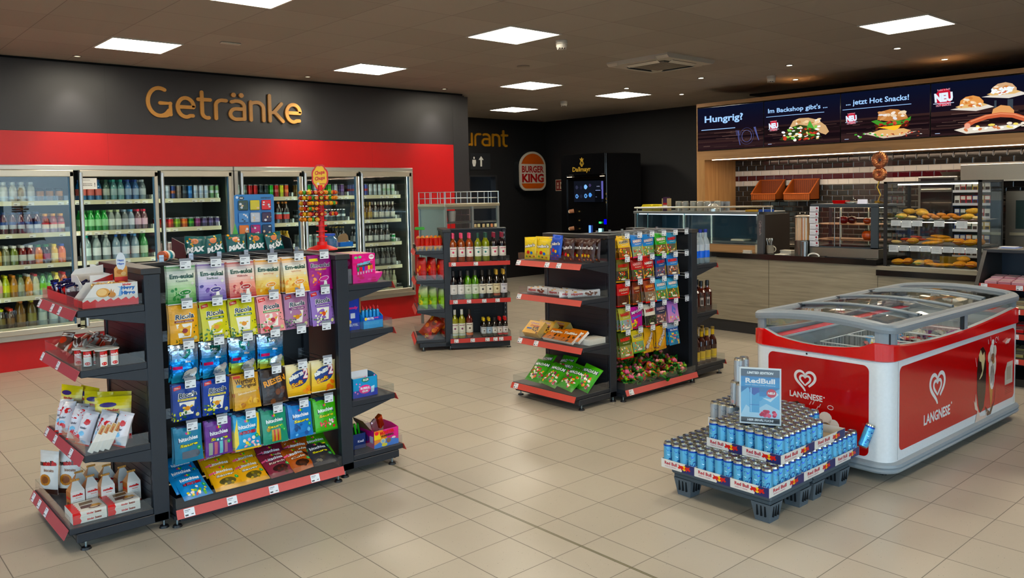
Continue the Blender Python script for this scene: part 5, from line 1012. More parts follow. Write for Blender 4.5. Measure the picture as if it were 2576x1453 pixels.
for me, a, d, z, rz, ti, lb in ((CC, .13, .26, .4725, -90, 50, 'tan crunchy chocolate carton leaning at the far side'), (CC, .18, .19, .4725, -88, 50, 'tan crunchy chocolate carton just behind the leaning one'), (CC, .24, .11, .4725, -90, 60, 'tan crunchy chocolate carton farthest back'),
                              (TF, .35, .27, .4725, -92, 62, 'orange caramel sweets carton in the middle'), (TF, .51, .275, .4725, -94, 55, 'orange caramel sweets carton nearest the aisle'), (TF, .545, .24, .478, -95, 55, 'orange caramel sweets carton right behind the near one'), (TF, .38, .2, .4725, -90, 66, 'orange caramel sweets carton behind the middle one')):
 x, y, z_ = E2(a, d, z); lay(me, x, y, z_, rz, ti, lb + ', third shelf of the middle display end', name='chocolate_box', cat='carton')
for i in range(2):
 b = boxmesh(.125, .022, .18, '#ece8e0', '#e4dfd6', [], name='chocolate_box'); x, y, z_ = E2(.63, .02, .4665 + i * .0225); tag(link('chocolate_box', b, None, (x, y, z_), (0, 0, -pi / 2)), 'white carton end, %s of the flat pair, third shelf, middle display end' % ('lower' if i == 0 else 'upper'), 'carton')
MA = {k: pouch(.165, .215, .05, '#4a9a2c', [('g', 0, 1, '#3c8a24', '#5cb03c'), ('t', 'MAOAM', 0, .74, .86, .17, '#14204c', .1, .1, .12), ('t', 'MAOAM', 0, .74, .8, .13, '#f2f2ee', .03, .1, .12), ('x', -.36, .1, .36, .58, 34, .07, ['#e8d8d0', '#c8344c', '#e8a830', '#7a2c5c', '#f0e8d8', '#d86a2c'])], 70 + k, origin='foot') for k in range(3)}
for i, (a, d, z, rz, ti, ro) in enumerate([(.20, .33, .12, -80, 50, 6), (.12, .2, .125, -100, 42, -4), (.37, .34, .12, -85, 52, 10), (.45, .26, .12, -80, 46, 12), (.55, .335, .12, -88, 55, 10), (.64, .26, .12, -84, 44, 14), (.33, .17, .13, -90, 40, 0)]):
 x, y, z_ = E2(a, d, z); lay(MA[i % 3], x, y, z_ + .02, rz, ti, 'green chew bag %s on the lowest shelf of the middle display end' % ('front left', 'back left', 'front middle', 'second row middle', 'front near the aisle', 'back near the aisle', 'hidden at the back')[i], roll=ro, name='chew_bag')
# ================================================================ front display, left end: boxes of chocolate
E1 = wl(-1.19, 1.10)
def open_box(name, x0, y0, z0, w, d, h, col, inner='#e8e4dc', lip=None, t=.002, cut=0.0):
 """open carton in its own frame: width x, depth y, height z; the front may be cut lower"""
 b = MB('print', col); hf = h - cut
 b.box(x0, y0, z0, x0 + w, y0 + d, z0 + t, col); b.box(x0, y0, z0, x0 + w, y0 + t, z0 + hf, col); b.box(x0, y0 + d - t, z0, x0 + w, y0 + d, z0 + h, col)
 for xx in (x0, x0 + w - t): b.prism([(y0, z0), (y0 + d, z0), (y0 + d, z0 + h), (y0 + d * .45, z0 + h), (y0, z0 + hf)], xx, xx + t, 'x', col)
 b.box(x0 + t, y0 + t, z0 + t, x0 + w - t, y0 + t * 1.5, z0 + hf, inner); b.box(x0 + t, y0 + d - t * 1.5, z0 + t, x0 + w - t, y0 + d - t, z0 + h, inner)
 return b
# happy hippo display box: long side towards the viewer (-Y)
b = open_box('box', 0, 0, 0, .16, .255, .105, '#e8e6e0', cut=.055)
b.mp = lambda a, c, e: Vector((a, -e, c))
# this box runs along world X: build its printed side in world axes instead
T0 = thing('biscuit_display_box', 'white and red open biscuit display box, top shelf, left end of the front display', 'carton', (-1.455, .405, 1.1205))
b = MB('print', '#e6e4e0')
b.prism([(0, 0), (.245, 0), (.245, .108), (.055, .108), (0, .035)], 0, .002, 'y'); b.prism([(0, 0), (.245, 0), (.245, .108), (.055, .108), (0, .035)], .15, .152, 'y'); b.box(0, 0, 0, .245, .152, .002); b.box(0, 0, 0, .002, .152, .035, '#c8261c'); b.box(.243, 0, 0, .245, .152, .108)
b.mp = lambda a, c, e: Vector((a, -e, c)); zig = [(0.0, 0)] + [(.0 + .245 * i / 22, .028 + .006 * (i % 3)) for i in range(23)] + [(.245, 0)]; b.poly(zig, '#d83420', 1)
b.disc(.09, .068, .03, .022, '#d8a05c', 2); b.disc(.085, .07, .022, .016, '#ecc78c', 3); b.disc(.128, .055, .017, .014, '#c88a4a', 2); b.poly([(.118, .066), (.126, .085), (.13, .068), (.138, .082), (.135, .062)], '#c8905a', 3)
b.text('kinder', .196, .1, .04, .011, '#c8261c', 3, .04); b.text('Happy', .2, .082, .062, .022, '#2c6ab0', 3, .08); b.text('Hippo', .2, .058, .062, .022, '#2c6ab0', 3, .08); b.poly([(.155, .045), (.165, .085), (.152, .092), (.172, .09), (.175, .06), (.168, .045)], '#8ab4dc', 2)
part('box', b, T0)
b = MB('foil', '#d8b060')
for i in range(7): b.box(.07 + i * .024, .01, .07, .088 + i * .024, .14, .104 + (i % 2) * .004, bev=.008)
part('wrapped_biscuit', b, T0)
b = MB('print', '#e8903c'); b.prism([(.18, .1), (.24, .1), (.24, .17), (.235, .178), (.19, .178), (.18, .165)], .14, .142, 'y', '#e2a86a'); b.mp = lambda a, c, e: Vector((a, .14 - e, c)); b.rect(.18, .1, .24, .125, '#d04028', 1); b.disc(.212, .20, .022, .045, '#e4eaf2', 1, 18); b.text('Happy', .212, .205, .03, .012, '#2c5ab0', 2, .05); b.text('Hippo', .212, .188, .03, .012, '#2c5ab0', 2, .05); b.disc(.205, .15, .015, .012, '#c8823c', 2); b.disc(.222, .14, .012, .01, '#ecc894', 3)
part('header_card', b, T0)
b = open_box('chocolate_box', 0, 0, 0, .15, .20, .13, '#e9e7e3', cut=.04); b.mp = lambda a, c, e: Vector((a, -e, c))
b.prism([(.0, .128), (.15, .128), (.15, .17), (.02, .155)], .2, .202, 'y', '#eceae6')
T1 = solid('chocolate_display_box', b, 'tall white and dark red open chocolate box behind the biscuit box, top shelf', 'carton', (-1.40, .63, 1.1205))
b = MB('print', '#7c1a1c'); b.box(0, -.004, .045, .105, -.002, .135, '#a81f24'); b.mp = lambda a, c, e: Vector((a, -.004 - e, c)); b.poly([(0, .045), (.105, .045), (.105, .09), (0, .065)], '#4a1414', 1); b.poly([(0, .1), (.105, .135), (0, .135)], '#ece8e4', 1); b.disc(.055, .062, .03, .018, '#f0ece8', 2); b.text('just', .055, .062, .036, .02, '#b8862c', 3, .06)
part('front_panel', b, T1, (.035, 0, 0))
# sachets in a low red tray at the far left
T2 = thing('sachet_tray', 'low red tray packed with blue and white chocolate sachets, far left of the top shelf', 'carton', (-1.462, .66, 1.1205))
b = MB('print', '#c8281e'); b.box(0, 0, 0, .19, .40, .002); b.box(0, 0, 0, .002, .40, .045, '#d6301f'); b.box(.188, 0, 0, .19, .40, .045); b.box(0, 0, 0, .19, .002, .06, '#3c1a28'); b.box(0, .398, 0, .19, .4, .06); part('tray', b, T2)
b = MB('foil'); rnd = random.Random(3)
for i in range(9):
 for j in range(4):
  b.T = Matrix.Translation((.03 + j * .045, .03 + i * .041, .052 + rnd.uniform(0, .014))) @ Euler((rnd.uniform(-.4, .4), rnd.uniform(-.5, .1), rnd.uniform(-.4, .4))).to_matrix().to_4x4()
  b.box(-.018, -.012, -.04, .018, .012, .03, rnd.choice(['#2c3a8c', '#e4e2ea', '#1c2460', '#c8302c', '#e8e6ee']), bev=.008); b.box(-.019, -.006, .028, .019, .006, .036, '#23265c')
b.T = Matrix.Identity(4); part('sachet', b, T2)
# second shelf: snack cups and pouches
def cupm():
 b = MB('gloss', '#3c2418'); b.smooth = True
 b.lathe([(0, 0), (.020, 0), (.026, .004), (.027, .075), (.029, .078, '#e8e4de', 'print'), (.030, .083, '#e8e4de', 'print'), (0, .084)], 16)
 b.mp = lambda a, c, e: Vector(((.0268 + e) * sin(a / .027), -(.0268 + e) * cos(a / .027), c))
 b.rect(-.018, .006, .018, .05, '#ece8e2', 1, 5, 1); b.rect(-.018, .05, .018, .076, '#c8241c', 1, 5, 1); b.text('nutella', 0, .058, .032, .012, '#f4f0ea', 2, .04); b.disc(0, .018, .012, .008, '#c8341c', 2)
 return b.mesh('snack_cup')
CUP = cupm()
for i, (x, y, rz) in enumerate([(-1.43, .46, -.3), (-1.385, .405, .2), (-1.40, .47, 0), (-1.452, .52, -.4), (-1.335, .41, .1), (-1.34, .47, .4)]):
 tag(link('snack_cup', CUP, None, (x, y, .8405), (0, 0, rz)), 'brown, white and red chocolate spread snack cup, %s on the second shelf' % ('nearest the aisle corner', 'front right', 'behind the corner one', 'third along the guard', 'standing apart on the right', 'behind the one standing apart')[i], 'snack cup')
PC = [pouch(.085, .10, .035, c, [('d', 0, .5, .3, .22, '#c8482c'), ('r', -.5, .7, .5, .9, d)], 90 + i, 'film', 'chocolate_pouch', 'foot') for i, (c, d) in enumerate((('#d8cfc4', '#8a4a3c'), ('#6a4438', '#d8d0c8'), ('#e4dcd2', '#3c2420')))]
rnd = random.Random(5)
for i in range(17):
 x, y, z = E1(.08 + (i % 9) * .058, .245 - (i // 9) * .11, .8405); o = lay(PC[i % 3], x + rnd.uniform(-.01, .01), y, z + .012, rnd.uniform(-120, -60), rnd.uniform(30, 65), 'small crumpled chocolate pouch in the heap on the second shelf, front display end', 'chocolate pouches heaped on the second shelf of the front display', 'chocolate_pouch', rnd.uniform(-20, 20), 'pouch')
# third shelf
KD = pouch(.17, .21, .04, '#e6e4de', [('g', .8, 1, '#e0c820', '#d8c43c'), ('g', .55, .8, '#e8e8e4', '#f0d850'), ('d', -.12, .82, .24, .07, '#3c2c6c'), ('t', 'kinder', 0, .7, .4, .06, '#c82a20', .03), ('t', 'KINDERINI', 0, .56, .86, .11, '#3c90c4', .03), ('d', .08, .3, .24, .26, '#8a5a34'), ('d', .08, .32, .2, .18, '#c88a54'), ('b', 0, .12, '#d8301f'), ('p', [(-.5, 0), (-.5, .4), (-.2, .1)], '#d8301f')], 21, origin='foot', name='biscuit_pouch')
for i, (a, d, rz, ti) in enumerate([(.10, .215, -68, 8), (.20, .15, -75, 6), (.36, .15, -55, 8), (.54, .12, -30, 8), (.42, .08, -40, 4)]):
 x, y, z = E1(a, d, .443); lay(KD, x, y, z, rz, ti, 'white and yellow children biscuit pouch, %s, third shelf, front display end' % ('nearest the front left', 'second from the left', 'middle one', 'rightmost and widest in view', 'hidden behind the others')[i], None, 'biscuit_pouch', 0, 'pouch')
def eggnet(seed): return pouch(.082, .165, .06, '#e4e0e6', [('b', .93, 1, '#d8d6dc'), ('x', -.3, .62, .3, .9, 5, .24, ['#d0281e', '#c82018', '#e8e4e8']), ('p', [(-.35, .78), (.1, .92), (.35, .74), (.1, .62), (-.2, .64)], '#d02a20'), ('t', 'kinder', 0, .5, .5, .07, '#3c3c50', .02), ('d', .02, .34, .22, .14, '#8ac0e0'), ('x', -.35, .05, .35, .3, 6, .16, ['#e8e6ec', '#b8d0e4', '#d8484c']), ('b', 0, .05, '#c8302c')], 200 + seed, 'film', 'chocolate_egg_net', 'foot', wr=.006, pinch=.12)
EN = [eggnet(i) for i in range(3)]
for i, (a, d, rx, ry) in enumerate([(.20, .275, -.1, .1), (.27, .27, -.1, 0), (.34, .25, -.2, .2), (.41, .27, -.15, .25), (.47, .23, -.15, .3), (.53, .26, -.1, .4), (.58, .20, -.1, .45), (.64, .20, -.05, .35), (.68, .14, -.05, .4), (.30, .19, -.2, -.1), (.50, .15, -.2, .3)]):
 x, y, z = E1(a, d, .4435); o = link('chocolate_egg_net', EN[i % 3], None, (x, y, z), (-.25 + rx, ry * .6 - .1, -pi / 2 + .6)); tag(o, 'clear bag of white and red chocolate eggs, third shelf, front display end', 'sweets bag', 'egg bags on the third shelf of the front display')
BARW = None
b = MB('print', '#e6e2dc'); b.box(-.012, -.006, 0, .012, .006, .135, bev=.003); b.mp = lambda a, c, e: Vector((a, -.006 - e, c)); b.rect(-.011, .09, .011, .132, '#c8a070', 1); b.text('duplo', 0, .105, .03, .01, '#a8241c', 2, .03, rot=pi / 2); BARW = b.mesh('chocolate_bar')
for i in range(4):
 o = link('chocolate_bar', BARW, None, (-1.455 + i * .024, .402, .446), (RAD(-4), RAD(32), .1)); tag(o, 'slim white and tan chocolate bar leaning on the third shelf guard, %s of four' % ('leftmost', 'second', 'third', 'rightmost')[i], 'chocolate bar')
# lowest shelf
def gable(seed):
 b = MB('print', '#e4e0da'); w, d, h, g = .032, .028, .10, .045
 b.box(-w, -d, 0, w, d, h, '#e6e3de'); b.add([(-w, -d, h), (w, -d, h), (w, d, h), (-w, d, h), (-w * .35, 0, h + g), (w * .35, 0, h + g)], [(0, 1, 5, 4), (2, 3, 4, 5), (1, 2, 5), (3, 0, 4)], '#dcd8d2')
 # picture wraps the left side and the gable
 b.mp = lambda a, c, e: Vector((-w - e, a, c)); b.rect(-d, 0, d, h, '#a8643c', 1); b.text('nutella', 0, .07, .05, .014, '#c8301c', 2, .05); b.rect(-d, 0, d, .035, '#d8b48c', 2); b.disc(0, .035, .02, .014, '#5a3018', 3)
 b.add([(-w - .0006, -d, h), (-w - .0006, d, h), (-w * .35 - .0006, 0, h + g + .001)], [(1, 0, 2)], '#b8825c')
 b.mp = lambda a, c, e: Vector((a, -d - e, c)); b.text('nutella', .0, .082, .046, .012, '#c8301c', 2, .06); b.text('biscuits', .004, .068, .026, .007, '#d08070', 2); b.lines(-.022, .055, .044, 4, .008, '#b0aca6', 2); b.disc(0, .018, .014, .007, '#d8c0b0', 2); b.rect(-w, 0, w, .006, '#8a3a30', 1)
 for k in range(5): b.ball((-.016 + k * .008, 0, h + g + .003), .006, 6, 4, '#c8925c', 'bread')
 return b.mesh('biscuit_carton')
GB = gable(0)
for i, (x, y, rz) in enumerate([(-1.475, .62, .12), (-1.405, .635, .1), (-1.345, .60, .1), (-1.36, .80, .1), (-1.30, .75, .05), (-1.25, .665, .1), (-1.235, .565, .1), (-1.43, .74, .1)]):
 tag(link('biscuit_carton', GB, None, (x, y, .118), (0, 0, rz)), 'white gabled biscuit carton, %s, lowest shelf, front display end' % ('nearest the left corner', 'second of the front three', 'third of the front three', 'left one of the rear four', 'second of the rear four', 'third of the rear four', 'rightmost of the rear four', 'half hidden behind the front three')[i], 'carton')
NB = pouch(.125, .22, .03, '#dcd8d4', [('g', .7, 1, '#e0dcd8', '#c8c4c0'), ('t', 'nutella', 0, .72, .9, .12, '#241412', .06, 0, .05), ('t', 'nutella', .12, .72, .66, .11, '#b8241c', .06, 0, .05), ('t', 'biscuits', .1, .56, .5, .07, '#8a5a3c', .02), ('d', -.1, .33, .3, .24, '#b87838'), ('d', -.1, .33, .2, .16, '#7a4420'), ('b', 0, .12, '#3c2018')], 33, origin='foot', name='biscuit_pouch')
for i, (a, d, rz) in enumerate([(.13, .33, -60), (.20, .25, -50)]):
 x, y, z = E1(a, d, .118); lay(NB, x, y, z, rz, 5, 'tall clear biscuit pouch %s on the lowest shelf' % ('in the front left corner' if i == 0 else 'behind the gabled cartons'), None, 'biscuit_pouch', 0, 'pouch')
def flatbox():
 b = MB('print', '#e8e4dc'); b.box(0, 0, 0, .145, .15, .026); b.mp = lambda a, c, e: Vector((a, c, .026 + e))
 z = [(0, 0)] + [(.03 + .006 * (i % 2), .15 * i / 12) for i in range(13)] + [(0, .15)]; b.poly(z, '#d8341f', 1); b.mp = lambda a, c, e: Vector((a, -e, c)); b.poly([(0, 0), (.03, 0), (.036, .012), (.03, .026), (0, .026)], '#d8341f', 1); b.text('kinder', .075, .013, .03, .01, '#c8261c', 2, .04); b.text('bueno', .108, .013, .028, .012, '#8a3c1c', 2, .06)
 b.mp = lambda a, c, e: Vector((a, c, .026 + e)); b.poly([(.05, .09), (.11, .1), (.115, .135), (.055, .13)], '#8a6a44', 2); b.lines(.055, .125, .05, 5, .007, '#5a4a2c', 3); b.poly([(.045, .04), (.10, .045), (.10, .08), (.05, .078)], '#5a2c14', 2); b.poly([(.085, .045), (.135, .04), (.13, .07), (.1, .075)], '#e0a85c', 2); b.disc(.1, .03, .025, .012, '#6a3418', 3); b.disc(.1, .032, .018, .007, '#e8dcc8', 4)
 return b.mesh('chocolate_box')
FB = flatbox(); k = 0
for (x, y) in ((-1.535, .42), (-1.385, .42)):
 for lv in range(2):
  tag(link('chocolate_box', FB, None, (x, y + lv * .002, .1175 + lv * .0265), (0, 0, .0)), 'flat white and red chocolate box, %s of the %s pair, lowest shelf' % ('lower' if lv == 0 else 'upper', 'left' if k == 0 else 'right'), 'carton')
 k += 1
# ---------------------------------------------------------------- right end shelves of the front display (frame: out = +X)
def W1(dx, y, z): return (-.085 + dx, y, z)
T = thing('party_box', 'big pink cardboard candy dispenser with heart pattern, top shelf right of the front display', 'carton', W1(.05, .42, 1.112))
b = MB('print', '#d81c7c'); b.box(0, 0, 0, .15, .24, .17, '#d81c7c'); b.prism([(0, .0), (.16, 0), (.19, .03), (.20, .055), (.15, .05), (0, .05)], -.004, .24, 'y', '#e0409a')
b.mp = lambda a, c, e: Vector((a, -.004 - e, c)); rnd = random.Random(2); b.rect(0, .05, .15, .17, '#dc2a88', 1)
for q in range(26): b.disc(rnd.uniform(.01, .14), rnd.uniform(.01, .16), rnd.uniform(.008, .02), rnd.uniform(.004, .009), rnd.choice(['#ec6ab0', '#e84aa0', '#d01a74']), 2 + q * .05, 9)
b.disc(.022, .15, .011, .008, '#7cd08c', 5); b.disc(.048, .152, .011, .008, '#7cd08c', 5); b.disc(.125, .15, .018, .015, '#f4f0f4', 5, 18); b.text('100', .125, .152, .026, .012, '#b01c60', 6, .03); b.text('miniBIZ', .075, .115, .09, .016, '#7cc8d8', 5, .06, rot=.1); b.text('Liqueurfix', .078, .10, .11, .022, '#2c4a3c', 5.5, .06, .2, .1)
for q, c in enumerate(('#1f8a4a', '#d83a34', '#2450b0', '#c82c7c', '#e8c030', '#e07a3c')): b.rect(.028 + q * .018, .068 + q * .002, .042 + q * .018, .092 + q * .002, c, 6); b.rect(.030 + q * .018, .05 + q * .002, .038 + q * .018, .064 + q * .002, '#c8b8c8', 6)
b.mp = lambda a, c, e: Vector((-e, .24 - a, c));
for q in range(14): b.disc(rnd.uniform(.02, .22), rnd.uniform(.02, .15), .018, .013, '#e87ac0', 2 + q * .05, 8)
b.mp = lambda a, c, e: Vector((a, c, .17 + e)); b.rect(0, 0, .15, .24, '#e07ab0', 1); b.rect(.03, .02, .12, .22, '#c8c08c', 2)
part('box', b, T)
for i, (x, y) in enumerate(((.165, .05), (.185, .07))):
 b = MB('plas', '#eceaf0'); b.ball((x, y, .07 - i * .008), .012, 10, 7); part('gum_ball', b, T)
b = MB('print', '#8a8c94'); b.box(0, 0, 0, .06, .22, .085, '#6c6f78'); solid('grey_carton', b, 'grey carton back beside the pink dispenser on the same shelf', 'carton', W1(-.03 + .02, .43, 1.112))
T = thing('candy_tube_box', 'light blue open box of small blue candy tubes with red caps, second shelf right end', 'carton', W1(.105, .41, .837))
b = open_box('b', 0, 0, 0, .135, .13, .10, '#3c9ad8', cut=.03); b.mp = lambda a, c, e: Vector((a, -e, c)); b.rect(0, .048, .135, .07, '#1c4ab0', 1); b.text('BEUTEL', .05, .06, .05, .013, '#f0f0f4', 2, .05); b.text('candy', .09, .062, .03, .01, '#e85a8c', 2.5, .05); b.disc(.018, .06, .009, .009, '#f0d020', 2); b.lines(.01, .035, .1, 2, .008, '#8ac8ec', 2); part('box', b, T)
for i in range(10):
 b = MB('plas', '#2c88c8'); x = .018 + (i % 5) * .025; y = .03 + (i // 5) * .05; b.lathe([(0, .01), (.010, .01), (.010, .10, '#2c90c0'), (.004, .11, '#c8242c'), (.006, .118, '#c8242c'), (.004, .128, '#d8303c'), (0, .13)], 8, x, y); part('tube', b, T)
b = MB('print', '#1c3c9c'); b.box(0, 0, 0, .09, .16, .20, '#1c3ca8'); b.box(.088, 0, .10, .10, .16, .235, '#8a6a4c'); b.mp = lambda a, c, e: Vector((a, -e, c)); b.text('candy', .045, .13, .07, .02, '#e84a8c', 2, .06); b.rect(.03, .07, .06, .1, '#c8d0e0', 1); b.disc(.02, .05, .015, .012, '#d8b870', 2); b.text('BEUTEL', .045, .03, .07, .014, '#c8d4e8', 2, .04)
solid('candy_carton', b, 'tall dark blue candy carton with a torn brown flap, second shelf right end', 'carton', W1(.01, .44, .837))
b = MB('print', '#3c2420'); b.box(0, 0, 0, .07, .15, .17); solid('dark_carton', b, 'dark brown carton deep on the second shelf, right end', 'carton', W1(.01, .64, .837))
T = thing('gum_display_box', 'blue and turquoise open bubble gum box with white inner card, third shelf right end', 'carton', W1(.03, .42, .437))
b = open_box('b', 0, 0, 0, .165, .13, .13, '#2c96c8', cut=.015); b.mp = lambda a, c, e: Vector((a, -e, c)); b.rect(0, 0, .165, .042, '#2c3ca8', 1); b.disc(.085, .10, .026, .014, '#1c7a5c', 2); b.text('FUN LUFT', .085, .10, .034, .014, '#e8f4ec', 3, .05); b.disc(.08, .045, .04, .026, '#e84a8c', 2); b.text('BUBBLE', .08, .052, .06, .014, '#f4f0f4', 3, .06); b.text('GUM', .08, .034, .04, .014, '#f4f0f4', 3, .06)
for q in range(9): b.disc(rnd.uniform(.01, .155), rnd.uniform(.02, .12), .005, .005, '#e88ac0', 2.5, 10)
b.poly([(.12, .02), (.14, .022), (.145, .06), (.122, .055)], '#c8e0f0', 3); part('box', b, T)
b = MB('print', '#e6e8ec'); b.box(.01, .05, .08, .13, .052, .15, '#e8eaee'); part('inner_card', b, T)
T = thing('candy_display_box', 'magenta, yellow and blue open candy box with monster lettering, lowest shelf right end', 'carton', W1(.15, .40, .1175))
b = open_box('b', 0, 0, 0, .17, .17, .115, '#d82c88', cut=.012); b.mp = lambda a, c, e: Vector((a, -e, c)); b.poly([(0, .0), (.17, 0), (.17, .03), (.09, .05), (0, .02)], '#3c7ad0', 1); b.poly([(0, .02), (.09, .05), (.06, .103), (0, .103)], '#e8902c', 1.5); b.poly([(.0, .05), (.05, .05), (.035, .09), (0, .09)], '#f0d030', 2); b.disc(.018, .088, .014, .011, '#e83a4c', 3); b.text('MONSTER', .09, .086, .10, .02, '#d82430', 4, .07, 0, .05); b.text('WUNDERBALL', .092, .066, .09, .014, '#3c2c14', 4, .06, 0, .05)
b.disc(.06, .036, .018, .016, '#e8d8a0', 4); b.disc(.06, .036, .011, .010, '#8ab8d8', 5); b.disc(.10, .034, .016, .015, '#8a5a34', 4); b.disc(.135, .045, .014, .006, '#f0e0e0', 4); b.disc(.07, .012, .02, .01, '#f0e040', 4); b.mp = lambda a, c, e: Vector((-e, .17 - a, c)); b.rect(0, 0, .17, .1, '#c02480', 1); b.disc(.08, .05, .035, .02, '#4a3c8c', 2); b.rect(.12, .03, .16, .07, '#d0c8e0', 2); part('box', b, T)
b = MB('foil', '#c8a8b0'); b.T = Matrix.Translation((.06, .08, .07)) @ Euler((.2, -.5, .3)).to_matrix().to_4x4(); b.box(-.02, -.01, 0, .03, .015, .10, bev=.009); b.box(.05, 0, -.02, .09, .03, .07, '#c85a30', bev=.004); b.T = Matrix.Identity(4); part('sachet', b, T)
b = MB('print', '#8a6c50'); b.add([(.0, .16, .1), (.0, .02, .1), (-.05, .04, .17), (-.07, .12, .185), (-.04, .16, .15)], [(0, 1, 2, 3, 4), (4, 3, 2, 1, 0)]); part('flap', b, T)
T = thing('sour_stick_box', 'dark blue box of green sour sticks deep on the lowest shelf, right end', 'carton', W1(.01, .47, .1175))
b = open_box('b', 0, 0, 0, .125, .2, .09, '#16306c', cut=.0); b.mp = lambda a, c, e: Vector((a, -e, c)); b.text('Knall', .09, .045, .04, .014, '#f0f0f4', 2, .03); part('box', b, T)
b = MB('film', '#3cae2c')
for i in range(9): b.cyl((.015 + (i % 5) * .022, .03 + (i // 5) * .07, .05), (-.005 + (i % 5) * .022, .02 + (i // 5) * .07, .15), .007, seg=8, col='#4ab830' if i % 2 else '#2c8a24')
part('stick', b, T)
# ---------------------------------------------------------------- things standing on top of the front display
TOPZ = 1.29
T = thing('snack_tray', 'black shallow tray of teal and black snack bags on top of the front display', 'tray', (-.86, .74, TOPZ + .001))
b = MB('plas', '#23272c'); b.box(0, 0, 0, .62, .22, .004); b.box(0, .216, 0, .62, .22, .115); b.box(0, 0, 0, .62, .004, .028)
for xx in (0, .616): b.prism([(0, 0), (.22, 0), (.22, .115), (.03, .085), (0, .03)], xx, xx + .004, 'x')
part('tray', b, T)
MX = [pouch(.115, .115, .03, '#0f5a5a', [('p', [(-.5, 0), (.1, 0), (.2, 1), (-.5, 1)], '#14181c'), ('t', 'MAX', 0, .33, .9, .26, '#f4f4f4', .08, .2, .15), ('d', -.05, .72, .18, .14, '#d88a6a'), ('p', [(-.1, .8), (.15, .95), (.0, .6), (-.3, .85)], '#e0b030'), ('x', -.4, .5, .4, .95, 7, .07, ['#e0a82c', '#e8e8e4', '#c87a3c', '#d8b040'])], 50 + q, 'film', 'snack_bag', 'foot') for q in range(3)]
for i in range(5): lay(MX[i % 3], -.79 + i * .118, .80 + (i % 2) * .012, TOPZ + .012, (-8, 6, -4, 3, 10)[i], 12, 'teal and black snack bag in the top tray, %s' % ('leftmost', 'second from left', 'middle one', 'fourth from left', 'rightmost')[i], None, 'snack_bag', (4, -5, 0, 6, -6)[i], 'snack bag')
b = MB('plas', '#c8601c'); b.lathe([(0, 0, '#2c8a9c'), (.028, 0, '#e8e8e4'), (.028, .018, '#2c8a9c'), (.028, .04, '#e8e4dc'), (.028, .055, '#c8601c'), (.028, .075), (0, .076)], 14); solid('gum_tin', b, 'small round tin lying on its side left of the snack tray', 'tin', (-.93, .78, TOPZ + .030), (pi / 2 - .0, 0, -.9))
# toy card with twelve blister packs
T = thing('blister_card_display', 'blue card stand holding twelve small blister packs with green leaf shapes', 'card display', (-.36, .99, TOPZ + .001), RAD(-8))
b = MB('print', '#3c7ab8'); p_ = rr(.118, .165, .015); b.prism([(x, z + .185) for x, z in p_], 0, .004, 'y'); b.box(-.11, 0, 0, .11, .08, .02, '#2c62a0'); b.mp = lambda a, c, e: Vector((a, -e, c)); b.disc(-.075, .328, .016, .011, '#14181c', 2); b.text('PEZ', -.075, .328, .02, .008, '#f0f0f0', 3, .04); b.text('KNETERKNOT', .07, .328, .06, .01, '#14202c', 2, .04); b.disc(-.1, .333, .008, .008, '#dce8f4', 2)
part('card', b, T)
b = MB('print', '#6ab85c'); b.prism([(-.14, 0), (-.10, 0), (-.085, .04), (-.07, .07), (-.05, .1), (-.075, .09), (-.09, .06), (-.105, .12), (-.12, .18), (-.135, .12), (-.13, .06), (-.145, .09), (-.15, .04)], -.012, -.009, 'y'); b.prism([(.10, 0), (.14, 0), (.15, .08), (.135, .05), (.125, .12), (.112, .07), (.1, .1), (.09, .03)], -.012, -.009, 'y'); part('leaf_cutout', b, T)
rnd = random.Random(9); CCS = ['#3a4a3c', '#d8c840', '#d83a3c', '#5a8ac0', '#c8ccd4', '#3c1c3c', '#e8843c', '#b83070', '#24304c', '#24405c', '#a82c50', '#e0c050']
for r in range(4):
 for k in range(3):
  c0 = CCS[r * 3 + k]; b = MB('film', c0); x, z = -.068 + k * .068, .285 - r * .074; b.box(x - .028, -.016, z - .03, x + .028, -.004, z + .03, bev=.004); b.mp = lambda a, c, e: Vector((a, -.016 - e, c))
  for q in range(6): b.disc(x + rnd.uniform(-.02, .02), z + rnd.uniform(-.022, .022), rnd.uniform(.004, .009), rnd.uniform(.004, .008), rnd.choice([c0, '#e8e8ec', '#d8d8dc', '#28304a', '#e8c8a0']), 2 + q * .2, 8)
  part('blister_pack', b, T, label='%s blister pack' % {0: 'dark green', 1: 'yellow', 2: 'red', 3: 'light blue', 4: 'silver', 5: 'plum', 6: 'orange', 7: 'magenta', 8: 'navy', 9: 'teal blue', 10: 'crimson', 11: 'gold'}[r * 3 + k])
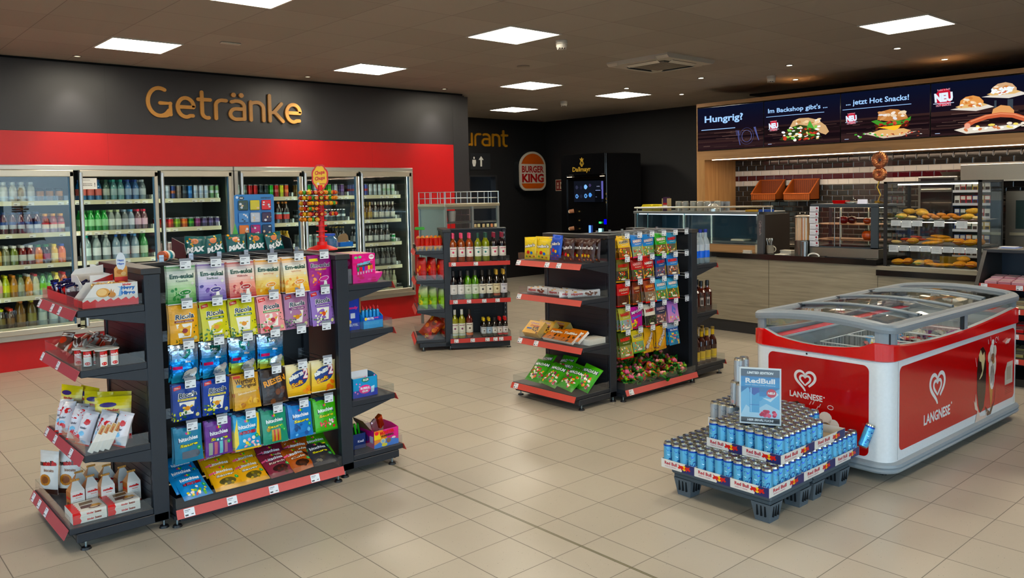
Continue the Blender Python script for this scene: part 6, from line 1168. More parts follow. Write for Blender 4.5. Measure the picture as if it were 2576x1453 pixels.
# lollipop tower
T = thing('lollipop_tower', 'red lollipop stand with a yellow flower-shaped header on top of the front display', 'lollipop stand', (.00, .84, TOPZ + .001), RAD(-35))
b = MB('plas', '#d8141c'); b.smooth = True; b.lathe([(0, 0), (.095, 0), (.09, .008), (.055, .022), (.032, .03), (.03, .05), (0, .05)], 24)
for k in range(8):
 z = .05 + k * .034; b.lathe([(.018, z), (.018, z + .028), (.034, z + .029), (.034, z + .034), (.018, z + .034)], 16)
b.cyl((0, 0, .3), (0, 0, .40), .014, seg=12); part('stem', b, T)
P = []
for k in range(48):
 a = 2 * pi * k / 48; r_ = 1 + .09 * abs(sin(a * 4)); P.append((.048 * r_ * cos(a), .075 * r_ * sin(a)))
b = MB('print', '#c8281c'); b.prism([(x, z + .45) for x, z in P], -.002, .002, 'y'); b.mp = lambda a, c, e: Vector((a, -.002 - e, c)); b.poly([(x * .84, z * .87 + .45) for x, z in P], '#f0b818', 1); b.poly([(x * .76, z * .8 + .45) for x, z in P], '#f2c81c', 2); b.text('Chupa', 0, .475, .06, .03, '#c8241c', 4, .04, .2, .15); b.text('Chups', 0, .44, .062, .03, '#c8241c', 4, .04, .2, .15); b.disc(-.012, .408, .008, .009, '#e8e0d0', 4); b.rect(-.006, .406, .03, .410, '#a82c1c', 4); part('header_card', b, T)
LC = ['#d8873c', '#b83a24', '#e0b03c', '#8a2430', '#48883c', '#d86a4c']; lol = {}
def lolly(c):
 if c not in lol:
  b = MB('film', c); b.ball((0, 0, 0), .0135, 10, 7); b.cyl((0, .012, 0), (0, .055, 0), .0022, seg=5, col='#e8e4e0'); b.mp = lambda a, e_, e: Vector((a, -.0132 - e, e_)); b.disc(0, 0, .008, .008, '#e8b050', 2, 10); b.disc(0, 0, .004, .004, '#a83a20', 3, 8); b.lathe([(.004, 0)] * 2, 6)
  lol[c] = b.mesh('lollipop')
 return lol[c]
rnd = random.Random(12); TM_ = Matrix.Translation((.00, .84, TOPZ + .001)) @ Matrix.Rotation(RAD(-35), 4, 'Z')
for lv in range(6):
 z = .355 - lv * .033
 for k in range(18):
  a = 2 * pi * k / 18 + lv * .0
  px, py = cos(a), sin(a)
  if px > .1 and lv in (3, 5) or (px > .35 and lv == 4 and k % 2): continue
  # two tiers: the arms carry pops at three distances
  for rr_ in ((.045, .075, .10) if px < .2 else (.07,)):
   if (rr_ == .045 and k % 2) or (rr_ == .10 and abs(px) < .5): continue
   v = TM_ @ Vector((px * (rr_ + .02 * abs(px)), py * rr_, z))
   o = link('lollipop', lolly(rnd.choice(LC)), None, v, (0, 0, a + pi / 2 - RAD(35) if True else 0)); tag(o, 'small wrapped round lollipop stuck in the red lollipop stand', 'lollipop', 'lollipops in the red stand')
b = MB('bott', '#6a9ac0'); b.smooth = True; b.lathe([(0, 0), (.045, 0), (.05, .01), (.05, .06), (.035, .075), (.035, .08, '#1450b8', 'plas'), (.038, .081, '#1450b8', 'plas'), (.038, .092, '#1450b8', 'plas'), (0, .093)], 18); rnd = random.Random(3)
for q in range(26): a = rnd.uniform(0, 6.28); b.box(.047 * cos(a) - .004, .047 * sin(a) - .004, .01 + rnd.uniform(0, .05), .047 * cos(a) + .004, .047 * sin(a) + .004, .018 + rnd.uniform(0, .05), rnd.choice(['#e8ecf4', '#2c5ab0', '#8ab0d8']))
solid('sweets_jar', b, 'clear jar with blue lid and white and blue sweets right of the red stand', 'jar', (.115, .96, TOPZ))
b = open_box('b', 0, 0, 0, .10, .09, .03, '#1c6ab8'); b.prism([(.01, .03), (.09, .03), (.085, .07), (.07, .085), (.03, .08), (.015, .065)], .04, .043, 'y', '#8a7458'); solid('small_open_box', b, 'small blue open box with a torn brown cardboard flap on the display end cap', 'carton', (.21, 1.00, TOPZ))
# ================================================================ wine shelf goods
_wm = {}
def wine(body, caps, lab, art, h=.30, clear=False, label2=None, short=False):
 k = (body, caps, lab, art, h, clear, label2, short)
 if k in _wm: return _wm[k]
 b = MB('bott' if clear else 'liq', body); b.smooth = True; r = .037 if h > .25 else .028; s = h / .30
 b.lathe([(0, .004), (r * .9, 0), (r, .008), (r, .185 * s), (r * .88, .205 * s), (r * .45, .228 * s), (.0145, .24 * s), (.0135, .245 * s, caps, 'plas'), (.0145, .246 * s, caps, 'plas'), (.0145, .298 * s, caps, 'plas'), (0, .30 * s)], 16)
 if clear: b.lathe([(0, .01), (r * .86, .01), (r * .86, .19 * s), (r * .4, .225 * s), (0, .226 * s)], 12, col=body, mat='liq')
 b.mp = lambda a, c, e: Vector(((r + e) * sin(a / r), -(r + e) * cos(a / r), c)); w = .05 if h > .25 else .038
 z0, z1 = (.055 * s, .155 * s) if not short else (.03 * s, .1 * s)
 b.rect(-w, z0, w, z1, lab, 1, 10, 1, 'print'); b.rect(-w * .6, z1 - .022 * s, w * .6, z1 - .015 * s, art, 2, 5, 1, 'print'); b.disc(0, (z0 + z1) / 2 - .004, w * .22, w * .22, art, 2, 12, 1, 0, 'print'); b.rect(-w * .5, z0 + .012 * s, w * .5, z0 + .015 * s, '#8a8680', 2, 4, 1, 'print')
 if label2: b.rect(-w, z0 - .028 * s, w, z0 - .004 * s, label2, 1, 10, 1, 'print')
 _wm[k] = b.mesh('wine_bottle'); return _wm[k]
def put3(me, x, y, z, label, name='wine_bottle', cat='bottle', group=None, rz=0.0):
 o = link(name, me, None, L3(x, y, z + .001), (0, 0, A3 + rz)); return tag(o, label, cat, group)
ROS = wine('#8a4420', '#d85a78', '#e6e2dc', '#c83a5c', clear=False); WHI = wine('#7c8434', '#24483c', '#e4e6e0', '#2c7a74'); REDW = wine('#140c10', '#7c1c34', '#e4e0dc', '#b82c5c')
for i, (me, d) in enumerate(((ROS, 'rosé wine bottle with pink cap'), (ROS, 'rosé wine bottle with pink cap'), (ROS, 'rosé wine bottle with pink cap'), (WHI, 'white wine bottle with dark green cap'), (WHI, 'white wine bottle with dark green cap'), (REDW, 'dark red wine bottle with claret cap'), (REDW, 'dark red wine bottle with claret cap'))):
 n = (i, i, i, i - 3, i - 3, i - 5, i - 5)[i]
 for r in range(2 if i != 3 else 1):
  put3(me, .055 + i * .086, .01 + r * .085, W3Z[0], '%s, %s of its kind, %s, top wine shelf' % (d, ORD[n], 'front row' if r == 0 else 'second row'), rz=(-.1, .1, .05, 0, -.3, .1, .1)[i])
S2 = [(wine('#120c10', '#2c2a2e', '#dcdcdc', '#b0b0b0'), 'red wine bottle with white and red label', 2), (wine('#5a8c2c', '#3c3c3c', '#d4dcd0', '#8a9a80'), 'green glass wine bottle with pale label', 2), (wine('#17130f', '#2a2620', '#e2dfd2', '#3a3834'), 'black wine bottle with spotted cream label', 2), (wine('#17130f', '#c8a458', '#ddd4b4', '#6a5a3a', label2='#a8604c'), 'black wine bottle with gold cap and cream label', 1), (wine('#17130f', '#c8a458', '#d4d4dc', '#7a7a90'), 'black wine bottle with gold cap and grey label', 1)]
x = .05
for me, d, n in S2:
 for i in range(n):
  for r in range(2): put3(me, x, .01 + r * .085, W3Z[1], '%s, %s row, %s, middle wine shelf' % (d, 'front' if r == 0 else 'rear', 'left one' if i == 0 and n > 1 else 'right one' if n > 1 else 'right end'), rz=.05 * i)
  x += .0755
for i in range(2): put3(wine('#8a8a3c', '#d8d8d4', '#dcdcd0', '#7a3c5c', label2='#b8c4b8'), .055 + i * .075, .03, W3Z[2], 'white wine bottle with white cap, %s of the bottom pair' % ('left' if i == 0 else 'right'))
put3(wine('#5a1c14', '#241c18', '#e0dcd0', '#5a4a3c', label2='#d8743c'), .21, .04, W3Z[2], 'amber red wine bottle with orange lower label on the bottom shelf')
for i, (c, la, l2, d) in enumerate((('#c8b040', '#c4ccd0', None, 'yellow cap'), ('#c8b040', '#a8c0d4', None, 'yellow cap and blue label'), ('#1c1a18', '#e0e0dc', None, 'black cap'), ('#c8202c', '#dcd8d4', '#b82c34', 'red cap'), ('#c8202c', '#e0dcdc', '#b82c34', 'bright red cap'))):
 for r in range(2):
  if i == 2 and r: continue
  put3(wine('#17120e', c, la, '#6a5a50', h=.20, label2=l2), .36 + i * .057, .02 + r * .07, W3Z[2], 'small wine bottle with %s, %s, bottom wine shelf' % (d, 'front row' if r == 0 else 'rear row'))
# corks and caps of the bottles standing on the far side, seen over the top
for i, (x, c) in enumerate(((.35, '#c8b088'), (.39, '#d8d0a0'), (.44, '#c8b088'), (.49, '#d8d4a8'), (.53, '#d8906a'), (.575, '#dcd4b0'))):
 o = link('liqueur_bottle', wine('#2c2418', c, '#c8c0a8', '#6a5a3c', h=.20), None, L3(x, .44 + (i % 2) * .03, 1.09)); tag(o, 'bottle behind the wine shelf, only its %s stopper showing, %s from the left' % (('cork', 'pale', 'cork', 'pale', 'orange', 'cream')[i], ORD[i]), 'bottle')
b = MB('black', '#1d2026'); b.box(.30, .395, 1.06, .66, .55, 1.088); solid('rear_shelf', b, 'black board behind the wine shelf top carrying corked bottles', 'shelf', L3(0, 0), (0, 0, A3))
# crisps on its end unit; shelf front is local -x
def puff(base, ops, seed, w=.13, h=.235, t=.08): return pouch(w, h, t, base, ops, seed, 'film', 'crisps_bag', 'foot', wr=.004)
SIL = '#c9cbce'
CR = {'o': puff('#b8381c', [('g', .85, 1, '#e0b020', '#d84a20'), ('g', 0, .3, '#e8b818', '#e0a020'), ('g', .3, .85, '#c8301c', '#b8281c'), ('x', -.3, .1, .3, .4, 5, .12, ['#e8b840', '#d8801c'])], 1, .10, .155, .05), 'r': puff('#a82420', [('g', .4, 1, '#c8443c', '#8a1c1c'), ('x', -.3, .1, .3, .6, 8, .15, ['#e8982c', '#c83c2c', '#d8c8b8'])], 2), 'g': puff('#8ab82c', [('g', .5, 1, '#6a9a24', '#c8d0b0'), ('d', 0, .3, .25, .2, '#d8d060'), ('x', -.3, .3, .3, .8, 7, .14, ['#d8d048', '#5a8a24', '#e8e4d0'])], 3), 'b': puff('#8a3424', [('x', -.4, .05, .4, .9, 16, .16, ['#c8702c', '#a82c20', '#5a2418', '#d89a4c'])], 4, .17, .25, .08)}
for k, me in CR.items():
 pass
for i in range(6): put3(CR['o'], -.30 + i * .045, .05 + (i % 2) * .02, 1.041, 'small red and yellow crisps bag, %s in the top row of the crisps end' % ORD[i], 'crisps_bag', 'crisps bag', None, pi / 2 - .35 - pi)
for i, (x, rz) in enumerate(((-.27, -.9), (-.17, -.9), (-.07, -1.1))): put3(CR['r'], x, .08, .736, 'red crisps bag with silver side, %s on the second shelf of the crisps end' % ('left', 'middle', 'right')[i], 'crisps_bag', 'crisps bag', None, rz)
for i, (x, rz) in enumerate(((-.26, -.9), (-.17, -.9), (-.07, -1.3))): put3(CR['g'], x, .08, .431, 'green crisps bag with silver side, %s on the third shelf of the crisps end' % ('left', 'middle', 'right')[i], 'crisps_bag', 'crisps bag', None, rz)
o = link('crisps_bag', CR['b'], None, L3(-.26, .10, .135), (RAD(-18), RAD(38), A3 - .5)); tag(o, 'large brown and red crisps bag slumped across the lowest shelf of the crisps end', 'crisps bag')
put3(CR['b'], -.05, .14, .117, 'brown and red crisps bag standing at the right of the lowest crisps shelf', 'crisps_bag', 'crisps bag', None, -1.2)
b = MB('plas', '#4aa03c'); b.box(-.05, -.03, 0, .05, .03, .025, bev=.005); b.box(-.045, -.031, .018, .045, .031, .03, '#3c8a34'); solid('green_tub', b, 'small flat green tub on the end cap of the crisps shelves', 'tub', L3(-.28, .10, 1.256), (0, 0, A3))
# spirits on the right end of the middle display (out = +X from 3.235)
def spirit(kind):
 b = MB('liq'); b.smooth = True
 if kind == 'vodka':
  b.mat = 'bott'; b.lathe([(0, .003, '#aebfc8'), (.034, 0, '#aebfc8'), (.036, .01, '#aebfc8'), (.035, .05, '#1c6ad8', 'print'), (.0355, .11, '#b8c0c8', 'print'), (.0355, .165, '#c4d0d8'), (.03, .19, '#c4d0d8'), (.015, .225, '#c4d0d8'), (.0135, .265, '#1c2c8c', 'plas'), (.0155, .266, '#1c2c8c', 'plas'), (.0155, .292, '#1c2c8c', 'plas'), (0, .293)], 16)
 elif kind == 'whiskey':
  b.lathe([(0, .003, '#3a1608'), (.042, 0, '#3a1608'), (.044, .01, '#3a1608'), (.044, .165, '#3a1608'), (.036, .185, '#4a1c0a'), (.016, .2, '#6a3010'), (.0145, .215, '#14120f', 'print'), (.018, .217, '#14120f', 'print'), (.016, .262, '#14120f', 'print'), (0, .264)], 8)
  b.mp = lambda a, c, e: Vector((a, -.0415 - e, c)); b.rect(-.016, .03, .016, .14, '#16140f', 2, mat='print'); b.rect(-.011, .05, .011, .12, '#d8d4cc', 3, mat='print'); b.rect(-.009, .06, .009, .1, '#1c1a16', 4, mat='print')
 else:
  b.lathe([(0, .003, '#2c0e08'), (.036, 0, '#2c0e08'), (.038, .01, '#2c0e08'), (.038, .15, '#2c0e08'), (.033, .19, '#3c140a'), (.016, .225, '#3c140a'), (.0145, .232, '#d8b81c', 'print'), (.015, .233, '#d8b81c', 'print'), (.0145, .278, '#8a7440', 'print'), (.016, .28, '#8a7440', 'print'), (.016, .30, '#a88c50', 'print'), (0, .301)], 16)
  b.mp = lambda a, c, e: Vector(((.0385 + e) * sin(a / .038), -(.0385 + e) * cos(a / .038), c)); b.rect(-.035, .03, .035, .11, '#c8b060', 1, 6, 1, 'print'); b.rect(-.02, .05, .02, .06, '#d8c81c', 2, 3, 1, 'print')
 return b.mesh('spirit_bottle')
for kind, z, n, d, xs in (('vodka', .9865, 3, 'clear vodka bottle with blue cap', (.05, .13, .205)), ('whiskey', .5715, 3, 'square dark whiskey bottle', (.05, .135, .225)), ('rum', .1165, 4, 'dark rum bottle with yellow neck band', (.055, .135, .215, .30))):
 me = spirit(kind)
 for i, x in enumerate(xs[:n]):
  for r in range(2): tag(link('spirit_bottle', me, None, (3.235 + x - (.02 if r else 0), .44 + r * .095, z), (0, 0, -.75)), '%s, %s from the display, %s row, right end of the middle display' % (d, ORD[i], 'front' if r == 0 else 'rear'), 'bottle')
# ================================================================ steel trolley behind the wine
T = thing('tray_trolley', 'tall stainless steel tray trolley with a rail gallery behind the crisps and wine', 'trolley', (3.26, 3.98, 0), RAD(-6))
b = MB('brush', '#aab4b6')
for (x, y) in ((0, 0), (0, .62), (.74, 0), (.74, .62), (.37, 0)): b.box(x - .014, y - .014, .02, x + .014, y + .014, 1.50)
part('post', b, T)
b = MB('brush', '#8f9a9c'); b.box(-.002, .015, .2, .002, .605, 1.44); part('side_panel', b, T)
b = MB('brush', '#c8c2ae'); b.box(-.02, -.02, 1.47, .76, .64, 1.505, bev=.004); b.box(-.018, -.0, 1.44, .76, .64, 1.47, '#8a8c84'); part('top', b, T)
b = MB('metal', '#c4cacc')
for zz in (1.57, 1.645): b.tube([(-.01, -.01, zz), (.75, -.01, zz), (.75, .63, zz), (-.01, .63, zz)], .004, closed=True)
for (x, y) in [(i * .15, -.01) for i in range(6)] + [(i * .15, .63) for i in range(6)] + [(-.01, i * .155) for i in range(5)] + [(.75, i * .155) for i in range(5)]: b.cyl((x, y, 1.50), (x, y, 1.65), .005, seg=6)
part('gallery_rail', b, T)
for k, z in enumerate((1.27, .95, .63, .31)):
 b = MB('brush', '#7a8082'); b.box(.01, .0, z, .73, .6, z + .008); b.tube([(.02, -.005, z + .02), (.72, -.005, z + .02)], .006); part('shelf', b, T)
b = MB('plas', '#a8a6a0'); b.smooth = True; b.lathe([(0, 0), (.045, 0), (.055, .14), (.05, .145), (0, .14)], 16); solid('plastic_pot', b, 'grey plastic pot on the upper shelf of the steel trolley', 'pot', (3.40, 4.05, 1.279))
b = MB('metal', '#6a5c60')
for k in range(9): b.cyl((.06 + k * .08, .66, .5), (.06 + k * .08, .66, 1.4), .004, seg=5)
for zz in (.5, .95, 1.35): b.cyl((.04, .66, zz), (.74, .66, zz), .005, seg=5)
part('rear_grid', b, T)
# ================================================================ energy drink pallets
T = None
def pallet(x, y, lab):
 T = thing('plastic_pallet', lab, 'pallet', (x, y, 0)); L_, W_ = .40, .60
 b = MB('matte', '#565d63'); b.box(0, 0, .115, L_, W_, .148, bev=.008); b.box(.01, .01, .09, L_ - .01, W_ - .01, .116, '#4c5358', bev=.006)
 for k in range(6): b.box(.03 + k * .06, .02, .1485, .05 + k * .06, W_ - .02, .1495, '#4a5055')
 part('deck', b, T)
 for (px, py) in ((.06, .06), (L_ - .06, .06), (.06, W_ - .07), (L_ - .06, W_ - .07)):
  b = MB('matte', '#596066'); t, u = .055, .04
  vs = [(px - u, py - u, 0), (px + u, py - u, 0), (px + u, py + u, 0), (px - u, py + u, 0), (px - t, py - t, .095), (px + t, py - t, .095), (px + t, py + t, .095), (px - t, py + t, .095)]
  b.add(vs, [(0, 3, 2, 1), (0, 1, 5, 4), (1, 2, 6, 5), (2, 3, 7, 6), (3, 0, 4, 7)])
  for q in (-.022, .0, .022): b.box(px + q - .004, py - t + .002, .03, px + q + .004, py - t + .01, .085, '#16191c'); b.box(px - t + .002, py + q - .004, .03, px - t + .01, py + q + .004, .085, '#16191c')
  part('leg', b, T)
 return T
PX, PY = .945, -1.70
pallet(.985, -1.685, 'grey plastic display pallet under the near energy drink trays')
pallet(1.40, -1.685, 'grey plastic display pallet touching the ice cream freezer')
def can_mesh(kind):
 if kind == 'blue': B, Nn, D = '#6fb4dc', '#2450b0', '#1c3c8c'
 else: B, Nn, D = '#b8bfc6', '#c8ced4', '#8a98a8'
 b = MB('can', B); b.smooth = True
 b.lathe([(0, .004, '#b0b4b8', 'metal'), (.019, .002, '#b0b4b8', 'metal'), (.0225, .0, '#b0b4b8', 'metal'), (.0262, .008, B), (.0262, .112, B), (.0262, .113, Nn if kind == 'blue' else B), (.0262, .122, '#c8c4b4', 'metal'), (.0232, .130, '#c8c4b4', 'metal'), (.0238, .1335, '#cfcab8', 'metal'), (.0222, .1335, '#8a8a88', 'metal'), (.021, .130, '#a8a498', 'metal'), (0, .130)], 18)
 b.mp = lambda a, c, e: Vector((a, c, .1302 + e)); b.disc(0, .002, .013, .008, '#1c2c6c', 1, 12, 1, 0, 'print'); b.disc(0, -.008, .006, .005, '#c8ccd0', 2, 8, 1, 0, 'metal')
 R_ = .0264
 for off in (0, .085):
  b.mp = lambda a, c, e: Vector(((R_ + e) * sin((a + off) / R_), -(R_ + e) * cos((a + off) / R_), c))
  b.poly([(-.02, .03), (-.012, .052), (-.002, .05), (.004, .066), (.016, .07), (.018, .06), (.012, .048), (.016, .03), (.009, .034), (.003, .044), (-.008, .04), (-.014, .028)], D, 1)
  b.poly([(-.03, .122), (-.03, .10), (-.02, .09), (-.010, .098), (-.004, .082), (.006, .09), (.014, .105), (.03, .108), (.03, .122)], Nn if kind == 'blue' else D, 1); b.poly([(-.022, .07), (-.004, .084), (.004, .082), (-.012, .066)], '#dcecf6' if kind == 'blue' else '#d8dce0', 1)
  b.rect(.012, .012, .026, .028, '#b0d4ec' if kind == 'blue' else '#d0a8a8', 1, 3, 1); b.rect(-.022, .012, -.006, .02, '#4a90c8' if kind == 'blue' else '#b84a4c', 1, 3, 1)
 return b.mesh('energy_drink_can')
CANB, CANS = can_mesh('blue'), can_mesh('silver'); PITCH_C = .053
def tray(x, y, z, label, nx=6, ny=4):
 """cardboard tray nx cans along X and ny along Y with printed sides"""
 T = thing('cardboard_tray', label, 'tray', (x, y, z)); w, d, h = nx * PITCH_C, ny * PITCH_C, .046
 b = MB('print', '#dedad4'); b.box(0, 0, 0, w, d, .0015, '#b8a68a'); t = .0015
 b.box(0, -t, 0, w, 0, h); b.box(0, d, 0, w, d + t, h); b.box(-t, -t, 0, 0, d + t, h); b.box(w, -t, 0, w + t, d + t, h)
 def art(W):
  b.poly([(W * .62, 0), (W, 0), (W, h), (W * .74, h), (W * .66, h * .5)], '#23285c', 1); b.text('Red Bull', W * .29, h * .62, W * .38, h * .38, '#b01c3c', 2, .03); b.text('ENERGY DRINK', W * .28, h * .24, W * .34, h * .12, '#b86a80', 2, .01)
  c = W * .7; b.disc(c, h * .52, h * .26, h * .3, '#f0c020', 2, 16)
  for sg in (-1, 1): b.poly([(c + sg * x_ * h, z_ * h) for x_, z_ in ((.02, .45), (.2, .75), (.55, .72), (.8, .85), (.72, .6), (.9, .42), (.7, .3), (.5, .42), (.3, .18), (.22, .4))][::sg], '#c83a24', 3)
 b.mp = lambda a, c, e: Vector((a, -t - e, c)); art(w)
 b.mp = lambda a, c, e: Vector((-t - e, d - a, c)); art(d)
 part('tray', b, T); return T
rnd = random.Random(77)
def fill(x, y, z, kind, nx, ny, keep, label, group):
 for i in range(nx):
  for j in range(ny):
   if keep(i, j): tag(link('energy_drink_can', CANB if kind == 'b' else CANS, None, (x + (i + .5) * PITCH_C, y + (j + .5) * PITCH_C, z + .002), (0, 0, rnd.choice((-.9, -.7, -.4, -.2, 0, .3, 1.9)) + rnd.uniform(-.2, .2))), label, 'can', group)
TL, TW_ = 6 * PITCH_C + .003, 4 * PITCH_C + .003
z1, z2, z3 = .1505, .2865, .4225
for j in range(3):
 for i in range(3):
  x, y = PX + i * (TL + .0015), PY + j * (TW_ + .0015)
  if i == 2 and j == 0: nx = 5
  tray(x, y, z1, 'white energy drink tray on the pallets, %s along, %s from the aisle, bottom layer' % (ORD[i], ORD[j]), 5 if i == 2 else 6)
  kp = {(0, 0): lambda a, b_: a <= 2 or b_ <= 0, (0, 1): lambda a, b_: a <= 2, (0, 2): lambda a, b_: True, (1, 0): lambda a, b_: b_ == 0, (2, 0): lambda a, b_: b_ == 0 and a < 5, (1, 2): lambda a, b_: b_ == 3 or a < 2}.get((i, j), lambda a, b_: False)
  fill(x, y, z1, 'b', 5 if i == 2 else 6, 4, kp, 'light blue energy drink can in the bottom layer of trays', 'blue cans in the bottom layer on the pallets')
OX = .105
for j in range(2):
 for i in range(2):
  x, y = PX + OX + i * (TL + .0015), PY + j * (TW_ + .0015); tray(x, y, z2, 'white energy drink tray in the upper layer, %s along, %s from the aisle' % (ORD[i], ORD[j]))
  fill(x, y, z2, 'b', 6, 4, (lambda a, b_: True) if i == 0 else (lambda a, b_: a < 2 or (b_ > 1 and a < 5) or (j == 1)), 'light blue energy drink can in the upper layer of trays', 'blue cans in the upper layer on the pallets')
x, y = 1.37, PY + 2 * (TW_ + .0015) - .0
tray(x, y + .002, z2, 'white tray of silver energy drink cans at the back of the upper layer', 6, 4); fill(x, y + .002, z2, 's', 6, 4, lambda a, b_: a < 4 and b_ > 0, 'silver energy drink can in the rear tray', 'silver cans in the rear tray on the pallets')
for i, (a, b_) in enumerate(((1.395, -1.25), (1.45, -1.245), (1.42, -1.198))): tag(link('energy_drink_can', CANS, None, (a, b_, z3 + .0005), (0, 0, .4 * i)), 'silver energy drink can standing on the upper layer behind the poster, %s' % ('left one', 'right one', 'rear one')[i], 'can')
for i, (a, b_) in enumerate(((1.40, -1.20), (1.452, -1.20))): tag(link('energy_drink_can', CANS, None, (a, b_ - .035, z3 + .135), (0, 0, .4 * i)), 'silver energy drink can stacked as third layer behind the poster, %s' % ('left', 'right')[i], 'can')
o = link('energy_drink_can', CANB, None, (1.865, -1.715, .196), (RAD(8), RAD(20), -.3)); tag(o, 'light blue energy drink can tipped over against the freezer corner', 'can')
# the poster standing on the cans
T = thing('poster_stand', 'blue LIMITED EDITION energy drink poster in a frame standing on the cans', 'poster', (1.165, -1.515, .4235), RAD(-62.5) + 0)
b = MB('black', '#1c1e22'); b.box(-.105, .0, 0, .105, .05, .006); part('base', b, T)
b = MB('print', '#e4e8ec'); b.box(-.102, -.002, .002, .102, .004, .292); b.mp = lambda a, c, e: Vector((a, -.002 - e, c))
b.rect(-.095, .01, .095, .284, '#2c8ac4', 1);
for k in range(9): b.rect(-.095, .05 + k * .024, .095, .074 + k * .024, ['#3c9ad0', '#4aa4d8', '#6ab4e0', '#58a8d8', '#2c86c0', '#2478b0', '#3c94cc', '#2c88c4', '#2474b0'][k], 1.5)
b.rect(-.095, .01, .095, .036, '#23303c', 2); b.rect(-.095, .247, .095, .284, '#4a5c70', 2); b.text('LIMITED EDITION', -.0, .266, .13, .013, '#eef2f6', 3, .05, .2); b.text('HIER ERHÄLTLICH!', 0, .024, .13, .014, '#eef2f6', 3, .05, .2); b.text('RedBull', 0, .225, .145, .026, '#f4f6fa', 3, .035); b.text('Glacier Edition | Arctic Raspberry', 0, .203, .15, .006, '#dcecf8', 3, .02)
b.poly([(-.095, .05), (-.095, .16), (-.06, .19), (-.03, .15), (0, .12), (.04, .16), (.095, .19), (.095, .05)], '#7cbce4', 2.2); b.poly([(-.095, .05), (-.07, .1), (-.03, .07), (.03, .11), (.095, .08), (.095, .036), (-.095, .036)], '#b8dcf2', 2.6); b.poly([(.01, .14), (.05, .12), (.09, .16), (.08, .17), (.05, .135)], '#dceefa', 2.8)
b.rect(-.052, .062, -.004, .19, '#5aa8d8', 4); b.rect(-.052, .165, -.004, .19, '#2c5aa8', 4.5); b.poly([(-.05, .165), (-.03, .15), (-.01, .165)], '#2c5aa8', 4.6); b.rect(-.048, .064, -.042, .188, '#9cd0f0', 5); b.rect(-.052, .1, -.004, .103, '#2c6ab0', 5)
b.disc(.055, .165, .024, .022, '#c83a54', 4, 24); b.text('NEU!', .055, .165, .036, .013, '#f4f4f4', 5, .06, .1)
rnd = random.Random(4)
for q in range(16): b.disc(rnd.uniform(.005, .085), rnd.uniform(.045, .072), .010, .009, rnd.choice(['#c83a5c', '#d84a6c', '#b02c4c', '#e06a84']), 5 + q * .1, 10)
part('poster', b, T)
b = MB('clear'); b.box(-.104, -.006, .001, .104, -.004, .294); part('cover', b, T)
# ================================================================ ice cream chest freezer
FA = RAD(-1.4); FO = Vector((1.905, -1.845, 0)); FL, FW = 1.93, .86
T = thing('ice_cream_freezer', 'long red and white glass-topped ice cream chest freezer with heart emblems', 'freezer', FO, FA.real)
def rring(x0, y0, x1, y1, r, n=6):
 p = []
 for cx, cy_, a0 in ((x1 - r, y0 + r, -90), (x1 - r, y1 - r, 0), (x0 + r, y1 - r, 90), (x0 + r, y0 + r, 180)):
  for k in range(n + 1):
   a = RAD(a0 + 90 * k / n); p.append((cx + r * cos(a), cy_ + r * sin(a)))
 return p
def loft(b, rings, col=None, mat=None, smooth=False, close=True):
 n = len(rings[0])
 for a, c in zip(rings[:-1], rings[1:]): b.add(list(a) + list(c), [(i, (i + 1) % n, n + (i + 1) % n, n + i) for i in range(n)], col, mat, smooth)
def ringz(o, r, z): return [(x, y, z(x, y) if callable(z) else z) for x, y in rring(-o, -o, FL + o, FW + o, r + o)]
b = MB('gloss', '#dfe3e6'); loft(b, [ringz(0, .085, .10), ringz(0, .085, .70)], smooth=True); loft(b, [ringz(-.05, .05, .70), ringz(-.05, .05, .32)], '#d4dade'); b.box(.05, .05, .31, FL - .05, FW - .05, .32, '#c8ced2')
for x in (.0975, FL - .0975):
 b.box(x - .0012, -.0006, .12, x + .0012, .001, .68, '#8a9094')
part('body', b, T)
b = MB('plas', '#8f979c')
prof = [(-.03, .045), (.0, .05), (.022, .058), (.028, .068), (.018, .078), (.02, .084), (.028, .09), (.022, .104), (.006, .112), (.0, .114)]
loft(b, [ringz(o, .09, z) for o, z in prof], smooth=True); part('bumper', b, T)
b = MB('matte', '#1a1c1e'); b.box(.06, .06, .028, FL - .06, FW - .06, .06)
for (x, y) in ((.15, .1), (FL - .15, .1), (.15, FW - .1), (FL - .15, FW - .1)): b.cyl((x, y - .015, .026), (x, y + .015, .026), .026, seg=12, col='#101112')
part('plinth', b, T)
def topz(x, y):
 tx, ty = min(1, max(0, x / FL)), min(1, max(0, y / FW))
 if y < .09 or y > FW - .09:
  dip = .05 * sin(pi * tx ** .8) if .09 < x < FL - .09 else .05 * sin(pi * tx ** .8)
  return .772 - dip + .012 * tx
 return .772 - .06 * sin(pi * ty) + .0
b = MB('gloss', '#c8100f')
def dens(o, r, z):
 P_ = [];  base = rring(-o, -o, FL + o, FW + o, r + o)
 for i, p in enumerate(base):
  q = base[(i + 1) % len(base)]; d = math.hypot(q[0] - p[0], q[1] - p[1]); n = max(1, int(d / .08))
  for k in range(n): P_.append((p[0] + (q[0] - p[0]) * k / n, p[1] + (q[1] - p[1]) * k / n))
 return [(x, y, z(x, y) if callable(z) else z) for x, y in P_]
loft(b, [dens(.004, .085, .668), dens(.014, .085, .675), dens(.014, .085, lambda x, y: topz(x, y) - .006)], smooth=True)
A_ = dens(.014, .085, lambda x, y: topz(x, y) - .006); B_ = dens(.0, .085, topz);
if len(A_) == len(B_): loft(b, [A_, B_], '#d83a30')
base_n = len(B_)
def dens_n(o, r, z, n_like):   # same parameterisation as B_
 return [( .0 + x if False else x, y, z(x, y) if callable(z) else z) for x, y in n_like]
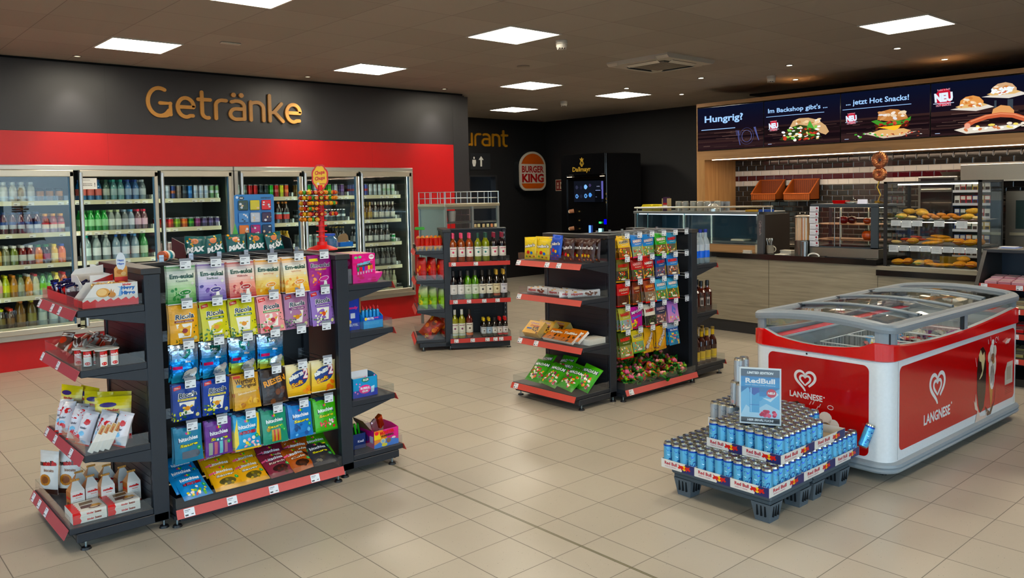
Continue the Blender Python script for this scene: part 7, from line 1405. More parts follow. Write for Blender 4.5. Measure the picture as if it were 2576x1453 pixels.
loft(b, [B_, [(min(max(x, .03), FL - .03), min(max(y, .03), FW - .03), z) for x, y, z in B_]], '#b8bec2', 'plas'); loft(b, [[(min(max(x, .03), FL - .03), min(max(y, .03), FW - .03), z) for x, y, z in B_], [(min(max(x, .03), FL - .03), min(max(y, .03), FW - .03), .66) for x, y, z in B_]], '#aab2b8', 'plas')
part('red_band', b, T)
GR = '#868d93'
# corner posts, middle post and top frame
def archz(y): t = (y / FW) * 2 - 1; return .852 + .034 * (1 - t * t)
for x0, y0 in ((.0, .0), (FL, 0), (0, FW), (FL, FW)):
 b = MB('plas', GR); sx = 1 if x0 == 0 else -1; sy = 1 if y0 == 0 else -1
 cx, cy_ = x0 + sx * .085, y0 + sy * .085; vs = []
 n = 6
 for z in (.70, .85):
  for k in range(n + 1):
   a = pi / 2 * k / n; vs.append((cx - sx * .085 * cos(a), cy_ - sy * .085 * sin(a), z))
  for k in range(n, -1, -1):
   a = pi / 2 * k / n; vs.append((cx - sx * .06 * cos(a), cy_ - sy * .06 * sin(a), z))
 m = 2 * (n + 1); b.add(vs, [(i, (i + 1) % m, m + (i + 1) % m, m + i) for i in range(m)], smooth=False); part('corner_post', b, T)
b = MB('plas', '#8a9096'); b.box(FL * .52, .006, .70, FL * .52 + .045, .03, .85); b.box(FL * .52, FW - .03, .70, FL * .52 + .045, FW - .006, .85); b.box(FL * .52 - .02, .008, .70, FL * .52, .026, .85, '#1c2026'); b.box(.03, .012, .70, .035, .02, .85, '#22282e'); part('side_post', b, T)
b = MB('plas', GR); b.smooth = True
secs = [(.0, -.032), (.012, -.03), (.016, -.012), (.014, .004), (.002, .016), (-.02, .022), (-.045, .018), (-.055, .005), (-.05, -.012), (-.03, -.03), (.0, -.032)]
rings = []
for o, dz in secs: rings.append([(x, y, archz(y) + dz) for x, y, _ in dens(o, .085, 0)])
m_ = min(len(r) for r in rings);
# offset rings keep the same point count by sampling one ring and pushing it outwards
cen = dens(0, .085, 0); N_ = len(cen); rings = []
for o, dz in secs:
 rr_ = []
 for i in range(N_):
  p, q = cen[i - 1], cen[(i + 1) % N_]; dx, dy = q[0] - p[0], q[1] - p[1]; l = math.hypot(dx, dy) or 1; rr_.append((cen[i][0] + dy / l * o, cen[i][1] - dx / l * o, archz(cen[i][1]) + dz))
 rings.append(rr_)
loft(b, rings, smooth=True); part('top_frame', b, T)
for x in (FL * .25, FL * .27, FL * .5, FL * .74, FL * .76):
 b = MB('plas', '#7d868c'); pts = [(x, y_, archz(y_) + (.012 if (x < FL * .26 or abs(x - FL * .5) < .01 or x > FL * .75) else .004)) for y_ in [FW * k / 14 for k in range(1, 14)]]
 n = len(pts); vs = []
 for p in pts: vs += [(p[0] - .017, p[1], p[2] - .006), (p[0] - .012, p[1], p[2] + .008), (p[0] + .012, p[1], p[2] + .008), (p[0] + .017, p[1], p[2] - .006)]
 b.add(vs, [(4 * i + k, 4 * i + (k + 1) % 4, 4 * i + 4 + (k + 1) % 4, 4 * i + 4 + k) for i in range(n - 1) for k in range(4)], smooth=True)
 b.box(x - .02, FW - .06, archz(FW) + .0, x + .03, FW - .035, archz(FW) + .022, '#3c4248'); part('lid_rail', b, T)
for k in range(4):
 x0, x1 = FL * (.02 + k * .245), FL * (.02 + (k + 1) * .245); lift = .006 if k in (1, 2) else -.002
 b = MB('glass'); ys = [FW * (.06 + .88 * i / 12) for i in range(13)]; b.add([(x, y_, archz(y_) + lift) for y_ in ys for x in (x0, x1)], [(2 * i, 2 * i + 1, 2 * i + 3, 2 * i + 2) for i in range(12)]); part('sliding_lid', b, T)
for args in ((.06, .014, .70, FL - .06, .017, .845), (.06, FW - .017, .70, FL - .06, FW - .014, .845), (.014, .06, .70, .017, FW - .06, .85), (FL - .017, .06, .70, FL - .014, FW - .06, .85)):
 b = MB('glass'); b.box(*args); part('side_pane', b, T)
# printed panels
def heart(b, cx, cz, s, col):
 H = lambda t, k=1: (16 * sin(t) ** 3 * k, (13 * cos(t) - 5 * cos(2 * t) - 2 * cos(3 * t) - cos(4 * t)) * k)
 def crv(t0, t1, k, ox=0, oz=0, n=44): return [(cx + (H(t0 + (t1 - t0) * i / n, k)[0] + ox) * s / 17, cz + (H(t0 + (t1 - t0) * i / n, k)[1] + oz) * s / 17) for i in range(n + 1)]
 b.ribbon(crv(-.0, -pi + .0, 1.0), lambda u: s * (.11 + .13 * sin(pi * min(1, u * 1.0))), col, 3); b.ribbon(crv(0, 2.35, 1.0), lambda u: s * (.11 + .13 * sin(pi * u * .85)), col, 3)
 b.ribbon(crv(0, -2.8, .52, 0, -.5), lambda u: s * (.1 + .09 * sin(pi * u)), col, 3); b.ribbon(crv(0, 2.9, .52, 0, -.5), lambda u: s * (.1 + .09 * sin(pi * u)), col, 3)
def rpanel(b, x0, x1, zb, zt, r, col, L=1):
 """rounded panel whose top edge may rise: zt is a function of x"""
 pts = []
 for cx, cz, a0 in ((x1 - r, None, 0), (x0 + r, None, 90)):
  for k in range(7):
   a = RAD(a0 + 90 * k / 6); x = cx + r * cos(a); pts.append((x, zt(cx) - r + r * sin(a) + (zt(x) - zt(cx))))
  if a0 == 0:
   for k in range(1, 12): x = (x1 - r) + (x0 - x1 + 2 * r) * k / 12; pts.append((x, zt(x)))
 for cx, a0 in ((x0 + r, 180), (x1 - r, 270)):
  for k in range(7):
   a = RAD(a0 + 90 * k / 6); pts.append((cx + r * cos(a), zb + r + r * sin(a)))
 b.poly(pts, col, L)
RP = '#b5101c'
b = MB('print'); b.mat = 'gloss'; b.mp = lambda a, c, e: Vector((a, -.0008 - e, c))
rpanel(b, .115, FL - .10, .165, lambda x: .632 + .012 * (x / FL), .035, RP)
heart(b, .60, .445, .105, '#e6e4e4'); b.text('LANGNESE', .60, .275, .36, .062, '#e6e4e4', 3, .03); b.disc(.80, .31, .008, .008, '#e0c0c0', 3)
# chocolate bar and cone artwork
b.poly([(1.22, .20), (1.19, .3), (1.185, .43), (1.20, .52), (1.235, .575), (1.28, .585), (1.32, .55), (1.335, .45), (1.33, .3), (1.30, .19), (1.25, .16)], '#34201a', 3)
b.poly([(1.21, .54), (1.24, .57), (1.27, .53), (1.30, .55), (1.31, .5), (1.29, .44), (1.27, .40), (1.24, .385), (1.22, .38), (1.27, .43), (1.25, .49), (1.22, .5)], '#cfc29a', 4)
b.poly([(1.375, .40), (1.47, .40), (1.44, .22), (1.42, .15), (1.405, .22)], '#c08850', 3)
for cx, cz, rx, rz, c in ((1.41, .43, .035, .07, '#e4dcd4'), (1.465, .44, .035, .075, '#dcd0c4'), (1.435, .36, .04, .08, '#ece6e0'), (1.43, .54, .04, .045, '#e8e0da'), (1.475, .53, .03, .04, '#d8ccc0'), (1.39, .5, .03, .04, '#e0d4c8'), (1.44, .49, .03, .03, '#8a5a34'), (1.42, .38, .012, .06, '#7a4c2c'), (1.45, .37, .012, .07, '#7a4c2c'), (1.455, .46, .02, .012, '#d0a860'), (1.44, .59, .022, .022, '#ece8e4')): b.disc(cx, cz, rx, rz, c, 4, 14);
b.poly([(1.20, .18), (1.16, .2), (1.14, .26), (1.16, .24), (1.17, .3), (1.19, .22), (1.24, .14), (1.33, .13), (1.37, .17), (1.34, .115), (1.27, .10), (1.18, .11), (1.14, .08), (1.17, .13)], '#dcc8bc', 3.5); b.poly([(1.32, .19), (1.40, .14), (1.48, .2), (1.5, .3), (1.47, .18), (1.42, .12), (1.36, .12)], '#3c2018', 3.4)
for x, z in ((1.17, .5), (1.16, .53), (1.36, .62), (1.40, .635), (1.53, .62)): b.ribbon([(x, z), (x + .008, z - .03)], .006, '#e8c0c0', 4)
b.ribbon([(1.50 + .02 * cos(a_ * .7), .60 + .018 * sin(a_ * .7)) for a_ in range(8)], .005, '#e8c8c8', 4)
b.poly([(1.66, .27), (1.80, .27), (1.80, .42), (1.70, .42), (1.66, .36)], '#c9c2b6', 3); b.poly([(1.69, .30), (1.77, .30), (1.77, .39), (1.69, .39)], '#b4a698', 4); b.lines(1.665, .255, .13, 5, .012, '#3a1a18', 3)
part('side_graphic', b, T)
b = MB('print'); b.mat = 'gloss'; b.mp = lambda a, c, e: Vector((-.0008 - e, FW - a, c))
rpanel(b, .115, FW - .115, .13, lambda x: .64, .035, '#ad0f16'); heart(b, .36, .50, .068, '#e6e4e4'); b.text('LANGNESE', .365, .405, .21, .036, '#e6e4e4', 3, .03); b.disc(.48, .415, .005, .005, '#e0c0c0', 3); b.disc(.37, .655, .006, .006, '#22262a', 3)
b.poly([(.24, .30), (.26, .35), (.31, .365), (.36, .34), (.385, .29), (.38, .25), (.25, .25)], '#3a2018', 3); b.poly([(.29, .345), (.33, .35), (.31, .31), (.35, .32), (.37, .28), (.33, .28), (.29, .31)], '#cdbb8c', 4)
for cx, cz, rx, rz, c in ((.49, .30, .04, .035, '#e8dcd4'), (.44, .26, .035, .035, '#e4d8d0'), (.54, .26, .035, .04, '#ece4de'), (.49, .235, .045, .04, '#7a4a2c'), (.50, .25, .03, .02, '#d0a050'), (.52, .2, .04, .03, '#dccabc'), (.455, .21, .035, .03, '#dccabc')): b.disc(cx, cz, rx, rz, c, 5, 14)
for x, z in ((.40, .38), (.42, .385), (.445, .36), (.46, .375)): b.ribbon([(x, z), (x - .012, z - .022)], .004, '#e8c8c8', 4)
b.ribbon([(.52 + .018 * cos(a_ * .75), .365 + .012 * sin(a_ * .75)) for a_ in range(9)], .004, '#f0d8d8', 4); part('end_graphic', b, T)
# lining details, shelf rail and baskets
b = MB('plas', '#a7afb4'); b.box(.06, FW - .12, .52, FL - .06, FW - .06, .70)
for k in range(28): b.box(.07 + k * .064, FW - .124, .53, .10 + k * .064, FW - .12, .62, '#8d969b')
b.box(.06, FW - .125, .705, FL - .06, FW - .055, .715, '#d84a5c'); b.box(.06, FW - .13, .70, FL - .06, FW - .12, .712, '#dfe4ea'); part('inner_rail', b, T)
FM = Matrix.Translation(FO) @ Matrix.Rotation(FA, 4, 'Z'); rnd = random.Random(21)
ICE = []
for i, c in enumerate(('#2c8ac8', '#d8dcd4', '#c83a44', '#2c5a3c', '#e0c040', '#8a4a8c', '#e8e4dc', '#3c2418', '#d87a9c', '#5ab0d0')):
 ICE.append(pouch(.07, .16, .03, c, [('x', -.3, .2, .3, .8, 6, .14, ['#e8e4dc', '#d83a3c', '#f0d040', c]), ('b', 0, .06, '#d8d8d8'), ('b', .94, 1, '#d8d8d8')], i, 'film', 'ice_cream_pack', 'foot'))
for k in range(5):
 x0, x1 = .10 + k * .35, .10 + (k + 1) * .35 - .02; y0, y1, zb, zt = .07, FW - .2, .42, .645 - (k == 0) * .03
 W = thing('freezer_basket', 'white wire basket of ice creams inside the freezer, %s from the near end' % ORD[k], 'basket', FM @ Vector((0, 0, 0)), FA)
 b = MB('plas', '#e4e8ec')
 for z in (zb, (zb + zt) / 2, zt): b.tube([(x0, y0, z), (x1, y0, z), (x1, y1, z), (x0, y1, z)], .0028 if z < zt else .004, 5, closed=True)
 n = 9
 for i in range(n + 1):
  x = x0 + (x1 - x0) * i / n; b.cyl((x, y0, zb), (x, y0, zt), .0016, seg=4, caps=False); b.cyl((x, y1, zb), (x, y1, zt), .0016, seg=4, caps=False); b.cyl((x, y0, zb), (x, y1, zb), .0016, seg=4, caps=False)
 for i in range(17): y = y0 + (y1 - y0) * i / 16; b.cyl((x0, y, zb), (x0, y, zt), .0016, seg=4, caps=False); b.cyl((x1, y, zb), (x1, y, zt), .0016, seg=4, caps=False)
 part('wire', b, W)
 for q in range(26):
  c_ = rnd.randrange(10); v = FM @ Vector((rnd.uniform(x0 + .05, x1 - .05), rnd.uniform(y0 + .06, y1 - .06), zb + .03 + (q % 4) * .035))
  o = link('ice_cream_pack', ICE[c_], None, v, (RAD(-80) + rnd.uniform(-.3, .3), rnd.uniform(-.3, .3), rnd.uniform(0, 6.2))); tag(o, '%s ice cream wrapper lying in the %s freezer basket' % (('blue', 'cream', 'red', 'dark green', 'yellow', 'violet', 'white', 'brown', 'pink', 'light blue')[c_], ORD[k]), 'ice cream', 'ice creams in the %s freezer basket, %s' % (ORD[k], ('blue', 'cream', 'red', 'dark green', 'yellow', 'violet', 'white', 'brown', 'pink', 'light blue')[c_]))
# ================================================================ bakery portal, menu screens and tiled wall
T = thing('bakery_portal', 'oak framed bakery portal with a warm light strip below the menu screens', 'portal', (0, 0, 0))
b = MB(); b.box(7.0, 2.99, 0, 7.75, 3.125, 2.03); pz = b
def wpart(name, b, mat, par=None):
 me = b.mesh(name); me.materials.clear(); me.materials.append(mat); me.polygons.foreach_set('material_index', [0] * len(me.polygons)); return link(name, me, par or T)
wpart('side_panel', b, OAK)
b = MB(); b.box(7.0, -5, 2.03, 7.75, 3.125, 2.15); wpart('header', b, OAKY)
b = MB(); b.box(7.0, -5, 2.76, 7.75, 3.125, 2.81); b.box(7.0, 3.108, 2.15, 7.06, 3.125, 2.76); wpart('top_frame', b, OAKY)
b = MB('plas', '#101114'); b.box(7.06, -5, 2.15, 7.75, 3.10, 2.76); part('backing', b, T)
b = MB('emit', (7.5, 5.2, 3.6)); b.box(7.015, -5, 2.022, 7.035, 2.88, 2.031); part('light_strip', b, T)
l = bpy.data.lights.new('strip_boost', 'AREA'); l.shape = 'RECTANGLE'; l.size = 7.0; l.size_y = .04; l.energy = 26; l.color = (1, .78, .55); o = link('strip_boost', l, None, (7.08, -1.0, 2.015)); o.rotation_euler = (0, RAD(20), pi / 2)  # unseen area light, added to boost the light strip
o.rotation_euler = (RAD(0), 0, pi / 2)
SWd, SZ0, SH = 1.045, 2.16, .588
def SE(h, k=.6): return tuple(v * k for v in C(h))
MATS['screen'].node_tree.nodes['Emission'].inputs[1].default_value = .62
def screen(i, label):
 y0 = 3.105 - i * SWd; T = thing('menu_screen', label, 'screen', (6.995, y0, SZ0))
 b = MB('gloss', '#08080a'); b.box(0, -SWd + .002, 0, .06, -.002, SH, bev=.002); part('bezel', b, T)
 b = MB('screen'); b.mp = lambda u, v, e: Vector((-.001 - e, -u * SWd, v * SH)); rnd = random.Random(i + 3)
 n = 24
 for k in range(n):
  v0, v1 = .01 + .98 * k / n, .01 + .98 * (k + 1) / n
  if v0 < .42: c = rnd.choice(['#1a0f12', '#241418', '#33201f', '#140b10', '#2a1a1c'])
  else: f = (v0 - .42) / .58; c = '#%02x%02x%02x' % (int(22 - 14 * f), int(14 + 2 * f), int(26 + 14 * f))
  b.rect(.006, v0, .994, v1, c, 1)
 for k in range(26):
  u = rnd.uniform(.02, .8); v = rnd.uniform(.04, .40); b.rect(u, v, min(.98, u + rnd.uniform(.05, .3)), v + rnd.uniform(.003, .01), rnd.choice(['#4a3430', '#5a4038', '#0e0a0c', '#6a5048', '#38262a']), 2 + k * .05)
 return T, b
BL = '#9cc8fc'
def X_(b, cs, u0, v0, u1, v1, n, s, seed, L=6):
 r_ = random.Random(seed)
 for q in range(n): b.disc(r_.uniform(u0, u1), r_.uniform(v0, v1), s * r_.uniform(.5, 1.2), s * r_.uniform(.6, 1.6), r_.choice(cs), L + q * .05, 7, 1, r_.uniform(0, 3))
def neu(b, u, v, s):
 b.disc(u, v, .075 * s, .14 * s, '#b8142c', 4, 24); b.text('NEU', u, v, .16 * s, .15 * s, '#d8e4f8', 6, .07, 0, .05); b.text('HOT SNACKS', u, v - .125 * s, .13 * s, .035 * s, '#e8a0b0', 6, .02, 0, .05); b.text('Probier es doch!', u, v + .125 * s, .11 * s, .03 * s, '#e8a0b0', 6, .01, 0, .08); b.rect(u - .09 * s, v - .1 * s, u + .09 * s, v - .09 * s, '#c8d4ec', 5)
T, b = screen(0, 'leftmost menu screen reading Hungrig? with a faint plate and cutlery outline')
b.text('Hungrig?', .41, .70, .585, .205, BL, 4, .025); b.rect(.064, .47, .587, .485, BL, 4)
b.ribbon([(.755 + .07 * cos(k * pi / 12), .27 + .13 * sin(k * pi / 12)) for k in range(24)], .006, '#5c64a0', 4, True); b.ribbon([(.755 + .1 * cos(k * pi / 12), .27 + .185 * sin(k * pi / 12)) for k in range(24)], .004, '#444c84', 4, True)
b.ribbon([(.63, .4), (.635, .25), (.66, .08)], .012, '#4c548c', 4)
for d_ in (-.02, 0, .02): b.ribbon([(.62 + d_, .42), (.63 + d_, .3)], .006, '#4c548c', 4)
b.ribbon([(.87, .46), (.9, .3), (.93, .16)], lambda t: .03 - .02 * t, '#4c548c', 4); part('display', b, T)
T, b = screen(1, 'second menu screen from the left, Im Backshop gibt\'s with a filled flatbread')
b.text("Im Backshop gibt's ...", .45, .765, .78, .13, BL, 4, .02); b.rect(.035, .645, .80, .655, BL, 4); neu(b, .137, .45, .8)
b.poly([(.36, .40), (.40, .52), (.48, .565), (.60, .56), (.72, .50), (.82, .37), (.86, .24), (.82, .18), (.76, .22), (.68, .32), (.56, .40), (.46, .42), (.38, .38)], '#c8a070', 4); X_(b, ['#e8dcc8', '#d8b888', '#b8844c', '#e8c898'], .42, .44, .74, .53, 12, .03, 1, 5)
b.poly([(.36, .38), (.48, .43), (.62, .38), (.74, .24), (.76, .14), (.3, .11), (.22, .13)], '#2c3a18', 4.5); X_(b, ['#7ac048', '#e8e8e0', '#8a2c18', '#5a2c18', '#e8c878', '#c83a28', '#58a030', '#f0f0ec'], .26, .11, .74, .38, 70, .022, 2, 6); b.poly([(.58, .36), (.62, .5), (.66, .38), (.68, .32)], '#48a038', 12); b.rect(.06, .05, .11, .06, '#a8b8d8', 4); part('display', b, T)
T, b = screen(2, 'third menu screen from the left, jetzt Hot Snacks! with a cheeseburger')
b.text('... jetzt Hot Snacks!', .42, .775, .71, .14, BL, 4, .02); b.rect(.025, .65, .80, .66, BL, 4); neu(b, .13, .47, .8)
b.poly([(.43, .40), (.44, .48), (.49, .56), (.57, .59), (.66, .57), (.74, .49), (.77, .38), (.6, .34)], '#b8783c', 4); X_(b, ['#e8dcd0', '#e0c8a8', '#d8d8dc', '#c89058'], .47, .40, .73, .55, 16, .035, 3, 5)
b.poly([(.36, .38), (.42, .40), (.5, .34), (.6, .36), (.72, .35), (.8, .42), (.79, .34), (.7, .28), (.45, .28)], '#3c8a28', 6); b.poly([(.40, .31), (.5, .33), (.72, .33), (.79, .28), (.76, .22), (.42, .22)], '#4a1c10', 5.5); X_(b, ['#a82c20', '#3c1810', '#5a2818', '#c84a30', '#48982c'], .42, .22, .77, .34, 26, .022, 4, 7)
b.poly([(.43, .25), (.7, .27), (.66, .20), (.62, .17), (.56, .2)], '#f0b828', 10); b.poly([(.36, .15), (.46, .2), (.72, .2), (.80, .15), (.7, .08), (.46, .07)], '#d8a868', 5); b.poly([(.28, .14), (.36, .17), (.48, .10), (.62, .11), (.86, .13), (.7, .05), (.5, .03)], '#c8b49c', 4.8); X_(b, ['#3c9a2c', '#58b040', '#e8e4e0'], .18, .05, .5, .16, 14, .016, 5, 9); X_(b, ['#c83a28', '#e0e0dc', '#8a3c24'], .5, .04, .98, .14, 16, .01, 6, 9); b.rect(.05, .05, .1, .06, '#a8b8d8', 4); part('display', b, T)
T, b = screen(3, 'rightmost menu screen with three buns, a sausage and a red round NEU badge')
neu(b, .133, .72, 1.15)
def bunp(u, v, s, top='#d89048', fill=()):
 b.poly([(u - .11 * s, v), (u - .1 * s, v + .09 * s), (u - .05 * s, v + .15 * s), (u + .02 * s, v + .165 * s), (u + .08 * s, v + .13 * s), (u + .12 * s, v + .05 * s), (u + .12 * s, v)], top, 6); X_(b, ['#e8c08c', '#c87a38', '#e8d4b8'], u - .07 * s, v + .03 * s, u + .07 * s, v + .12 * s, 9, .025 * s, int(u * 100), 7)
 b.poly([(u - .15 * s, v - .02), (u - .1 * s, v + .01), (u + .12 * s, v + .01), (u + .16 * s, v - .02), (u + .1 * s, v - .05), (u - .1 * s, v - .05)], '#d8b070', 6.5); b.poly([(u - .2 * s, v - .06), (u - .08 * s, v - .03), (u + .16 * s, v - .02), (u + .22 * s, v - .07), (u + .05 * s, v - .12)], '#d8d0c4', 5)
 X_(b, list(fill) or ['#c86a30', '#e8e4dc'], u - .1 * s, v - .04, u + .1 * s, v + .01, 12, .018 * s, int(u * 77), 8)
bunp(.40, .54, 1.0); bunp(.70, .72, 1.0, '#c8a078', ('#e8ecf0', '#d8e0e8', '#c86a48')); X_(b, ['#e8f0f4', '#d0e0e8', '#f4f8fa'], .6, .72, .8, .79, 34, .018, 9, 9)
b.poly([(.60, .36), (.61, .43), (.68, .49), (.76, .46), (.80, .38), (.8, .3), (.6, .3)], '#d8985a', 6); b.ribbon([(.36, .17), (.42, .23), (.55, .30), (.68, .32), (.8, .29), (.92, .2), (.97, .16)], lambda t: .085 - .03 * abs(t - .5), '#c05a38', 8); b.ribbon([(.40, .235), (.55, .32), (.68, .34), (.8, .31), (.9, .235)], .02, '#e08a60', 9); b.disc(.37, .16, .03, .05, '#e09a80', 10)
b.poly([(.24, .1), (.34, .14), (.6, .12), (.9, .14), (.8, .05), (.5, .03), (.36, .02)], '#d8d0c0', 5); X_(b, ['#e8dcc8', '#f0f0e8', '#e8d060', '#c8784c'], .3, .08, .9, .16, 20, .022, 10, 7)
b.rect(.62, .35, .64, .58, '#38424c', 4); b.rect(.74, .35, .79, .58, '#38424c', 4); b.rect(.05, .05, .1, .06, '#a8b8d8', 4); part('display', b, T)
# fifth screen, cut by the frame
T, b = screen(4, 'dark fifth menu screen beyond the edge of the picture'); part('display', b, T)
# ================================================================ counter
CXF = 5.42
T = thing('bakery_counter', 'long bakery counter with grey driftwood front and black granite top', 'counter', (0, 0, 0))
b = MB(); b.box(CXF, -4.2, .135, CXF + .04, 3.02, .845); b.box(CXF + .04, 2.98, .135, 6.05, 3.02, .845)
for y in (1.03, -.17, -1.4): pass
wpart('front_panel', b, STONE)
b = MB('plas', '#26272a'); b.box(CXF + .03, -4.2, 0, CXF + .06, 3.0, .135); b.box(CXF - .0015, 1.028, .14, CXF, 1.032, .845, '#3c382f'); b.box(CXF - .0015, -.172, .14, CXF, -.168, .76, '#3c382f'); part('plinth', b, T)
b = MB(); b.box(CXF - .03, -.165, .848, 6.10, 3.05, .905); wpart('worktop', b, GRANITE)
b = MB(); b.box(CXF - .035, -4.2, .755, 6.10, -.168, .81); wpart('low_worktop', b, GRANITE)
# serving glass case with rail
T = thing('glass_serving_case', 'long low glass serving case with stainless frame at the far end of the counter', 'display case', (0, 0, 0))
x0, x1, y0, y1 = 5.47, 6.02, 1.20, 2.96
b = MB(); b.box(x0 + .02, y0, .906, x1, y1, .99); wpart('oak_base', b, OAKY)
b = MB('brush', '#8e9698'); b.box(x0 - .01, y0 - .02, 1.335, x1, y1 + .02, 1.365, bev=.004); b.box(x0, y1 - .01, .99, x1, y1 + .01, 1.335); b.box(x0 + .02, y0, .99, x1, y1, 1.0)
for y in (y1 - .03, y1 - .2, 2.2): b.box(x0 + .004, y - .006, .99, x0 + .016, y + .006, 1.335, '#9cc0cc')
part('frame', b, T)
b = MB('metal', '#54565a'); b.box(x0 - .006, y0 - .075, .906, x0 + .03, y0, 1.335, '#4a4c50', 'plas'); b.mp = lambda a, c, e: Vector((x0 - .006 - e, y0 - .0375 - a, c)); b.text('Qfresh', 0, 1.19, .16, .032, '#b8bcc0', 2, .03, 0, -pi / 2); b.box(x0 + .03, y0 - .075, .906, x1, y0, 1.335, '#2c2622', 'plas'); part('end_panel', b, T)
b = MB('emit', (1.6, 2.2, 2.6)); b.box(x0 + .02, y0 + .03, 1.325, x0 + .03, y1 - .05, 1.333); part('lamp', b, T)
b = MB('glass'); b.box(x0, y0, 1.0, x0 + .004, y1 - .01, 1.333); part('front_pane', b, T)
b = MB('plas', '#30414a'); b.box(x1 - .02, y0, 1.0, x1 - .01, y1, 1.333, '#3a5866'); b.box(x0 + .05, y0 + .03, 1.005, x1 - .03, y1 - .05, 1.03, '#8a9498', 'brush'); part('tray', b, T)
b = MB('metal', '#d8d4c8'); b.cyl((x0 + .02, 2.98, 1.405), (x0 + .02, 1.02, 1.425), .011, seg=10)
for y in (2.94, 2.3, 1.7, 1.14, 1.04): b.cyl((x0 + .02, y, 1.365), (x0 + .02, y, 1.42), .006, seg=6)
part('rail', b, T)
for i, y in enumerate((2.2, 1.75, 1.66)):
 pass
TC = 1.3655
for i, (y, w_) in enumerate(((2.83, .16), (2.68, .12))):
 b = MB('bott', '#d8c860'); b.box(-.07, -w_ / 2, 0, .07, w_ / 2, .05, '#d8cc80'); b.prism([(-w_ / 2 - .01, .05), (w_ / 2 + .01, .05), (w_ / 2 - .02, .082), (-w_ / 2 + .02, .082)], -.08, .08, 'x', '#e0d058', 'plas')
 solid('yellow_lidded_tub', b, 'clear tub with yellow lid on top of the serving case, %s one' % ('left' if i == 0 else 'right'), 'tub', (5.62, y, TC))
T2 = thing('cup_lid_dispenser', 'tall narrow cup sleeve dispenser in plum, red and orange stripes on the serving case', 'dispenser', (5.60, 2.56, TC))
b = MB('print', '#3a1838')
for z0_, z1_, c in ((0, .03, '#38183a'), (.03, .05, '#c85a2c'), (.05, .075, '#d8d0c8'), (.075, .10, '#a82430'), (.10, .17, '#3c1a40')): b.box(-.03, -.033, z0_, .03, .033, z1_, c)
part('sleeve', b, T2)
b = MB('plas', '#c8b48c'); b.box(-.035, -.045, 0, .035, -.034, .155); b.box(-.035, .034, 0, .035, .045, .155); part('side_rail', b, T2)
gj = MB('bott', '#d4d4cc'); gj.smooth = True; gj.lathe([(0, 0), (.04, 0), (.042, .10), (.036, .105), (.038, .112, '#e8e4d4', 'print'), (.038, .118, '#e8e4d4', 'print'), (0, .119)], 14); GJ = gj.mesh('glass_jar')
for i, (x, y) in enumerate(((5.66, 2.42), (5.66, 2.32), (5.66, 2.20), (5.66, 2.10), (5.66, 2.0), (5.72, 1.9))): tag(link('glass_jar', GJ, None, (x, y, TC)), 'clear glass jar with pale lid on the serving case, %s in the row' % ORD[i], 'jar')
gg = MB('bott', '#c8ccd0'); gg.smooth = True; gg.lathe([(0, 0), (.028, 0), (.034, .11), (.032, .11), (.026, .01), (0, .01)], 12); GG = gg.mesh('drinking_glass')
for i in range(5): tag(link('drinking_glass', GG, None, (5.90, 2.18 - i * .075, TC + .0)), 'empty drinking glass in the back row on the serving case, %s from the left' % ORD[i], 'glass')
b = MB('metal', '#c8ccc8'); b.smooth = True; b.lathe([(.075, 0), (.075, .03), (.062, .065), (.035, .088), (0, .095)], 20); solid('steel_dome', b, 'shiny steel dome cover on the serving case left of the oak panel', 'dome', (5.58, 1.86, TC + .0))
b = MB('plas', '#d8c878'); b.box(-.05, -.16, 0, .05, .0, .02, '#c8a050'); b.box(-.05, -.30, 0, .05, -.17, .024, '#2450a8'); solid('napkin_packs', b, 'low yellow and blue packs behind the rail at the right end of the serving case', 'pack', (5.56, 1.38, TC))
b = MB('print', '#e0e2e4'); b.box(-.002, -.06, 0, .002, .06, .08, '#d8dade'); solid('price_card', b, 'white price card inside the glass serving case', 'card', (5.60, 2.05, 1.031), (0, .15, 0))
b = MB('print', '#22262a'); b.box(-.002, -.06, 0, .002, .06, .08, '#22262a'); b.mp = lambda a, c, e: Vector((-.002 - e, -a, c)); b.text('DATE', 0, .04, .09, .035, '#d8dcdc', 2, .03); solid('price_card', b, 'black card with white letters inside the glass serving case', 'card', (5.60, 2.62, 1.031), (0, .15, 0))
# counter things
CT = .9055
T2 = thing('serving_box', 'small wooden box with cream lid and yellow side on the black counter', 'box', (5.53, 1.50, CT), RAD(0))
b = MB('plas', '#d8cfb0'); b.box(0, -.085, 0, .15, -.08, .12, '#d8c81c'); b.box(0, .08, 0, .15, .085, .12, '#d0c8a8'); b.box(.14, -.08, 0, .15, .08, .12, '#8a6a3c'); b.box(0, -.08, 0, .15, .08, .006, '#b89a6a'); part('box', b, T2)
b = MB('plas', '#e4dcc4'); b.box(-.01, -.09, .12, .16, .09, .145, bev=.01); part('lid', b, T2)
def mug(label, x, y, col='#d8d0bc', glass=False):
 T = thing('cutlery_mug', label, 'mug', (x, y, CT))
 b = MB('bott' if glass else 'gloss', col); b.smooth = True; b.lathe([(0, 0), (.036, 0), (.04, .01), (.04, .095), (.037, .095), (.035, .012), (0, .012)], 18)
 part('mug_body', b, T); b = MB('gloss', col); b.tube([(.0, -.04, .08), (.0, -.062, .07), (.0, -.068, .048), (.0, -.058, .028), (.0, -.04, .022)], .006, 8); part('handle', b, T)
 return T
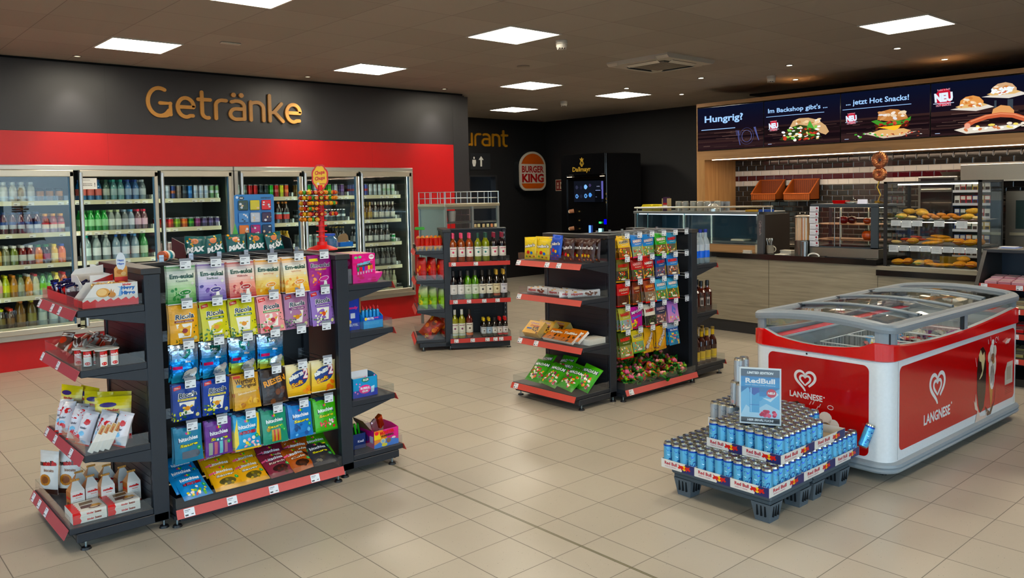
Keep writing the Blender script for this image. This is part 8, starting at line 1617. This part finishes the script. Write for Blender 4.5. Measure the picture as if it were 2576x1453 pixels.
def cutlery(x, y, n, label, grp, seed):
 r_ = random.Random(seed)
 for i in range(n):
  b = MB('metal', '#c8c8c4' if i % 3 else '#3a3a3a'); b.cyl((0, 0, 0), (0, 0, .12), .0035, .004, 6); b.ball((0, 0, .135), (.011, .003, .02), 8, 5)
  tag(link('spoon', b.mesh('spoon'), None, (x + r_.uniform(-.015, .015), y + r_.uniform(-.015, .015), CT + .018), (r_.uniform(-.22, .22), r_.uniform(-.2, .2), r_.uniform(0, 3))), label, 'cutlery', grp)
mug('cream mug full of spoons on the counter, left of the glass mug', 5.52, 1.215); cutlery(5.52, 1.215, 6, 'metal spoon standing in the cream mug on the counter', 'spoons in the cream mug', 1)
mug('clear grey mug full of spoons and forks on the counter', 5.52, 1.07, '#b0aa9c', True); cutlery(5.52, 1.07, 9, 'metal spoon or fork standing in the clear grey mug', 'cutlery in the grey mug', 2)
for i, (x, y, w_, h_) in enumerate(((5.50, 1.33, .10, .035), (5.64, .93, .14, .04), (5.47, .90, .12, .008), (5.50, 1.22, .16, .010))):
 if i == 3: continue
 b = MB('matte', '#e6e2d6');
 for k in range(max(1, int(h_ / .008))): b.box(-.05 + (k % 2) * .004, -w_ / 2, k * .008, .05, w_ / 2 - (k % 3) * .004, k * .008 + .006)
 solid('napkin_stack', b, 'cream paper napkins on the counter, %s' % ('stack left of the cream mug', 'high stack behind the spoon mugs', 'single flat pile at the counter edge')[i], 'napkins', (x, y, CT))
T2 = thing('cup_dispenser', 'steel and clear cylinder dispenser packed with straws, beside the white tickets', 'dispenser', (5.56, .70, CT))
b = MB('metal', '#8a8884'); b.smooth = True; b.lathe([(0, 0), (.09, 0), (.09, .155), (.085, .158), (0, .158)], 28); part('base', b, T2)
b = MB('print'); rnd = random.Random(5)
for k in range(60):
 a = 2 * pi * k / 60; r_ = .078; b.cyl((r_ * cos(a), r_ * sin(a), .16), (r_ * cos(a), r_ * sin(a), .40), .0042, seg=5, col=rnd.choice(['#e8e0d0', '#d8a06a', '#c8b8a0', '#f0ece0', '#b87a4c', '#e0c8a0']), mat='gloss')
part('straw', b, T2)
b = MB('clear'); b.smooth = True; b.lathe([(.09, .16), (.09, .41)], 28); part('cylinder', b, T2)
b = MB('metal', '#d0ccc4'); b.lathe([(.088, .405), (.092, .415), (.06, .425), (0, .43)], 24); b.ball((-.02, .03, .445), .008); b.ball((-.02, -.03, .45), .008); part('lid', b, T2)
b = MB('metal', '#a8a8a8'); b.smooth = True; b.lathe([(0, 0), (.03, 0), (.032, .15), (0, .15)], 18); solid('steel_cup', b, 'polished steel cup in front of the straw dispenser', 'cup', (5.455, .625, CT))
b = MB('plas', '#e8e6e2'); b.tube([(-.03 + .0 * k, .06 * cos(pi * k / 8), .03 * sin(pi * k / 8) + .004) for k in range(9)], .008, 8); solid('plastic_hook', b, 'white arched plastic hook lying on the counter by the steel cup', 'handle', (5.44, .50, CT))
b = MB('plas', '#14161a'); b.box(-.015, -.42, 0, .015, .0, .008); b.cyl((0, 0, .008), (0, 0, .012), .016, seg=12); solid('tongs', b, 'long black serving tongs lying along the counter edge below the warming case', 'tongs', (5.43, .38, CT))
# warming display
T2 = thing('warming_display', 'square glass warming display with slate frame and warm light holding orange pumpkins', 'display case', (5.52, 0, 0))
X0, X1, Ya, Yb = 0, .42, -.125, .60
b = MB('brush', '#8f8c84'); b.box(X0 - .015, Ya - .01, .9055, X1, Yb, 1.0, bev=.003); part('base', b, T2)
b = MB('plas', '#303a42'); b.box(X0, Ya, 1.0, X1, Yb, 1.012); b.box(X0, Ya, 1.412, X1, Yb, 1.45, bev=.004)
for (x, y) in ((X0, Ya), (X1 - .02, Ya), (X1 - .02, Yb - .03)): b.box(x, y, 1.0, x + .02, y + (.075 if x == 0 else .03), 1.42)
b.box(X0, Yb - .02, 1.0, X0 + .01, Yb, 1.42); part('frame', b, T2)
b = MB('glass'); b.box(X0 + .003, Ya + .07, 1.012, X0 + .006, Yb - .01, 1.412); b.box(X0 + .02, Ya + .003, 1.012, X1 - .02, Ya + .006, 1.412); part('pane', b, T2)
for z in (1.075, 1.235):
 b = MB('brush', '#b8967a'); b.box(X0 + .03, Ya + .01, z, X1 - .02, Yb - .02, z + .008); part('shelf', b, T2)
b = MB('metal', '#b8b4ac')
for y in (.34, .28): b.cyl((.02, y, 1.012), (.02, y, 1.412), .0045, seg=8)
for y in (.44, .14, .07): b.cyl((.36, y, 1.012), (.36, y, 1.412), .008, seg=8, col='#e8d8b8')
part('rod', b, T2)
b = MB('emit', (7, 4.6, 2.8)); b.box(.30, Ya + .05, 1.404, .32, Yb - .05, 1.411); part('lamp', b, T2)
for i, (x, y, z, r, c) in enumerate(((.12, .03, 1.0835, .065, '#e0641c'), (.2, .08, 1.2435, .04, '#c8502c'), (.2, .33, 1.2435, .05, '#8a1c14'), (.24, .26, 1.2435, .05, '#3c0f10'), (.22, .0, 1.0835, .05, '#d85a1c'))):
 b = MB('gloss', c); b.smooth = True
 for k in range(10): a = 2 * pi * k / 10; b.ball((r * .38 * cos(a), r * .38 * sin(a), r * .72), (r * .62, r * .62, r * .72), 10, 7)
 b.cyl((0, 0, r * 1.3), (0, .006, r * 1.7), .006, .004, 6, '#6a5a2c'); b.T = Matrix.Identity(4)
 solid('pumpkin', b, '%s in the warming display' % ('large orange pumpkin at the lower right', 'small orange pumpkin on the upper shelf at the right', 'shiny red pumpkin on the upper shelf', 'dark red pumpkin behind the shiny red one', 'orange pumpkin at the back of the lower shelf')[i], 'pumpkin', (5.52 + x, y, z))
for i in range(7):
 b = MB('print', '#dfe2ea'); b.box(-.002, -.05, -.055, .0, .05, 0); b.mp = lambda a, c, e: Vector((-.002 - e, -a, c)); b.disc(.03, -.02, .011, .012, '#8a2838', 2, 14); b.lines(-.042, -.03, .05, 2, .01, '#6a6c74', 2); b.rect(.015, -.047, .042, -.042, '#4a4c54', 2)
 solid('ticket', b, 'white price ticket with dark red seal on the warming display, %s from the top' % ORD[i], 'ticket', (5.505 + (.004 if i in (4,) else 0), .545 + (i % 3) * .003, 1.425 - i * .0605))
b = MB('gloss', '#a81c24'); b.prism([(-.06, 0), (.06, 0), (.075, .035), (-.075, .035)], -.05, .05, 'x'); solid('red_dish', b, 'red dish on top of the warming display', 'dish', (5.66, .33, 1.4505));
for i, y in enumerate((.20, .10)): b = MB('gloss', '#e6e4dc'); b.lathe([(0, 0), (.035, 0), (.06, .016), (.058, .018), (.03, .004), (0, .004)], 18); solid('white_saucer', b, 'white saucer on top of the warming display, %s one' % ('left' if i == 0 else 'right'), 'saucer', (5.62, y, 1.4505))
b = MB('print', '#dcdcec'); b.prism([(0, 0), (.03, 0), (.018, .045), (.014, .045)], -.05, .05, 'y', '#dcdcec'); solid('table_card', b, 'folded lilac white card on the warming display in front of the balloon', 'card', (5.54, .05, 1.4505))
b = MB('gloss', '#b88a4c'); b.lathe([(0, 0), (.05, 0), (.07, .01), (0, .012)], 18); solid('wooden_plate', b, 'flat tan plate at the right of the warming display top', 'plate', (5.72, -.09, 1.4505))
# sneeze guard and balloon
T2 = thing('sneeze_guard', 'clear rounded acrylic screen standing behind the warming display', 'screen', (5.78, 0, 0))
pts = rr(.205, .27, .05); b = MB('clear'); b.prism([(y + .06, z + 1.75) for y, z in pts], 0, .005, 'x'); part('panel', b, T2)
b = MB('metal', '#9aa0a4'); b.box(-.03, .05, 1.4505, .03, .07, 1.49); part('foot', b, T2)
T2 = thing('foil_balloon', 'copper foil balloon shaped as a figure eight with gold ribbon above the counter', 'balloon', (5.93, .05, 1.85))
b = MB('foil', '#c8703c'); b.mat = 'metal'; b.smooth = True
for cz, R_ in ((.045, .085), (-.10, .065)):
 for k in range(16):
  a0, a1 = 2 * pi * k / 16, 2 * pi * (k + 1) / 16; b.ball((.0, R_ * .62 * cos(a0), cz + R_ * .62 * sin(a0)), (.03, .036, .036), 10, 7)
b.col = '#c8703c'; b.c = [C('#c87440')] * len(b.c); part('balloon', b, T2)
b = MB('metal', '#c8a860'); b.tube([(0, 0, -.16), (-.01, .02, -.24), (.0, -.01, -.32), (-.005, .02, -.398)], .007, 6); b.box(-.02, -.01, -.40, .02, .04, -.38); part('ribbon', b, T2)
# ---------------------------------------------------------------- big glass pastry case
T2 = thing('pastry_case', 'tall black framed glass case with three lit shelves of rolls and sandwiches', 'display case', (0, 0, 0))
x0, x1, y0, y1, zb, zt = 5.46, 6.02, -1.085, -.205, .812, 1.665
b = MB('plas', '#0e0f11')
for (x, y) in ((x0, y0), (x0, y1 - .03), (x1 - .02, y0), (x1 - .02, y1 - .03)): b.box(x, y, zb, x + .02, y + .03, zt)
b.box(x0, y0, zt - .018, x1, y1, zt); b.box(x0 + .01, y0 + .01, zt - .02, x1, y1 - .01, zt - .018, '#cfcfcf'); b.box(x0, y0, zb, x1, y1, zb + .03); part('frame', b, T2)
b = MB('glass'); b.box(x0 + .002, y0 + .03, zb + .03, x0 + .005, y1 - .03, zt - .02); b.box(x0 + .02, y1 - .006, zb + .03, x1 - .02, y1 - .003, zt - .02); b.box(x0 + .02, y0 + .003, zb + .03, x1 - .02, y0 + .006, zt - .02); part('pane', b, T2)
b = MB('emit', (7, 6, 4.5)); b.box(x0 + .04, y0 + .04, zt - .035, x0 + .055, y1 - .12, zt - .024)
for z in (1.285, 1.045): b.box(x0 + .06, y0 + .05, z - .012, x0 + .07, y1 - .05, z - .006, (5, 3.8, 2.2))
part('lamp', b, T2)
for z in (1.30, 1.06, .853):
 b = MB('brush', '#5a5854'); b.box(x0 + .04, y0 + .02, z - .006, x1 - .03, y1 - .03, z); S = part('shelf', b, T2)
 if z > 1:
  b = MB('print', '#d4d0d0'); y = y1 - .06 if z > 1.2 else y1 - .04; r_ = random.Random(int(z * 10)); b.mp = lambda a, c, e: Vector((x0 + .034 - e + (c - z) * .1, a, c))
  while y > y0 + .14:
   w_ = .10; dz_ = r_.choice((0, 0, .014))
   if not (z > 1.2 and r_.random() < .2):
    b.rect(y, z - .012 - .05 - dz_, y - w_ + .004, z - .008, '#dcd8dc', 1)
    for q in range(3): b.rect(y - .01, z - .025 - q * .014, y - .07, z - .022 - q * .014, '#8a8890', 2)
   y -= w_
  part('price_label', b, S)
 else:
  b = MB('print', '#d8d6d0'); b.box(x0 + .012, y0 + .03, z - .008, x0 + .035, y1 - .06, z - .002); part('price_label', b, S)
def roll(L_, w_, h_, c, seed, fill=None):
 b = MB('bread', c); b.smooth = True; b.ball((0, 0, h_ * .5), (w_, L_, h_ * .55), 14, 9)
 b.v = [v + Vector((NZ.noise(v * 30 + Vector((seed, 0, 0))) * .006, NZ.noise(v * 28 + Vector((0, seed, 0))) * .006, NZ.noise(v * 26) * .005)) for v in b.v]
 if fill: b.box(-w_ * 1.02, -L_ * .8, h_ * .36, w_ * .9, L_ * .8, h_ * .5, fill[0], 'plas', bev=.004); b.box(-w_ * 1.06, -L_ * .7, h_ * .5, w_ * .8, L_ * .7, h_ * .58, fill[1], 'plas', bev=.004)
 zmin = min(v.z for v in b.v)
 for v in b.v: v.z -= zmin
 return b.mesh('bread_roll')
RT = {'ciab': roll(.062, .04, .05, '#d8a85c', 1), 'green': roll(.055, .042, .05, '#dcb46c', 2, ('#6aa02c', '#d8d8b0')), 'croi': roll(.045, .03, .035, '#c07a2c', 3), 'pizza': roll(.055, .035, .022, '#c8502c', 4), 'bag': roll(.10, .03, .032, '#d8982c', 5), 'bun': roll(.05, .05, .06, '#c88438', 6, ('#a83c20', '#e0c070')), 'sand': roll(.058, .045, .055, '#d09438', 7, ('#c86a30', '#e8c870')), 'pale': roll(.05, .035, .03, '#e8c890', 8)}
RW = {'ciab': 'golden ciabatta roll', 'green': 'roll with green salad edge', 'croi': 'small brown croissant', 'pizza': 'red topped pizza slice', 'bag': 'long golden cheese baguette', 'bun': 'round filled bun', 'sand': 'round filled sandwich roll', 'pale': 'pale oval roll'}
SHF = {1.30: [('green', -.33, .07, 0), ('ciab', -.37, .15, .045), ('pale', -.43, .08, 0), ('ciab', -.48, .16, .045), ('ciab', -.52, .09, .03), ('croi', -.565, .06, 0), ('croi', -.61, .07, .02), ('croi', -.655, .06, 0), ('croi', -.70, .07, .025), ('croi', -.745, .06, 0), ('croi', -.79, .08, .02), ('croi', -.84, .07, 0), ('ciab', -.93, .08, 0), ('ciab', -.95, .15, .05), ('pale', -1.02, .07, 0), ('ciab', -.28, .22, 0)],
       1.06: [('pale', -.28, .08, 0), ('pizza', -.36, .12, .03), ('pizza', -.43, .18, .05), ('sand', -.44, .08, 0), ('pizza', -.50, .12, .03), ('bag', -.63, .07, 0), ('bag', -.64, .12, .028), ('bag', -.66, .17, .055), ('bag', -.76, .1, .028), ('bun', -.86, .08, 0), ('sand', -.95, .08, 0), ('bun', -1.0, .16, 0)],
       .853: [('sand', -.30, .07, 0), ('bun', -.38, .11, 0), ('green', -.50, .08, 0), ('sand', -.56, .12, 0), ('bag', -.66, .07, 0), ('bag', -.74, .08, .0), ('sand', -.86, .09, 0), ('ciab', -.88, .13, .05), ('bun', -.97, .08, 0), ('pizza', -1.03, .12, .0)]}
for z, items in SHF.items():
 nm = {1.30: 'top', 1.06: 'middle', .853: 'bottom'}[z]; cnt = {}
 for (k, y, dx, dz) in items:
  cnt[k] = cnt.get(k, 0) + 1
  tag(link('bread_roll', RT[k], None, (x0 + .04 + dx, y, z + dz + .001), (random.Random(int(y * 999)).uniform(-.1, .1), 0, random.Random(int(y * 99)).uniform(-.4, .4))), '%s, %s of its kind, %s shelf, pastry case' % (RW[k], ORD[cnt[k] - 1], nm), 'bread roll')
b = MB('print', '#c8a04c'); b.box(0, -.13, 0, .01, .13, .10, '#c89c48'); solid('kraft_sheet', b, 'tan cardboard sheet standing behind the lower shelf of the pastry case', 'cardboard', (6.10, -.62, .906 - .094))
# ================================================================ behind the counter
T2 = thing('back_counter', 'stainless steel back counter below the tiled bakery wall', 'counter', (0, 0, 0))
b = MB('brush', '#7a7770'); b.box(7.1, -4.5, .86, 7.74, 2.9, .90, bev=.004); part('worktop', b, T2)
for k in range(9):
 b = MB('brush', '#5c5a56'); b.box(7.13, 2.85 - k * .8, .1, 7.15, 2.07 - k * .8, .85); b.box(7.10, 2.75 - k * .8, .76, 7.125, 2.17 - k * .8, .78, '#a8a69f'); part('door', b, T2)
for i, (ya, yb_) in enumerate(((2.17, 2.55), (1.67, 2.05))):
 T2 = thing('wicker_basket', ('left empty' if i == 0 else 'right') + ' brown wicker bread basket hung sloping on the tiled wall' + ('' if i == 0 else ', with rolls'), 'basket', (7.72, (ya + yb_) / 2, 1.46))
 w_ = .19; b = MB('wick', '#8a4a20'); t = .012
 prof = [(-.26, 0), (0, 0), (0, .27), (-.03, .27), (-.26, .085)]
 for s_ in (-1, 1): b.prism([(p[0], p[1]) for p in prof], 0, 0, 'y') if False else None
 for yy in (-w_, w_ - t): b.add([(p[0], yy, p[1]) for p in prof] + [(p[0], yy + t, p[1]) for p in prof], [(4, 3, 2, 1, 0), (5, 6, 7, 8, 9)] + [(k, (k + 1) % 5, 5 + (k + 1) % 5, 5 + k) for k in range(5)])
 b.box(-.26, -w_, 0, 0, w_, t); b.box(-t, -w_, 0, 0, w_, .27, '#7a3c1a'); b.box(-.26, -w_, 0, -.26 + t, w_, .08, '#9c5626')
 for k in range(26):
  x = -w_ + k * (2 * w_) / 26; b.box(-.264, x, .002, -.258, x + .008, .078, '#a86030' if k % 2 else '#7c401c'); b.box(-t - .004, x, .02, -t, x + .009, .265, '#8a4824' if k % 2 else '#6a3216')
 part('weave', b, T2)
 b = MB('wick', '#a85c28'); P_ = [(-.26, -w_, .085), (-.26, w_, .085), (-.03, w_, .275), (0, w_, .275), (0, -w_, .275), (-.03, -w_, .275)]; b.tube(P_, .009, 6, closed=True); part('rim', b, T2)
 b = MB('metal', '#c8c0a8'); b.box(-.26, -w_ + .01, -.014, 0, w_ - .01, -.004); part('bracket', b, T2)
 if i:
  for q, (dx, dy) in enumerate(((-.14, .13), (-.10, .07), (-.16, .0), (-.12, -.05), (-.15, -.13))): tag(link('bread_roll', RT['sand'] if q == 9 else RT['pale'], None, (7.72 + dx, (ya + yb_) / 2 + dy, 1.475 + (.03 if q in (1, 3) else 0)), (.0, .2, q)), 'pale bread roll in the right wicker basket, %s from the left' % ORD[q], 'bread roll')
b = MB('brush', '#a09c94'); b.box(7.05, -2.2, 1.66, 7.70, -.33, 1.84, bev=.004); b.box(7.0, -2.2, 1.655, 7.70, -.33, 1.67, '#c8c4bc'); solid('extractor_hood', b, 'stainless extractor hood on the bakery wall at the right edge', 'hood')
T2 = thing('convection_oven', 'black and steel oven behind the pastry case below the tiles', 'oven', (7.05, -.30, 0))
b = MB('brush', '#8c8a84'); b.box(0, 0, .905, .6, .42, 1.72, bev=.005); b.box(-.004, .03, 1.60, 0, .39, 1.70, '#2c2c2e', 'gloss'); b.box(-.004, .03, 1.05, 0, .39, 1.55, '#18191b', 'gloss'); part('body', b, T2)
b = MB('metal', '#d8d6d0'); b.cyl((-.03, .05, 1.575), (-.03, .37, 1.575), .009, seg=8); b.box(-.03, .05, 1.57, 0, .06, 1.58); part('handle', b, T2)
b = MB('wick', '#2a241f'); b.lathe([(0, 0), (.1, 0), (.13, .05), (.12, .05), (.09, .01), (0, .01)], 16); solid('dark_basket', b, 'round dark basket on top of the oven', 'basket', (7.3, -.16, 1.721))
b = MB('brush', '#8a867e'); b.box(7.15, -2.4, .905, 7.7, -.75, 1.55, bev=.004); b.box(7.145, -1.6, 1.15, 7.15, -.85, 1.45, '#2c3a3a', 'gloss'); b.box(7.12, -2.3, 1.08, 7.15, -.8, 1.11, '#c8c0a8'); solid('steel_oven', b, 'wide stainless oven with dark window at the right edge of the picture', 'oven')
# cigarette rack
T2 = thing('cigarette_rack', 'tall black rack filled with rows of small cigarette packs behind the pastry case', 'rack', (6.55, -.80, 0))
b = MB('plas', '#17171a'); yw = .36; b.box(0, -.012, .3, .22, 0, 1.665); b.box(0, yw, .3, .22, yw + .012, 1.665); b.box(.2, 0, .3, .22, yw, 1.665); b.box(0, 0, 1.645, .22, yw, 1.665); part('case', b, T2)
PKM = {}
rnd = random.Random(31)
for s_ in range(6):
 z = 1.56 - s_ * .135
 b = MB('plas', '#2c2c30'); b.box(.0, 0, z - .012, .2, yw, z); b.box(-.004, 0, z - .016, 0, yw, z + .01, '#c8c8cc'); part('shelf', b, T2)
 for k in range(6):
  c = rnd.choice(('#d8d4cc', '#c8a850', '#b82c28', '#2c4a8c', '#e8e4dc', '#d87a2c', '#3c5a4c', '#c8c0a8'))
  if c not in PKM:
   q = MB('print', c); q.box(0, -.026, 0, .045, .026, .085); q.mp = lambda a, cc, e: Vector((-e, -a, cc)); q.rect(-.022, .045, .022, .08, '#dcd8d0', 1); q.rect(-.02, .005, .02, .04, '#3a2c28', 1); PKM[c] = q.mesh('cigarette_pack')
  cn = {'#d8d4cc': 'grey', '#c8a850': 'gold', '#b82c28': 'red', '#2c4a8c': 'blue', '#e8e4dc': 'white', '#d87a2c': 'orange', '#3c5a4c': 'green', '#c8c0a8': 'beige'}[c]
  tag(link('cigarette_pack', PKM[c], None, (6.57, -.80 + .035 + k * .058, z + .001)), '%s cigarette pack on the %s shelf of the cigarette rack' % (cn, ORD[s_]), 'cigarette pack', '%s packs on the %s shelf of the cigarette rack' % (cn, ORD[s_]))
# ================================================================ magazine and sweets shelf at the right edge
T2 = thing('till_shelf_unit', 'black angled shelf unit with red price strips in front of the counter, right edge', 'shelf unit', (0, 0, 0))
b = MB('black', '#1c1a19'); pr = [(4.72, 0), (5.36, 0), (5.36, 1.085), (4.98, 1.085), (4.78, .80), (4.72, .60)]; b.prism([(x, z) for x, z in pr], -1.30, -1.27, 'y', '#24211f'); b.box(5.33, -3.2, 0, 5.36, -1.30, 1.085, '#14202e'); b.box(4.78, -3.2, .0, 5.33, -1.30, .06); part('case', b, T2)
b = MB('black', '#26282c'); b.box(4.97, -3.2, 1.055, 5.36, -1.27, 1.085, bev=.003); part('top', b, T2)
for k, (x, z) in enumerate(((4.80, .81), (4.74, .625), (4.72, .43), (4.72, .23))):
 b = MB('black', '#22262e'); b.box(x, -3.2, z - .03, 5.33, -1.30, z); S = part('shelf', b, T2)
 b = MB('plas', '#b84840'); b.box(x - .006, -3.2, z - .04, x, -1.30, z + .004); b.mp = lambda a, c, e: Vector((x - .006 - e, -a, c))
 for a in (1.34, 1.60, 1.9, 2.2): price_tag(b, a, z - .018, .05, .038)
 part('price_strip', b, S)
mg = {}
for k, (z, cs, nm) in enumerate(((.811, ('#c89aa4', '#b8808c'), 'pink'), (.626, ('#d8c8a0', '#c8863c'), 'tan'), (.431, ('#c83a3c', '#d86a5c'), 'red'), (.231, ('#a89c6c', '#8a7c4c'), 'straw coloured'))):
 for r in range(2):
  for i in range(5):
   key = (k, i % 2)
   if key not in mg:
    q = MB('print', cs[i % 2]); q.box(-.06, -.045, 0, .06, .045, .028); q.mp = lambda a, c, e: Vector((c, -a, .028 + e))
    for w__ in range(5): q.rect(-.04, -.055 + w__ * .023, .04, -.043 + w__ * .023, ('#e8dce0', '#3c2c38', '#e4e0dc', cs[1], '#d8d0d4')[w__], 1)
    mg[key] = q.mesh('tobacco_pouch')
   tag(link('tobacco_pouch', mg[key], None, (4.88 + r * .14, -1.38 - i * .10, z + r * .022), (0, -.12 if r == 0 else -.1, 0)), '%s flat pack, %s shelf of the till unit, %s row, %s from left' % (nm, ('top', 'second', 'third', 'lowest')[k], 'front' if r == 0 else 'rear', ORD[i]), 'flat pack')
b = MB('print', '#c8ccd4'); b.box(0, -.14, 0, .16, .0, .004); b.box(.01, -.135, .004, .15, -.02, .009, '#5a6aa8'); b.box(.03, -.12, .009, .13, -.0, .013, '#e0e4ea'); solid('leaflet_stack', b, 'flat stack of white and blue leaflets on top of the till shelf', 'leaflets', (5.04, -1.36, 1.086))
b = MB('print', '#2c5ac8'); b.box(0, -.14, 0, .14, .0, .008); b.box(.01, -.12, .008, .13, -.03, .011, '#8ab0e8'); solid('leaflet_stack', b, 'blue leaflets on top of the till shelf at the right edge of the picture', 'leaflets', (5.04, -1.60, 1.086))
# ================================================================ black coffee vending machine
T2 = thing('coffee_machine', 'tall black coffee vending machine with gold crest and glowing blue screen against the right wall', 'vending machine', (7.40, 0, 0))
b = MB('gloss', '#0c0c0e'); b.box(.02, 5.22, .02, .90, 6.25, 2.255, bev=.012); b.box(0, 5.225, 1.90, .03, 6.245, 2.25, bev=.004); b.box(0, 5.225, .05, .025, 6.245, .80, '#0a0a0b', bev=.004); b.box(0, 6.12, .8, .03, 6.245, 1.9); b.box(.0, 5.12 + .105, .8, .03, 5.26, 1.9); part('cabinet', b, T2)
b = MB('metal', '#3a2c22'); b.box(-.01, 5.23, 1.835, .03, 6.1, 1.87); part('light_shelf', b, T2)
b = MB('emit', (3, 2.3, 1.5)); b.box(-.012, 5.98, 1.868, 0, 6.09, 1.874); b.box(-.012, 5.2 + .04, 1.868, 0, 5.33, 1.874); part('lamp', b, T2)
b = MB('print'); b.mp = lambda a, c, e: Vector((-.001 - e, -a, c)); b.text('Dallmayr', -5.755, 1.985, .42, .10, '#b89a54', 1, .02); GC = '#b89a54'
b.disc(-5.747, 2.09, .05, .035, GC, 1); b.disc(-5.747, 2.125, .034, .03, GC, 1); b.poly([(-5.785, 2.15), (-5.71, 2.15), (-5.70, 2.18), (-5.725, 2.165), (-5.747, 2.195), (-5.77, 2.165), (-5.795, 2.18)], GC, 1.5); b.disc(-5.747, 2.052, .02, .016, GC, 1); b.disc(-5.747, 2.10, .016, .02, '#14120e', 2); b.disc(-5.775, 2.085, .008, .012, '#14120e', 2); b.disc(-5.72, 2.085, .008, .012, '#14120e', 2)
for z, g in ((1.58, '$'), (1.50, 'o'), (1.44, 'v')): b.text(g, -5.205, z, .03, .035, '#8a7c54', 1, .03)
part('gold_crest', b, T2, label='gold crest and lettering')
b = MB('screen'); b.mp = lambda a, c, e: Vector((-.002 - e, -a, c)); b.rect(-5.937, 1.45, -5.268, 1.80, '#10131c', 1); b.rect(-5.31, 1.50, -5.268, 1.79, '#5a58a0', 1.5); b.rect(-5.458, 1.445, -5.305, 1.655, '#07080c', 2); b.rect(-5.44, 1.635, -5.33, 1.645, '#8090c0', 3); b.rect(-5.44, 1.53, -5.41, 1.535, '#8090c0', 3); b.text('COFFEE', -5.38, 1.705, .07, .016, '#8a90b0', 3, .02)
for (a, z, c, r_) in ((-5.87, 1.695, '#2a2c40', .03), (-5.77, 1.69, '#1c1a30', .028), (-5.665, 1.70, '#7ab0e8', .036), (-5.565, 1.725, '#3c3058', .024), (-5.87, 1.545, '#5a90d0', .034), (-5.77, 1.545, '#1c2030', .028), (-5.665, 1.55, '#5a98d8', .034), (-5.562, 1.565, '#4a90e0', .034)):
 b.disc(a, z, r_, r_ * 1.1, c, 4); b.poly([(a + r_ * .8, z + .015), (a + r_ * 1.4, z), (a + r_ * .8, z - .015)], c, 4)
 if c in ('#5a90d0', '#5a98d8'): b.disc(a, z, r_ * .5, r_ * .5, '#203450', 5)
part('display', b, T2)
for k, (a0, z0_, a1, z1_, c) in enumerate(((5.56, .84, 5.60, 1.06, (.18, .5, 2.2)), (5.32, 1.095, 5.37, 1.125, (.05, 1.6, .25)), (5.207, 1.085, 5.255, 1.165, (0, 0, 2.2)), (5.315, .945, 5.38, 1.015, (.6, 1.5, 1.6)))):
 b = MB('screen'); b.box(-.006, a0, z0_, .0, a1, z1_, c); part('button', b, T2)
for (y, z) in ((6.0, 1.289), (6.0, .997)):
 b = MB('plas', '#8a5a40'); b.cyl((-.06, y, z), (.0, y - .05, z + .01), .032, .034, 16, '#9a6a50'); b.cyl((-.061, y, z), (-.06, y, z), .026, .026, 16, '#e8dcc4'); part('cup_tube', b, T2)
b = MB('plas', '#7a6a44'); b.mp = lambda a, c, e: Vector((-.001 - e, -a, c))
for z in (1.29, 1.14, 1.0): b.rect(-5.84, z - .01, -5.80, z + .012, '#6a5c3c', 1)
part('label_mark', b, T2)
# shorten the few labels that run long
for o in list(SC.objects):
 l = o.get('label')
 if l and o.parent is None and len(l.replace('-', ' ').split()) > 16:
  l = l.replace(' of the middle display', ', middle display').replace(' from the display', '').replace(', left end of the front display', ', front display').replace(' on the second shelf', ', second shelf').replace(', front display', '')
  if len(l.split()) > 16: l = ' '.join(l.split()[:16]).rstrip(',')
  o['label'] = l
